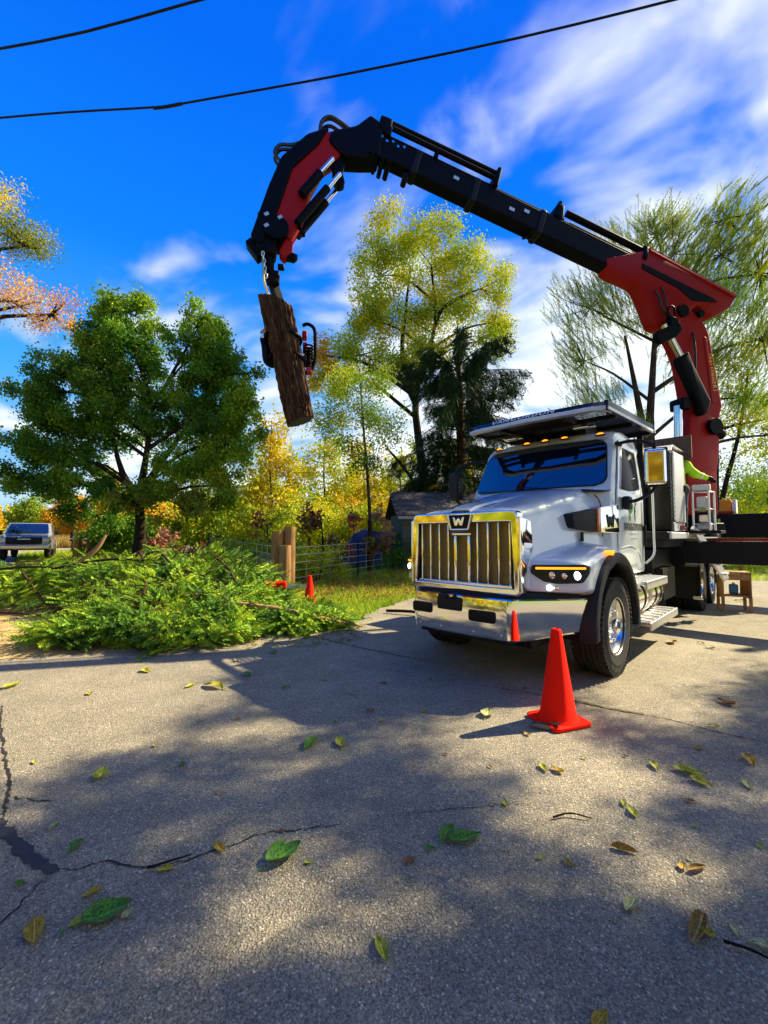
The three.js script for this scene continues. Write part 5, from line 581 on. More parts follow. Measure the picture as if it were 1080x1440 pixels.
// feathery tree at the right behind the crane
tree({ label: 'tall feathery tree with upswept sparse branches behind the crane column', pos: [12.1, -18.8], trunk: [[0, 0, 0], [0.0, 2.5, 0], [-0.3, 5, 0], [-0.2, 8, 0.2], [0.2, 11, 0]], r0: 0.34, r1: 0.09, seed: 8, geo: GEO.shoot, pal: PAL.elm, size: 0.85, clump: 9, tight: 0.3, outward: 1, twigs: 14, barkMat: M.barkGrey,
  blobs: [[-1.1, 13.64, 0.0, 2.09, 1.76, 1.76, 546], [0.99, 14.19, 0.22, 1.54, 1.65, 1.43, 432], [3.3, 14.3, 0.0, 1.76, 1.87, 1.65, 546], [5.06, 13.42, 0.0, 1.54, 1.76, 1.43, 432], [-2.86, 11.66, 0.22, 1.54, 1.32, 1.43, 344], [-0.22, 11.22, 0.33, 1.87, 1.43, 1.65, 546], [2.42, 11.44, 0.22, 1.87, 1.65, 1.65, 546, PAL.lime], [5.06, 10.34, 0.0, 1.65, 1.65, 1.54, 432], [-3.19, 9.24, 0.22, 1.43, 1.21, 1.32, 316], [-2.86, 7.26, 0.22, 1.32, 0.99, 1.21, 230], [-1.76, 5.72, 0.22, 1.32, 0.88, 1.1, 200, PAL.lime], [1.76, 8.8, 0.22, 1.65, 1.21, 1.32, 288], [3.96, 7.59, 0.22, 1.65, 1.1, 1.32, 258, PAL.lime], [5.39, 5.94, 0.22, 1.32, 0.99, 1.1, 200, PAL.yellowGreen], [0.44, 15.29, 0.0, 0.88, 1.1, 0.88, 172], [3.74, 16.06, 0.0, 0.99, 1.21, 0.99, 200]],
  limbsExtra: [{ pts: [[-0.1, 3.6, 0], [0.9, 5.6, 0.1], [1.2, 8, 0.1], [2.2, 11, 0.1]], r: [0.24, 0.18, 0.12, 0.05] }, { pts: [[-0.3, 4.6, 0], [-0.7, 7, 0.1], [-1.2, 10.5, 0]], r: [0.2, 0.14, 0.05] }, { pts: [[0.4, 4.4, 0.1], [2.4, 6.0, 0.2], [4.8, 6.6, 0.2]], r: [0.12, 0.08, 0.03] }, { pts: [[-0.2, 4.2, 0], [-1.4, 5.0, 0.2], [-2.6, 6.2, 0.2]], r: [0.1, 0.07, 0.03] }] });
// leaning thin tree and bushes on the right
tree({ label: 'thin leaning tree with bare dark stem beside the crane column', pos: [14.6, -19], trunk: [[0, 0, 0], [0.5, 3, 0], [1.4, 6, 0], [2, 9, 0]], r0: 0.16, r1: 0.04, seed: 9, geo: GEO.small, pal: PAL.yellowGreen, size: 1.1, clump: 8, tight: 0.28, twigs: 10, barkMat: M.barkDark, blobs: [[0.4, 6.6, 0, 1.6, 1.0, 1.2, 130], [2.0, 7.8, 0, 1.6, 1.2, 1.2, 130], [1.0, 9.4, 0, 1.6, 1.2, 1.2, 110], [-0.9, 4.6, 0.3, 1.2, 0.8, 1.0, 110, PAL.lime], [2.8, 5.6, 0.2, 1.3, 0.9, 1.0, 120]] });
const bush = (label, x, z, w, h, pal, n, seed, geo = GEO.small, size = 1.15, group) => tree({ name: 'leafy_shrub', label, group, pos: [x, z], trunk: [[0, 0, 0], [0.05, h * 0.4, 0], [0, h * 0.7, 0]], r0: 0.07, r1: 0.02, seed, geo, pal, size, clump: 12, tight: 0.26, twigs: 3, barkMat: M.barkDark, blobs: [[0, h * 0.55, 0, w * 0.5, h * 0.42, w * 0.45, Math.round(n * 0.45)], [-w * 0.3, h * 0.4, 0.1, w * 0.35, h * 0.36, w * 0.35, Math.round(n * 0.28)], [w * 0.32, h * 0.45, 0, w * 0.32, h * 0.4, w * 0.35, Math.round(n * 0.27)]] });
bush('rounded bright green bush beyond the end of the stabiliser beam', 17.6, -19.5, 4.4, 5.0, PAL.lime, 900, 21);
bush('yellow-green bush behind the rear stabiliser beam', 14.2, -18.5, 3.6, 3.4, PAL.yellowGreen, 700, 22);
bush('dark green tall bush at the road end behind the lime bush', 21.5, -24, 5, 7.5, PAL.green, 900, 23);
bush('golden low bush behind the lime bush beyond the stabiliser beam', 19.4, -27, 4.2, 4.4, PAL.yellow, 600, 24);
// branches of a tree at the left edge, its trunk left of the picture
tree({ name: 'maple_tree', label: 'tree with pink and yellow autumn leaves reaching over the side street', pos: [-16.4, -13.5], trunk: [[0, 0, 0], [0.1, 3, 0], [0.3, 6, 0], [0.5, 9.5, 0], [0.6, 12, 0]], r0: 0.32, r1: 0.1, seed: 12, geo: GEO.fine, pal: PAL.pink, size: 0.95, clump: 14, tight: 0.2, twigs: 8, barkMat: M.barkDark,
  blobs: [[4.6, 9.0, 0.4, 1.8, 0.75, 1.2, 190], [5.8, 8.6, 0.3, 0.9, 0.6, 0.8, 90, PAL.pink], [3.7, 8.3, 0.5, 1.2, 0.6, 1.0, 110, PAL.yellow], [4.2, 11.4, 0.2, 1.2, 0.9, 1.0, 150, PAL.olive], [3.6, 12.7, 0.2, 1.1, 0.7, 1.0, 110, PAL.yellow], [5.0, 10.9, 0.3, 0.8, 0.6, 0.8, 110, PAL.olive], [1, 11, 0, 2.5, 2.2, 2.2, 700], [-1.8, 9.5, 0, 2.3, 2.0, 2.2, 500], [3.4, 6.6, 0.2, 0.8, 0.6, 0.7, 50]],
  limbsExtra: [{ pts: [[0.4, 7, 0], [2.2, 8.2, 0.2], [3.8, 8.6, 0.4], [5.2, 8.9, 0.4]], r: [0.13, 0.09, 0.06, 0.02] }] });
// young trees and autumn growth between fence and woods
tree({ name: 'young_tree', label: 'thin young tree with light green leaves and vine wrapped stem by the fence', pos: [-0.55, -16.2], trunk: [[0, 0, 0], [0.02, 2, 0], [-0.1, 4, 0], [-0.3, 6.4, 0], [-0.4, 8, 0]], r0: 0.10, r1: 0.02, seed: 14, geo: GEO.small, pal: PAL.lime, size: 0.95, clump: 12, tight: 0.26, twigs: 8, barkMat: M.barkGrey,
  blobs: [[-0.5, 6.6, 0, 1.3, 1.0, 1.1, 260], [-1.6, 5.8, 0.1, 0.8, 0.7, 0.8, 120, PAL.yellowGreen], [0.6, 5.6, 0, 0.9, 0.8, 0.8, 140], [-0.2, 4.6, 0.1, 1.0, 0.7, 0.8, 130, PAL.green], [-1.1, 7.4, 0, 0.9, 0.6, 0.8, 110, PAL.yellowGreen], [0.2, 7.6, 0, 0.8, 0.6, 0.7, 90]] });
const autumn = [ // x, z, height, width, palette, label
  [-8.0, -30, 10.5, 5.5, PAL.yellow, 'slim golden tree with forked stems between green tree and log'], [-4.6, -33, 10, 6, PAL.yellowGreen, 'yellow-green tree behind the timber posts'], [-1.6, -36, 10, 6.5, PAL.yellow, 'yellow autumn tree behind the young green tree'], [1.4, -34, 9.4, 5.5, PAL.yellowGreen, 'yellow-green tree between the young tree and the tall slender tree'], [5.6, -34, 9.5, 6, PAL.yellow, 'yellow tree seen through the spruce'], [8.8, -36, 9, 6, PAL.yellowGreen, 'yellow-green tree between the spruce and the cab roof'],
  [-11, -38, 9, 6.5, PAL.yellowGreen, 'olive tree behind the green tree trunk'], [-16.5, -40, 9, 7, PAL.olive, 'dull green tree behind the gateposts'], [-37, -58, 10, 6, PAL.yellow, 'tall yellow tree with pale trunk across the marsh'], [-44, -60, 7.5, 6.5, PAL.orange, 'orange tree across the marsh behind the pickup'], [-51, -62, 7.6, 8, PAL.lime, 'green tree at the far end of the side street'], [-33, -66, 8, 7, PAL.yellowGreen, 'yellow-green tree far across the marsh'], [-27, -62, 6.5, 7, PAL.yellow, 'low golden tree across the marsh'], [-22, -55, 6.5, 6, PAL.yellow, 'small golden tree far behind the gateposts'], [-40, -68, 9, 8, PAL.lime, 'rounded green tree beyond the marsh'], [12.5, -40, 9, 7, PAL.yellow, 'golden tree far behind the feathery tree'], [24, -42, 9, 8, PAL.yellowGreen, 'yellow-green tree at the end of the lawn']];
autumn.forEach(([x, z, h, w, pal, label], i) => tree({ name: 'autumn_tree', label, group: 'autumn trees in the background', pos: [x, z], trunk: [[0, 0, 0], [0.1, h * 0.3, 0], [-0.1, h * 0.6, 0], [0, h * 0.9, 0]], r0: 0.13, r1: 0.03, seed: 40 + i, geo: -z > 50 ? GEO.far : GEO.broad, pal, size: -z > 50 ? 0.9 : 1.15, clump: 12, tight: 0.27, twigs: 4, barkMat: M.barkGrey,
  blobs: [[0, h * 0.72, 0, w * 0.32, h * 0.26, w * 0.3, 260], [-w * 0.22, h * 0.5, 0.2, w * 0.3, h * 0.22, w * 0.28, 220], [w * 0.24, h * 0.48, 0, w * 0.3, h * 0.24, w * 0.28, 220], [0, h * 0.28, 0.3, w * 0.42, h * 0.2, w * 0.3, 200]] }));
const shrubs = [[-8.6, -24, 3.6, 3.2, PAL.lime, 'lime green shrub under the green tree beside its trunk'], [-15.4, -25, 3.4, 2.6, PAL.green, 'rounded dark green bush between the gateposts and green tree trunk'], [-10.4, -24.5, 3.8, 3.6, PAL.yellowGreen, 'yellowing shrub between the green tree trunk and woven fence'], [-6.2, -22, 3.6, 3.0, PAL.yellowGreen, 'yellow-green shrub behind the woven fence'], [-4.4, -25, 4.0, 4.4, PAL.yellowGreen, 'tall yellow-green shrub behind the timber posts'], [-2.0, -24, 3.6, 3.6, PAL.yellowGreen, 'yellow-green shrub behind the young tree'], [0.6, -25, 3.4, 3.8, PAL.yellow, 'golden shrub between the young tree and the shed roof'], [-18.2, -30, 3.0, 2.6, PAL.yellowGreen, 'small yellow tree-like shrub behind the timber sign'], [-7.5, -33, 4, 3.4, PAL.yellow, 'bright yellow shrub low under the golden tree'], [-3.0, -30, 5, 4.2, PAL.orange, 'rusty orange shrub behind the fence'], [5.4, -26, 4.6, 4.2, PAL.yellowGreen, 'yellow-green shrub below the spruce'], [2.6, -29, 4.2, 5, PAL.yellow, 'tall golden shrub behind the shed']];
shrubs.forEach(([x, z, w, h, pal, label], i) => bush(label, x, z, w, h, pal, 620, 70 + i, GEO.broad, 0.95));
bush('dark green shrub hiding the shed wall corner', 0.9, -17.2, 1.6, 2.0, PAL.green, 420, 89, GEO.small, 0.8);
bush('low green shrub with drooping leaves at the fence corner', -3.5, -14.6, 2.4, 1.7, PAL.lime, 420, 90, GEO.small, 0.8);
bush('leafy vine hanging over the wire fence by the timber posts', -2.1, -13.6, 1.6, 1.35, PAL.yellowGreen, 260, 91, GEO.small, 0.7);
bush('green shrub between the woven fence and the brush', -5.2, -15, 2.2, 1.5, PAL.green, 320, 92, GEO.small, 0.8);
for (const [x, z, h, w, label, s] of [[-4.8, -17.5, 2.8, 1.7, 'purple-red leaved shrub behind the timber posts', 1], [-2.6, -17.8, 2.9, 1.8, 'purple-red leaved shrub between the timber posts and the young tree', 2], [-0.6, -15.9, 3.0, 1.7, 'red and cream leaved vine on the young tree stem', 3], [-8.2, -16.8, 2.0, 2.2, 'rusty and cream leaved shrub behind the brush pile', 4]]) bush(label, x, z, w, h, PAL.redleaf, 75, 95 + s, GEO.bigleaf, 0.75);
// thick shrub line at the edge of the woods
{
  const t = thing('woodland_edge', 'dense autumn undergrowth filling the back of the woods', 'undergrowth', [0, 0, 0]); t.userData.kind = 'stuff'; const r = rngOf(321), items = []; const pals = [PAL.yellowGreen, PAL.yellow, PAL.olive, PAL.orange, PAL.lime];
  for (let i = 0; i < 5200; i++) { const x = lerp(-30, 34, r()), z = -44 - r() * 10 - Math.abs(x) * 0.1, hh = 4.2 + 2.4 * N2(x * 0.12, 3) + 1.6 * N2(x * 0.4, 7); const n = clamp(Math.floor((N2(x * 0.16, 9.5) * 0.5 + 0.5) * 5), 0, 4); items.push({ p: new THREE.Vector3(x, land(x, z) + Math.pow(r(), 0.7) * hh, z), e: new THREE.Euler(r() * 6, r() * 6, r() * 6), s: 0.9 + r() * 0.9, c: pick(r, pals[n]) }); }
  for (let i = 0; i < 2600; i++) { const x = lerp(-90, -20, r()), z = -80 - r() * 18, hh = 5 + 3 * N2(x * 0.09, 13) + 2 * N2(x * 0.3, 7); const n = clamp(Math.floor((N2(x * 0.1, 19.5) * 0.5 + 0.5) * 5), 0, 4); items.push({ p: new THREE.Vector3(x, land(x, z) + Math.pow(r(), 0.7) * hh, z), e: new THREE.Euler(r() * 6, r() * 6, r() * 6), s: 1.4 + r() * 1.4, c: pick(r, pals[n]) }); }
  for (let i = 0; i < 1500; i++) { const x = lerp(14, 60, r()), z = -34 - r() * 14, hh = 4 + 2 * N2(x * 0.12, 33); items.push({ p: new THREE.Vector3(x, land(x, z) + Math.pow(r(), 0.7) * hh, z), e: new THREE.Euler(r() * 6, r() * 6, r() * 6), s: 0.9 + r() * 0.9, c: pick(r, r() < 0.6 ? PAL.lime : PAL.yellowGreen) }); }
  scatter(t, 'foliage', GEO.far, M.leaf, items).userData.kind = 'stuff';
}
// trees outside the picture on the sunny side: their crowns throw the dappled shade on the road
const litSpots = [[-0.49, -1.99, 0.17, 0.16], [-0.55, -1.79, 0.16, 0.15], [-0.64, -1.61, 0.14, 0.13], [1.03, -3.43, 0.58, 0.44], [1.34, -2.85, 0.46, 0.34], [0.95, -2.37, 0.27, 0.23], [0.60, -2.35, 0.15, 0.08], [1.24, -1.95, 0.19, 0.17], [1.60, -2.09, 0.1, 0.08], [2.40, -3.93, 0.54, 0.5], [3.2, -4.7, 0.5, 0.45], [-0.98, -3.46, 0.37, 0.12], [-1.80, -3.23, 0.34, 0.17], [-0.65, -3.62, 0.18, 0.1], [-0.58, -2.87, 0.22, 0.08], [-2.27, -2.95, 0.2, 0.12], [-1.18, -2.61, 0.2, 0.02], [-1.81, -2.36, 0.15, 0.03], [-0.92, -2.26, 0.18, 0.03], [-0.43, -2.43, 0.1, 0.01], [0.50, -1.86, 0.05, 0.0], [0.35, -2.74, 0.15, 0.02], [-3.0, -4.3, 1.3, 0.62], [-1.30, -4.2, 0.5, 0.3], [-2.2, -3.9, 0.4, 0.3]];
const shadeKeep = (hi) => (x, y, z) => { const L = y / SUN.y, gx = x - SUN.x * L, gz = z - SUN.z * L; // the spot this clump shades
  const d = -z; if (d > 0.2 && x / d < 1.10) return false;
  for (const [lx, lz, rx, rz] of litSpots) if (((gx - lx) / (rx + 0.07)) ** 2 + ((gz - lz) / (rz + 0.06)) ** 2 < 1) return false;
  return gx > -4.6 + 0 * hi && gz > -4.7 - 0.3 * Math.sin(gx * 2) ; };
const shadeBlobs = (x0, z0) => { const o = [], r = rngOf(500); for (let gx = -4.4; gx <= 4.6; gx += 0.75) for (let gz = -4.4; gz <= 2.2; gz += 0.75) { const H = 6.2 + r() * 2.2, L = H / SUN.y, jx = gx + (r() - 0.5) * 0.3, jz = gz + (r() - 0.5) * 0.3; o.push([jx + SUN.x * L - x0, H, jz + SUN.z * L - z0, 0.5, 0.45, 0.5, gz > -2.2 ? 260 : 210]); } return o; };
tree({ name: 'shade_tree', label: 'wide leafy roadside tree that shades the asphalt by the cone', pos: [9.4, -3.0], trunk: [[0, 0, 0], [0.05, 2, 0], [0, 4, 0.1], [-0.2, 6, 0], [-0.2, 7.2, 0]], r0: 0.34, r1: 0.12, seed: 201, geo: GEO.small, pal: PAL.green, size: 0.55, clump: 15, tight: 0.30, limbs: false, keep: shadeKeep(1), blobs: shadeBlobs(9.4, -3.0), limbsExtra: [[2.6, 7.2, 2.0], [3.2, 7, -0.6], [1.2, 7.4, 3.4], [-0.6, 7.2, 3.0], [3.0, 7.6, 4.4]].map((e) => ({ pts: [[-0.1, 4.5, 0.05], [e[0] * 0.5, 5.9, e[2] * 0.5], e], r: [0.14, 0.07, 0.02] })) });
// a limb of the next tree shades the bonnet
{ const c = Math.cos(TURN), s = Math.sin(TURN), hood = (() => { const o = []; for (let x = -0.7; x <= 1.05; x += 0.3) for (let z = -0.35; z <= 1.0; z += 0.3) { const wy = Math.abs(x) > 0.75 ? 1.45 : 1.85; if (x > 0.1 && x < 0.6 && z > -0.3 && z < 0.3) continue; o.push([x, wy, z]); } return o; })(); const px = 14.6, pz = -9.0;
  tree({ name: 'shade_tree', label: 'roadside tree whose limb shades the truck bonnet', pos: [px, pz], trunk: [[0, 0, 0], [0, 3, 0], [0.1, 6, 0], [0, 9, 0]], r0: 0.3, r1: 0.1, seed: 205, geo: GEO.small, pal: PAL.green, size: 0.6, clump: 14, tight: 0.3, limbs: false, keep: (x, y, z) => z > 0 || x / -z > 1.06, blobs: [...hood.map(([x, y, z], i) => { const L = (9.5 + (i % 3) * 0.7 - y) / SUN.y, w = [TRUCK[0] + x * c + z * s, y, TRUCK[2] - x * s + z * c]; return [w[0] + SUN.x * L - px, y + SUN.y * L, w[2] + SUN.z * L - pz, 0.32, 0.3, 0.32, 56]; }), [1.5, 9, 1.5, 2.2, 1.6, 2, 300], [2.5, 7.5, 2.5, 2, 1.5, 2, 250]] }); }
[[-9.6, -3.6, 4.6, 4.2, PAL.yellow], [-9.0, -0.4, 5, 4.6, PAL.yellowGreen], [-8.6, 3.0, 5, 4.4, PAL.yellow], [-13.5, -6.5, 5, 4.4, PAL.yellow]].forEach(([x, z, w, h, pal], i) => bush(['golden hedge shrub beside the side street corner', 'yellow-green hedge shrub between two golden ones', 'golden hedge shrub farthest from the brush pile in the hedge row', 'golden hedge shrub at the bend of the side street'][i], x, z, w, h, pal, 900, 160 + i, GEO.broad, 1.1));
// autumn trees behind the camera, mirrored in the truck's chrome
[[-9, 7, 10, 8, PAL.yellow, 'broad golden tree across the road from the truck front'], [-14.5, 1.5, 11, 8, PAL.yellowGreen, 'yellow-green tree behind the hedge row opposite the chrome grille'], [-4, 12, 10, 8, PAL.yellow, 'yellow tree across the road between golden and olive trees'], [-17, 10, 10, 8, PAL.orange, 'orange tree across the road from the side street corner'], [3.5, 14, 10, 8, PAL.olive, 'olive tree across the road from the traffic cone']].forEach(([x, z, h, w, pal, label], i) => tree({ name: 'autumn_tree', label, pos: [x, z], trunk: [[0, 0, 0], [0.1, h * 0.3, 0], [-0.1, h * 0.6, 0], [0, h * 0.9, 0]], r0: 0.2, r1: 0.04, seed: 140 + i, geo: GEO.far, pal, size: 0.8, clump: 12, tight: 0.27, twigs: 3, blobs: [[0, h * 0.72, 0, w * 0.32, h * 0.26, w * 0.3, 330], [-w * 0.22, h * 0.5, 0.2, w * 0.3, h * 0.22, w * 0.28, 280], [w * 0.24, h * 0.48, 0, w * 0.3, h * 0.24, w * 0.28, 280], [0, h * 0.26, 0.3, w * 0.42, h * 0.22, w * 0.3, 280]] }));
// grass along the verge and under the fence
{
  const bl = (() => { const r = rngOf(61), pos = [], idx = []; for (let i = 0; i < 9; i++) { const a = r() * 6.28, x = (r() - 0.5) * 0.14, z = (r() - 0.5) * 0.14, h = 0.09 + r() * 0.12, l = 0.04 + r() * 0.07, b = pos.length / 3, cx = Math.cos(a), cz = Math.sin(a); pos.push(x - cz * 0.005, 0, z + cx * 0.005, x + cz * 0.005, 0, z - cx * 0.005, x + cx * l, h, z + cz * l); idx.push(b, b + 1, b + 2); } const g = new THREE.BufferGeometry(); g.setAttribute('position', new THREE.Float32BufferAttribute(pos, 3)); g.setIndex(idx); const h = g.toNonIndexed(); h.computeVertexNormals(); return h; })();
  const r = rngOf(62), items = []; const inRoad = (x, z) => { const e = [[-13, -15], [-9.4, -9], [-7.6, -6.5], [-4.7, -5.95], [-3.0, -6.15], [-1.9, -6.75], [-0.55, -7.5], [-0.2, -8.8], [0.5, -10.1], [1.3, -12.4], [6, -14.2], [13, -14.5], [44, -13]]; for (let i = 0; i < e.length - 1; i++) if (x >= e[i][0] && x < e[i + 1][0]) return z > lerp(e[i][1], e[i + 1][1], (x - e[i][0]) / (e[i + 1][0] - e[i][0])) - 0.02; return x < -13 ? z > -15 - (-13 - x) * 1.2 : true; };
  for (let i = 0; i < 26000; i++) { const near = r() < 0.55, x = near ? lerp(-7, 4, r()) : lerp(-24, 26, r()), z = near ? lerp(-6.6, -17, r()) : lerp(-12, -34, r()); if (inRoad(x, z) || (x < -3.4 && z > -9.4)) continue; const t = N2(x * 0.5, z * 0.5); items.push({ p: new THREE.Vector3(x, land(x, z) - 0.03, z), e: new THREE.Euler(0, r() * 6.28, 0), s: (near ? 0.9 : 1.5) * (0.7 + r() * 0.8), c: pick(r, t > 0.1 ? [[0.55, 0.58, 0.02], [0.44, 0.54, 0.015]] : [[0.28, 0.42, 0.012], [0.4, 0.5, 0.015]]) }); }
  const g = scatter(scene, 'grass', bl, M.leaf, items); tag(g, 'green grass along the verge and below the fence', 'grass', null, 'stuff');
  // dry leaves lying in the grass under the fence
  const it2 = []; for (let i = 0; i < 1500; i++) { const x = lerp(-3.2, 1.2, r()), z = -lerp(9.5, 16, r()); if (inRoad(x, z) || N2(x * 1.2, z * 1.2) < -0.1) continue; it2.push({ p: new THREE.Vector3(x, land(x, z) + 0.02 + r() * 0.06, z), e: new THREE.Euler(r() * 6, r() * 6, r() * 6), s: 0.35 + r() * 0.3, c: pick(r, [[0.3, 0.13, 0.04], [0.42, 0.26, 0.03], [0.2, 0.08, 0.03]]) }); }
  tag(scatter(scene, 'leaf_litter', GEO.small, M.leaf, it2), 'brown fallen leaves drifted in the grass at the fence', 'leaves', null, 'stuff');
  // tall marsh grass far left
  const it3 = []; for (let i = 0; i < 5000; i++) { const x = lerp(-48, -14, r()), z = -lerp(44, 58, r()); it3.push({ p: new THREE.Vector3(x, land(x, z), z), e: new THREE.Euler((r() - 0.5) * 0.3, r() * 6, (r() - 0.5) * 0.3), s: 6 + r() * 3, c: pick(r, [[0.5, 0.3, 0.09], [0.4, 0.27, 0.06], [0.36, 0.32, 0.05]]) }); }
  tag(scatter(scene, 'marsh_grass', bl, M.leaf, it3), 'tall golden marsh grass beyond the pickup', 'grass', null, 'stuff');
}

// ---------------------------------------------------------------- brush pile
{
  const pile = thing('brush_pile', 'heap of cut evergreen boughs lying at the road edge', 'brush pile', [-3.6, 0, -8.2]);
  const mounds = [[-0.7, -0.8, 2.3, 1.5, 1.3], [-3.0, -1.2, 2.2, 1.3, 1.0], [-4.9, -1.7, 1.8, 1.2, 0.82], [0.45, -0.3, 1.15, 1.1, 0.85], [0.3, 1.3, 1.5, 0.9, 0.6], [-0.3, 1.7, 1.0, 0.85, 0.46], [1.5, 1.05, 1.2, 0.55, 0.22], [2.3, 0.9, 0.6, 0.35, 0.1], [0.7, 2.0, 0.9, 0.45, 0.28], [-0.6, 0.6, 1.2, 0.8, 0.75]];
  const top = (x, z) => { let h = 0; for (const [mx, mz, rx, rz, hh] of mounds) { const d = ((x - mx) / rx) ** 2 + ((z - mz) / rz) ** 2; if (d < 1) h = Math.max(h, hh * Math.pow(1 - d, 0.6)); } return h; };
  const r = rngOf(401), a = [], b = [];
  for (let i = 0; i < 13000; i++) { const m = mounds[Math.floor(r() * mounds.length)], an = r() * 6.28, rr = Math.sqrt(r()), x = m[0] + Math.cos(an) * m[2] * rr, z = m[1] + Math.sin(an) * m[3] * rr, h = top(x, z) * (0.85 + 0.3 * N2(x * 1.6, z * 1.6)); if (h < 0.02) continue; const y = h * Math.pow(r(), 0.35) * 0.95 + 0.03; const bough = N2(x * 0.8 + 3, z * 0.8 - 4) * 3.4 + 0.8; const dir = new THREE.Vector3(Math.cos(bough) + (r() - 0.5) * 1.1, 0.15 + (r() - 0.35) * 0.7, Math.sin(bough) + (r() - 0.5) * 1.1).normalize(); const q = new THREE.Quaternion().setFromUnitVectors(new THREE.Vector3(0, 1, 0), dir).multiply(new THREE.Quaternion().setFromAxisAngle(new THREE.Vector3(0, 1, 0), (r() - 0.5) * 1.6)); const tone = N2(x * 1.1, z * 1.1 + 8); const c = pick(r, tone > -0.08 ? [[0.23, 0.38, 0.016], [0.32, 0.44, 0.018], [0.15, 0.29, 0.014]] : [[0.08, 0.19, 0.012], [0.05, 0.13, 0.012], [0.14, 0.27, 0.014]]); (r() < 0.6 ? a : b).push({ p: new THREE.Vector3(x, y, z), q, e: new THREE.Euler(), s: 0.5 + r() * 0.55, c }); }
  scatter(pile, 'foliage', GEO.frond, M.needle, a).userData.kind = 'stuff'; scatter(pile, 'foliage', GEO.frond2, M.needle, b).userData.kind = 'stuff';
  const lp = (x, z, f) => [x, Math.max(0.05, top(x, z) * f), z];
  const boughs = [[[-3.2, -0.6], [-1.8, -0.3], [-0.5, 0.1], [0.8, 0.4]], [[-2.4, 0.6], [-0.9, 0.5], [0.4, 0.9], [1.6, 1.2]], [[-4.6, 0], [-3.4, 0.4], [-2.2, 0.5]], [[-1.4, -0.6], [-0.6, 0.6], [0, 1.8]], [[0.1, 0.2], [0.9, 0.9], [1.2, 1.8]], [[-5.6, -1.4], [-4.2, -1.0], [-3.0, -0.6], [-1.8, 0.3]], [[-2.0, -1.4], [-0.8, -0.2], [0.2, 0.7], [0.5, 1.6]], [[-0.2, -0.9], [0.6, -0.1], [1.4, 0.8], [2.2, 1.1]], [[-3.8, -0.6], [-2.6, 0.1], [-1.2, 0.9], [-0.4, 1.9]]];
  boughs.forEach((q) => add(pile, 'bough', [tapered(q.map(([x, z], j) => { const p = lp(x, z, 0.95); return [p[0], p[1] + 0.07 * (j % 2 + 0.4), p[2]]; }), [0.03, 0.024, 0.012], 7)], M.barkBrown));
  for (let i = 0; i < 150; i++) { const m = mounds[Math.floor(r() * mounds.length)], an = r() * 6.28, x = m[0] + Math.cos(an) * m[2] * 0.8 * r(), z = m[1] + Math.sin(an) * m[3] * 0.8 * r(), h = top(x, z); if (h < 0.08) continue; const d = r() * 6.28, L = 0.3 + r() * 0.5; add(pile, 'twig', tapered([[x, h * 0.9, z], [x + Math.cos(d) * L * 0.5, h + 0.05 + r() * 0.1, z + Math.sin(d) * L * 0.5], [x + Math.cos(d) * L, h + r() * 0.16, z + Math.sin(d) * L]], [0.012, 0.008, 0.004], 5), M.barkBrown); }
  add(pile, 'snapped_limb', [tapered([[-3.0, 0.95, -1.1], [-2.7, 1.25, -1.2], [-2.55, 1.55, -1.25]], [0.06, 0.05, 0.03], 8)], M.timberPale);
  // pale chips and needles scattered in front of the heap
  const it = []; for (let i = 0; i < 1600; i++) { const x = lerp(-6.5, 3.2, r()), z = 1.1 + r() * 1.35 - 0.05 * x; if (top(x, z) > 0.25 && r() < 0.7) continue; it.push({ p: new THREE.Vector3(x, 0.012, z), e: new THREE.Euler(1.57 + (r() - 0.5) * 0.3, 0, r() * 6.28), s: 0.12 + r() * 0.16, c: pick(r, [[0.3, 0.3, 0.05], [0.18, 0.24, 0.03], [0.5, 0.38, 0.16]]) }); }
  tag(scatter(pile, 'needle_litter', GEO.frond2, M.needle, it), null, null, null, 'stuff');
}
tag(add(scene, 'cut_branch', [tapered([[-2.75, 0.50, -6.75], [-2.2, 0.46, -6.7], [-1.5, 0.36, -6.75], [-0.82, 0.17, -6.9], [-0.36, 0.035, -7.1]], [0.03, 0.03, 0.028, 0.024, 0.02], 8)], M.timberPale), 'long peeled branch lying in front of the brush pile', 'branch');
tag(add(scene, 'cut_branch', [tapered([[0.05, 0.05, -8.5], [0.5, 0.07, -8.3], [1.0, 0.05, -8.0]], [0.03, 0.028, 0.02], 8)], M.barkDark), 'short dark branch on the asphalt beside the front bumper', 'branch');
// red tool lying among the branches
{ const g = thing('chain_saw', 'orange-red saw lying in the brush before the timber posts', 'saw', [-2.15, 0.42, -8.75], 0.2); add(g, 'body', [rbox(0.34, 0.16, 0.18, 0.05, 0, 0.1, 0), rbox(0.14, 0.1, 0.14, 0.03, -0.2, 0.12, 0)], M.cone); add(g, 'guide_bar', [rbox(0.45, 0.07, 0.012, 0.005, 0.36, 0.07, 0.05)], M.alumDull); add(g, 'handle', [tube([[-0.1, 0.15, 0], [-0.05, 0.3, 0], [0.08, 0.28, 0], [0.12, 0.15, 0]], 0.015, 16, 8)], M.plastic); }
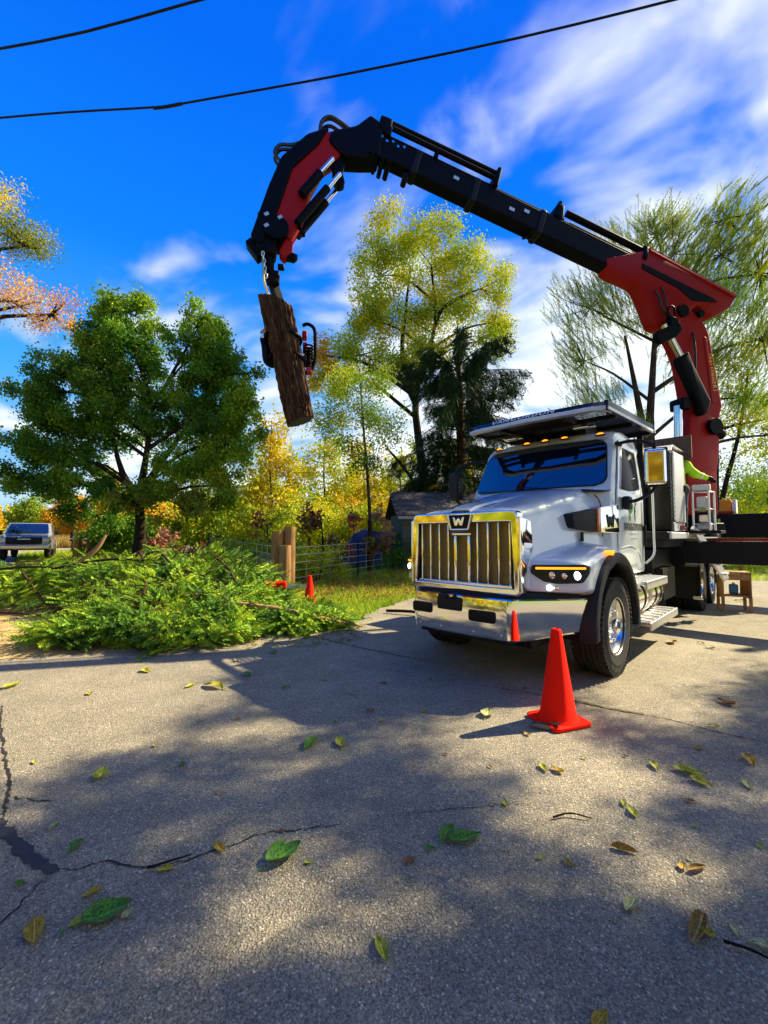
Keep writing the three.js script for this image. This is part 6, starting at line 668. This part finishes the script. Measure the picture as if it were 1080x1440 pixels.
// ---------------------------------------------------------------- traffic cones
function cone(label, x, z, s, turn) {
  const t = thing('traffic_cone', label, 'traffic cone', [x, 0.004, z], turn, 'orange traffic cones'); const b = fillet([[-0.185, -0.185], [0.185, -0.185], [0.185, 0.185], [-0.185, 0.185]], 0.05, 4).map((p) => [p[0] * s, p[1] * s]);
  add(t, 'foot', [prism(b, 0, 0.03 * s, 0.008, topMap)], M.cone);
  const pr = [[0.165, 0.028], [0.152, 0.045], [0.14, 0.06], [0.042, 0.715], [0.036, 0.735], [0.026, 0.742], [0.02, 0.735], [0.02, 0.70]].map((p) => new THREE.Vector2(p[0] * s, p[1] * s)); add(t, 'body', toCreasedNormals(new THREE.LatheGeometry(pr, 48), 0.6), M.cone); return t;
}
cone('orange traffic cone standing on the asphalt before the front wheel', 1.42, -3.57, 1.0, 0.35);
cone('orange traffic cone standing in the grass beside the timber posts', -1.53, -8.85, 0.95, 0.1);
// ---------------------------------------------------------------- timber posts
function post(parent, name, x, z, h, rad, lean = 0) { const g = new THREE.CylinderGeometry(rad * 0.97, rad, h + 0.1, 22, 6); const p = g.attributes.position; for (let i = 0; i < p.count; i++) { const a = Math.atan2(p.getZ(i), p.getX(i)), k = 1 + 0.025 * N3(Math.cos(a) * 1.4, p.getY(i) * 2 + x * 7, Math.sin(a) * 1.4); p.setX(i, p.getX(i) * k); p.setZ(i, p.getZ(i) * k); } g.computeVertexNormals(); g.translate(0, h / 2 - 0.05, 0); g.rotateZ(lean); const m = add(parent, name, g, M.timber); m.position.set(x, land(x, z), z); return m; }
{ const spots = [[-2.95, -11.85, 1.66, 0.17, 'round timber post, middle height of the three together'], [-2.64, -11.95, 1.78, 0.165, 'round timber post, tallest of the three together'], [-2.68, -11.62, 1.27, 0.16, 'round timber post, shortest of the three together']]; for (const [x, z, h, rd, l] of spots) tag(post(scene, 'timber_post', x, z, h, rd), l, 'post', 'timber posts at the fence corner');
  for (const [x, z, h, rd, l] of [[-17.2, -25.2, 1.75, 0.26, 'stout timber post at the gateway beside the side street, taller'], [-17.9, -25.0, 1.45, 0.24, 'stout timber post at the gateway beside the side street, shorter'], [-15.9, -25.6, 1.7, 0.24, 'timber gatepost with wire gate hung on it']]) tag(post(scene, 'timber_post', x, z, h, rd), l, 'post', 'gateposts by the side street');
  tag(post(scene, 'timber_post', 0.72, -18.0, 1.85, 0.16), 'square-topped timber post ending the wire fence by the truck', 'post'); }
// ---------------------------------------------------------------- wire fence
function wireFence(label, A, B, h, bays, rows, name = 'wire_fence') {
  const f = thing(name, label, 'fence'); const wire = std(C(0.5, 0.52, 0.54), 0.4, 0.8), n = bays * 6; const at = (t, y) => { const x = lerp(A[0], B[0], t), z = lerp(A[1], B[1], t); return [x, land(x, z) + y, z]; };
  for (let i = 0; i <= bays; i++) { const p = at(i / bays, 0); add(f, 'fence_post', box(0.045, h + 0.25, 0.045, p[0], p[1] + h / 2, p[2]), M.black); }
  for (let j = 0; j < rows; j++) { const y = 0.12 + (h - 0.14) * j / (rows - 1); add(f, 'line_wire', bar(at(0, y), at(1, y), 0.014, 0.014), wire); }
  for (let i = 0; i <= n; i++) { const t = i / n; add(f, 'stay_wire', bar(at(t, 0.1), [at(t, 0)[0] + 0.001, at(t, h)[1], at(t, 0)[2]], 0.009, 0.009), wire); }
}
wireFence('square-mesh wire fence with black posts between timber post and truck', [-2.55, -12.1], [0.72, -18.0], 1.22, 2, 6);
wireFence('square-mesh wire fence behind the brush pile', [-3.1, -12.0], [-8.6, -21], 1.25, 3, 6);
wireFence('wire gate hung between gateposts by the side street', [-16.9, -25.3], [-16.0, -25.55], 1.3, 1, 5, 'wire_gate');
// low woven paling behind it
{ const f = thing('paling_fence', 'low grey paling fence of thin upright sticks behind the shrubs', 'fence', [0, 0, 0]); const r = rngOf(8), wm = std(C(0.32, 0.28, 0.22), 0.9); for (let i = 0; i < 60; i++) { const t = i / 59, x = lerp(-8.4, -3.4, t), z = lerp(-18.0, -13.4, t), h = 0.95 + r() * 0.12; add(f, 'paling', box(0.03, h, 0.02, x, land(x, z) + h / 2, z, 0, 0.7, (r() - 0.5) * 0.06), wm); } add(f, 'rail', [bar([-8.4, 0.95, -18.0], [-3.4, 0.65, -13.4], 0.02, 0.03)], wm); }
// ---------------------------------------------------------------- shed and tarped heap
{
  const s = thing('shed', 'small grey shed with dark shingle roof behind the grille', 'shed', [2.6, land(2.6, -18.2), -18.6], 0.15);
  add(s, 'wall', [box(4.2, 2.3, 3.0, 0, 1.15, 0)], std(C(0.07, 0.07, 0.055), 0.9));
  for (let i = 0; i < 9; i++) add(s, 'siding_board', box(4.24, 0.22, 0.03, 0, 0.2 + i * 0.25, 1.515, 0.06, 0, 0), std(C(0.09, 0.088, 0.07), 0.9));
  const rf = part(s, 'roof'); add(rf, 'slope', [prism([[1.75, 2.2], [0, 3.25], [-1.75, 2.2], [-1.75, 2.12], [0, 3.16], [1.75, 2.12]], -2.35, 2.35, 0.01, sideMap)], std(C(0.05, 0.042, 0.036), 0.95));
  const shm = [0, 1, 2].map((k) => std(C(0.05 + k * 0.022, 0.042 + k * 0.018, 0.036 + k * 0.014), 0.95)), sg = new THREE.BoxGeometry(0.3, 0.02, 0.26), r = rngOf(66); let cnt = 0; for (let j = 0; j < 10; j++) for (let i = 0; i < 15; i++) { const m = add(rf, 'shingle', sg, shm[Math.floor(r() * 3)]); const t = (j + 0.5) / 10; m.position.set(-2.2 + i * 0.315 + (j % 2) * 0.15 - 0.07, lerp(2.23, 3.27, t) + r() * 0.006, lerp(1.76, 0.06, t)); m.rotation.x = 0.545 + 0.05; }
  add(s, 'fascia', [box(4.7, 0.12, 0.03, 0, 2.12, 1.78)], std(C(0.30, 0.29, 0.26), 0.8));
  const tarp = thing('tarp_heap', 'dark blue tarpaulin draped over a heap behind the wire fence', 'tarp', [-0.1, land(0, -20), -20.2]); const rows = []; for (let j = 0; j <= 14; j++) { const row = []; for (let i = 0; i <= 22; i++) { const u = i / 22 * 2 - 1, v = j / 14 * 2 - 1, e = Math.max(Math.abs(u) ** 3, Math.abs(v) ** 3); const y = 1.6 * Math.pow(Math.max(0, 1 - e), 0.5) * (0.85 + 0.25 * N2(u * 1.3, v * 1.3)) + 0.02 + 0.05 * N2(u * 5, v * 5); row.push([u * 1.9, y, v * 1.1]); } rows.push(row); } add(tarp, 'sheet', [skin(rows, 1.2)], std(C(0.012, 0.02, 0.07), 0.45));
}
// ---------------------------------------------------------------- pickup parked on the side street
{
  const p = thing('pickup_truck', 'silver crew-cab pickup parked on the side street facing the road', 'pickup', [-19.5, land(-19.5, -23.6) + 0.01, -23.6], 0.60);
  const pm = (q, y, e) => { const k = sst(0.9, 1.95, y); return [e * (1 - 0.14 * k), y, q]; };
  const paint = phy(C(0.2, 0.22, 0.25), 0.35, { clearcoat: 1 }), arcP = (cz, r0) => { const o = []; for (let i = 0; i <= 10; i++) { const a = Math.PI * (1 - i / 10); o.push([cz - r0 * Math.cos(a) * -1, 0.45 + r0 * Math.sin(a)]); } return o; };
  const side = [[2.75, 0.55], [2.8, 0.95], [2.72, 1.18], [1.25, 1.32], [0.55, 1.92], [-1.35, 1.95], [-1.6, 1.42], [-2.95, 1.40], [-3.0, 0.6], [-2.35, 0.6], [-2.3, 0.85], [-2.05, 1.0], [-1.75, 1.0], [-1.5, 0.85], [-1.45, 0.5], [1.35, 0.5], [1.4, 0.85], [1.65, 1.0], [1.95, 1.0], [2.2, 0.85], [2.25, 0.55]];
  add(p, 'body', [prism(side, -1.02, 1.02, 0.08, pm, 4, 0.5)], paint);
  const plane = (pts, mat, name, par = p) => { const g = new THREE.BufferGeometry(); g.setAttribute('position', new THREE.Float32BufferAttribute(pts.flat(), 3)); g.setIndex([0, 1, 2, 0, 2, 3]); g.computeVertexNormals(); return add(par, name, g, mat); };
  add(p, 'windscreen', [prism(fillet([[-0.86, 0], [0.86, 0], [0.78, 0.86], [-0.78, 0.86]], 0.06, 3), -0.01, 0.012, 0.003, (x, t, e) => [x, 1.36 + t * 0.60 + e, 1.235 - t * 0.72 + e * 2])], M.glass);
  for (const s of [-1, 1]) { for (const [a, b, c, d] of [[1.0, 0.46, -0.28, -0.28], [-0.36, -0.36, -1.28, -1.42]]) add(p, 'side_window', [prism(fillet([[a, 1.38], [b, 1.84], [c, 1.86], [d, 1.38]], 0.04, 3), 1.012, 1.02, 0.002, (z, y, e) => [s * e * (1 - 0.14 * sst(0.9, 1.95, y)), y, z])], M.glassSide); add(p, 'headlight', [rbox(0.3, 0.22, 0.1, 0.03, s * 0.84, 1.0, 2.76)], std(C(0.5, 0.52, 0.55), 0.15, 0.4)); add(p, 'mirror', [rbox(0.22, 0.24, 0.1, 0.03, s * 1.17, 1.4, 0.95)], M.plastic); add(p, 'door_handle', [rbox(0.02, 0.04, 0.2, 0.01, s * 1.03, 1.2, -0.1)], M.plastic); }
  add(p, 'grille', [rbox(1.4, 0.36, 0.06, 0.03, 0, 0.98, 2.80), rbox(1.7, 0.14, 0.08, 0.03, 0, 0.58, 2.82)], M.black); add(p, 'grille_bar', [rbox(1.42, 0.05, 0.04, 0.01, 0, 1.0, 2.83)], M.plastic);
  add(p, 'maker_plate', [rbox(0.5, 0.06, 0.02, 0.01, 0, 1.06, 2.84)], M.alumDull); add(p, 'bumper', [rbox(2.06, 0.2, 0.2, 0.05, 0, 0.66, 2.82)], std(C(0.6, 0.6, 0.62), 0.15, 1));
  for (const s of [-1, 1]) for (const z of [1.8, -1.9]) { const w = part(p, 'wheel'); w.position.set(s * 0.88, 0.42, z); add(w, 'tyre', new THREE.TorusGeometry(0.3, 0.12, 12, 28).rotateY(Math.PI / 2).scale(1.15, 1, 1), M.rubber); add(w, 'rim', [rod([s * 0.02, 0, 0], [s * 0.11, 0, 0], 0.26, 0.24, 24)], M.alum); }
  add(p, 'cargo_cover', [rbox(1.7, 0.7, 1.4, 0.15, 0, 1.5, -2.2)], M.black);
  const rd = thing('red_trailer', 'low red equipment trailer behind the parked pickup', 'trailer', [-22.6, land(-22, -29), -31], 0.5); add(rd, 'bed', [rbox(1.6, 0.25, 3.2, 0.03, 1.3, 0.55, 0)], std(C(0.45, 0.02, 0.03), 0.5)); add(rd, 'machine', [rbox(1.0, 0.5, 1.2, 0.12, 1.5, 0.9, 0.4), rbox(0.5, 0.35, 0.5, 0.08, 1.9, 1.2, 0.2)], std(C(0.35, 0.03, 0.03), 0.5)); for (const s of [-0.8, 0.8]) add(rd, 'wheel', new THREE.TorusGeometry(0.24, 0.1, 10, 24).rotateY(Math.PI / 2).translate(1.3 + s * 1.05, 0.34, 0), M.rubber);
  const bb = thing('timber_sign', 'brown timber sign board standing at the gateway', 'sign', [-20.2, land(-20, -28.5), -28.5], 0.2); add(bb, 'board', boxUV(rbox(1.3, 0.6, 0.08, 0.02, 0, 1.15, 0)), std(C(0.16, 0.07, 0.03), 0.9, 0, { map: woodTex })); for (const s of [-0.5, 0.5]) add(bb, 'leg', rod([s, 0, 0], [s, 1.5, 0], 0.06), M.barkBrown); add(bb, 'cap', [rbox(1.4, 0.06, 0.14, 0.01, 0, 1.0, 0.03)], M.white);
}
// ---------------------------------------------------------------- wooden step by the rear wheel
{
  const cT = Math.cos(TURN), sT = Math.sin(TURN), tw = (x, y, z) => [TRUCK[0] + x * cT + z * sT, y, TRUCK[2] - x * sT + z * cT];
  const t = thing('wooden_step', 'plywood step box on legs standing beside the rear wheel', 'step', tw(1.62, 0, -6.1), TURN + 0.3);
  for (const x of [-0.22, 0.22]) add(t, 'side_board', boxUV(rbox(0.03, 0.5, 0.5, 0.006, x, 0.52, 0), 2), M.timberPale); add(t, 'tread', boxUV(rbox(0.47, 0.035, 0.52, 0.006, 0, 0.785, 0), 2), M.timberPale); add(t, 'shelf', boxUV(rbox(0.41, 0.03, 0.46, 0.006, 0, 0.32, 0), 2), M.timberPale); add(t, 'front_rail', boxUV(rbox(0.46, 0.12, 0.03, 0.006, 0, 0.70, 0.25), 2), M.timberPale);
  for (const [x, z] of [[-0.22, -0.2], [0.22, -0.2], [-0.22, 0.2], [0.22, 0.2]]) add(t, 'leg', boxUV(rbox(0.05, 0.32, 0.05, 0.006, x, 0.16, z), 2), M.timberPale); add(t, 'back_post', boxUV(rbox(0.04, 0.9, 0.09, 0.006, 0.2, 0.72, -0.26, 0.15, 0, 0), 2), M.timberPale);
  const j = tw(1.62, 0.337, -6.1), bot = thing('blue_jug', 'small blue jug on the shelf of the wooden step', 'jug', j, TURN); add(bot, 'body', [rbox(0.15, 0.2, 0.1, 0.03, 0, 0.1, 0)], std(C(0.03, 0.22, 0.5), 0.4)); add(bot, 'cap', [rod([0, 0.2, 0], [0, 0.235, 0], 0.025)], M.white);
}
// ---------------------------------------------------------------- overhead cables
tag(add(scene, 'overhead_cable', [tube([[-30, 10.9, -11], [-14, 9.75, -8.6], [-7.24, 9.39, -7.6], [-3.9, 9.19, -7.2]], 0.017, 40, 6), tube([[-3.9, 9.19, -7.2], [0, 9.25, -6.6], [4.29, 9.48, -5.9], [14, 10.4, -4.3], [30, 12.5, -1.6]], 0.017, 40, 6), tube([[-4.15, 9.2, -7.24], [-3.9, 9.185, -7.2], [-3.6, 9.2, -7.16]], 0.026, 6, 6)], M.black), 'long black overhead cable with a splice crossing above the boom', 'cable');
tag(add(scene, 'overhead_cable', [tube([[-30, 11.5, -10.2], [-12, 9.3, -7.0], [-5.78, 8.83, -6.0], [-2.57, 8.94, -5.5], [3, 9.4, -4.6], [14, 11, -2.8]], 0.016, 60, 6)], M.black), 'unspliced black overhead cable, the higher of two', 'cable');
// ---------------------------------------------------------------- fallen leaves, each one on its own
{
  const leafGeo = (w, tip, curl, roll, seed) => { const r = rngOf(seed), nu = 8, nv = 14, pos = [], uvs = [], idx = []; for (let j = 0; j <= nv; j++) { const v = j / nv, hw = w * Math.pow(Math.sin(Math.PI * Math.pow(v, 0.8)), tip) * 0.5 * (1 + 0.05 * Math.sin(v * 40)); for (let i = 0; i <= nu; i++) { const u = i / nu * 2 - 1; let x = u * hw, y = 0.03 * (1 - Math.abs(u)) * -1 + 0.05 + curl * (v - 0.5) ** 2 + 0.02 * Math.sin(v * 9 + u * 3 + seed) + Math.abs(u) * hw * 0.35; if (roll) { const a = u * roll; x = Math.sin(a) * hw / roll * 1.2; y = (1 - Math.cos(a)) * hw / roll * 1.2 + curl * (v - 0.5) ** 2; } pos.push(x, y, v - 0.5); uvs.push(i / nu, v); } } for (let j = 0; j < nv; j++) for (let i = 0; i < nu; i++) { const a = j * (nu + 1) + i; idx.push(a, a + nu + 1, a + 1, a + 1, a + nu + 1, a + nu + 2); } const g = new THREE.BufferGeometry(); g.setAttribute('position', new THREE.Float32BufferAttribute(pos, 3)); g.setAttribute('uv', new THREE.Float32BufferAttribute(uvs, 2)); g.setIndex(idx); g.computeVertexNormals(); let lo = 9; for (let i = 1; i < pos.length; i += 3) lo = Math.min(lo, pos[i]); g.translate(0, -lo, 0); const st = new THREE.CylinderGeometry(0.008, 0.012, 0.25, 5).rotateX(Math.PI / 2).translate(0, 0.02, -0.6); return merge([g, st]); };
  const shapes = [leafGeo(0.48, 0.85, 0.25, 0, 1), leafGeo(0.62, 0.75, 0.4, 0, 2), leafGeo(0.42, 0.9, -0.25, 0, 3)], rolls = [leafGeo(0.5, 0.7, 0.15, 2.2, 4), leafGeo(0.42, 0.7, 0.3, 1.8, 5)];
  const la = tileNoise(128, 16, 81), lb = tileNoise(128, 4, 82), veins = tex(128, 128, (x, y) => { const u = Math.abs(x / 128 - 0.5) * 2, v = y / 128, rib = u < 0.05 ? 0.35 : 0, side = Math.abs(((v * 9 - u * 1.6) % 1 + 1) % 1 - 0.5) < 0.06 ? 0.16 : 0, blot = la(x, y) > 0.78 ? -0.28 : 0, k = 0.62 + 0.3 * (la(x, y) - 0.5) + 0.25 * (lb(x, y) - 0.5) + rib + side + blot; return [k, k, k * 0.9]; }, true);
  const lm = (c) => phy(C(...c.map((v) => Math.min(1, v * 2.4))), 0.65, { map: veins, specularIntensity: 0.6, transmission: 0.2, thickness: 0, side: THREE.DoubleSide }), mats = { y: lm([0.62, 0.40, 0.015]), yg: lm([0.36, 0.38, 0.03]), g: lm([0.07, 0.22, 0.015]), o: lm([0.42, 0.27, 0.02]), b: lm([0.26, 0.11, 0.035]), p: lm([0.42, 0.44, 0.2]), r: lm([0.34, 0.2, 0.05]) };
  const words = { y: 'bright yellow fallen leaf', yg: 'yellow-green fallen leaf', g: 'fresh green fallen leaf', o: 'ochre fallen leaf', b: 'small brown fallen leaf', p: 'pale green fallen leaf', r: 'rolled dry brown fallen leaf' };
  const L = [[-2.65,-4.84,0.186,"y"],[-3.72,-4.37,0.192,"yg"],[-1.70,-4.35,0.276,"y"],[-1.94,-4.37,0.139,"y"],[-1.78,-2.77,0.147,"yg"],[-0.53,-3.17,0.205,"g"],
[-0.32,-3.19,0.176,"yg"],[-1.33,-2.90,0.065,"g"],[-1.49,-2.15,0.109,"g"],[-0.79,-2.14,0.096,"o"],[-0.47,-2.09,0.197,"g"],[-0.51,-2.14,0.131,"g"],
[-0.52,-2.26,0.045,"b"],[-1.10,-1.78,0.179,"g"],[-1.18,-1.75,0.085,"yg"],[-1.32,-1.70,0.143,"o"],[-1.57,-1.93,0.049,"g"],[0.32,-2.24,0.162,"g"],
[0.40,-2.20,0.187,"g"],[0.22,-2.14,0.052,"g"],[-0.01,-1.64,0.111,"yg"],[0.67,-1.41,0.086,"o"],[1.15,-2.13,0.121,"r"],[1.41,-2.01,0.109,"r"],
[1.00,-1.82,0.110,"p"],[1.19,-1.71,0.197,"r"],[1.38,-1.65,0.093,"p"],[1.35,-2.41,0.104,"yg"],[0.68,-2.48,0.053,"yg"],[0.73,-2.08,0.047,"yg"],
[1.03,-2.85,0.107,"y"],[1.11,-2.82,0.096,"o"],[1.76,-2.87,0.119,"yg"],[1.94,-2.80,0.191,"yg"],[1.93,-2.69,0.128,"y"],[2.44,-2.94,0.176,"o"],
[2.19,-2.66,0.112,"p"],[0.87,-3.69,0.186,"p"],[1.35,-2.98,0.050,"yg"],[-0.02,-3.56,0.064,"y"],[3.08,-3.93,0.168,"b"],[2.61,-3.47,0.082,"y"],
[1.73,-2.51,0.068,"b"],[0.34,-3.76,0.061,"y"],[-1.43,-5.63,0.194,"g"],[-1.48,-4.72,0.182,"g"],[-1.78,-5.25,0.109,"p"],[-0.97,-4.33,0.092,"g"],
[-0.63,-4.56,0.080,"p"],[-0.30,-4.16,0.066,"p"],[-0.12,-3.77,0.081,"b"],[-1.20,-3.60,0.065,"b"],[-2.81,-4.16,0.088,"y"],[-1.71,-2.30,0.073,"p"],
[1.61,-2.30,0.041,"yg"],[4.06,-6.11,0.210,"b"],[4.46,-6.11,0.105,"p"],[4.84,-5.73,0.118,"y"],[4.40,-5.84,0.121,"p"],[8.35,-10.12,0.239,"yg"],
[1.42,-2.07,0.034,"p"],[1.82,-2.15,0.044,"yg"],[0.06,-1.95,0.025,"p"],[0.42,-3.03,0.045,"b"],[0.69,-2.87,0.038,"b"]];
  const marks = [[1.42, -3.57, 'beside the near traffic cone'], [0.6, -4.4, 'in the shade before the bumper'], [-1.75, -2.2, 'beside the tar patch'], [-0.9, -2.1, 'beside the long road crack'], [-0.4, -2.3, 'at the thin end of the road crack'], [-2.4, -5.3, 'on the sunny strip before the brush pile'], [-1.5, -4.6, 'in the corner of the truck shadow'], [4.4, -5.9, 'beside the stabiliser beam shadow'], [2.4, -3.6, 'along the mossy asphalt joint'], [8.3, -10, 'on the drive behind the rear wheels'], [-3.7, -4.3, 'in the sunny patch beside the boom shadow end'], [1.2, -1.75, 'near the thin dark twig'], [1.0, -2.4, 'near the curved twig'], [-1.1, -1.75, 'below the forked road crack'], [0.3, -2.2, 'beside the pair of fresh green leaves'], [-0.4, -3.3, 'in dappled shade beside the truck shadow'], [2.0, -2.8, 'in dappled shade beyond the near cone and joint'], [0.05, -1.7, 'on open shaded asphalt ahead of the crack'], [-1.6, -2.85, 'above the tar patch in dappled shade'], [-0.8, -4.4, 'inside the truck shadow'], [-2.8, -4.2, 'on sunny asphalt beside the boom shadow'], [-1.2, -3.6, 'on the edge of the tree shade']];
  const leafLabel = (x, z, s, c) => { let b = marks[0], bd = 99; for (const m of marks) { const d = Math.hypot(x - m[0], z - m[1]); if (d < bd) { bd = d; b = m; } } return (s > 0.15 ? 'large ' : s < 0.07 ? 'tiny ' : '') + words[c].replace('small ', '') + ' ' + b[2]; };
  { const q = rngOf(910), kinds = ['y', 'yg', 'b', 'p', 'o', 'g']; for (let i = 0; i < 34; i++) { const z = -1.7 - Math.pow(q(), 1.4) * 4.6; L.push([(q() * 2 - 1) * 0.85 * -z, z, 0.03 + q() * 0.05, kinds[Math.floor(q() * 6)]]); } }
  const r = rngOf(71); L.forEach(([x, z, s, c], i) => { const roll = c === 'r', m = add(scene, 'fallen_leaf', roll ? rolls[i % 2] : shapes[i % 3], mats[c]); m.position.set(x, 0.006, z); m.rotation.set((r() - 0.5) * 0.12, r() * 6.28, (r() - 0.5) * 0.2); m.scale.setScalar(s * 0.95); tag(m, leafLabel(x, z, s, c), 'leaf', 'fallen leaves on the road'); });
  const tw = (pts, label) => tag(add(scene, 'twig', [tapered(pts, [0.006, 0.005, 0.003], 6)], M.barkDark), label, 'twig', 'twigs on the road');
  tw([[-1.06, 0.02, -2.0], [-0.97, 0.03, -2.03], [-0.9, 0.02, -2.08]], 'short bent twig lying beside the road crack'); tw([[1.25, 0.015, -1.66], [1.32, 0.02, -1.62], [1.4, 0.015, -1.55]], 'thin dark twig beside a pale leaf'); tw([[0.9, 0.012, -2.36], [1.0, 0.02, -2.38], [1.1, 0.012, -2.35]], 'thin curved twig lying in the tree shade');
  const gs = thing('curled_leaf', 'dry grey curled leaf at the foot of the cone', 'leaf', [1.24, 0.005, -3.42]); add(gs, 'blade', [rolls[0].clone().scale(0.2, 0.2, 0.2).rotateY(1.2), rolls[1].clone().scale(0.16, 0.16, 0.16).rotateY(0.3).rotateX(-0.5).translate(0.1, 0.02, 0)], std(C(0.16, 0.13, 0.1), 0.9));
}
scene.traverse((o) => { if (o.isMesh) { o.castShadow = true; o.receiveShadow = true; } });
renderer.render(scene, camera);
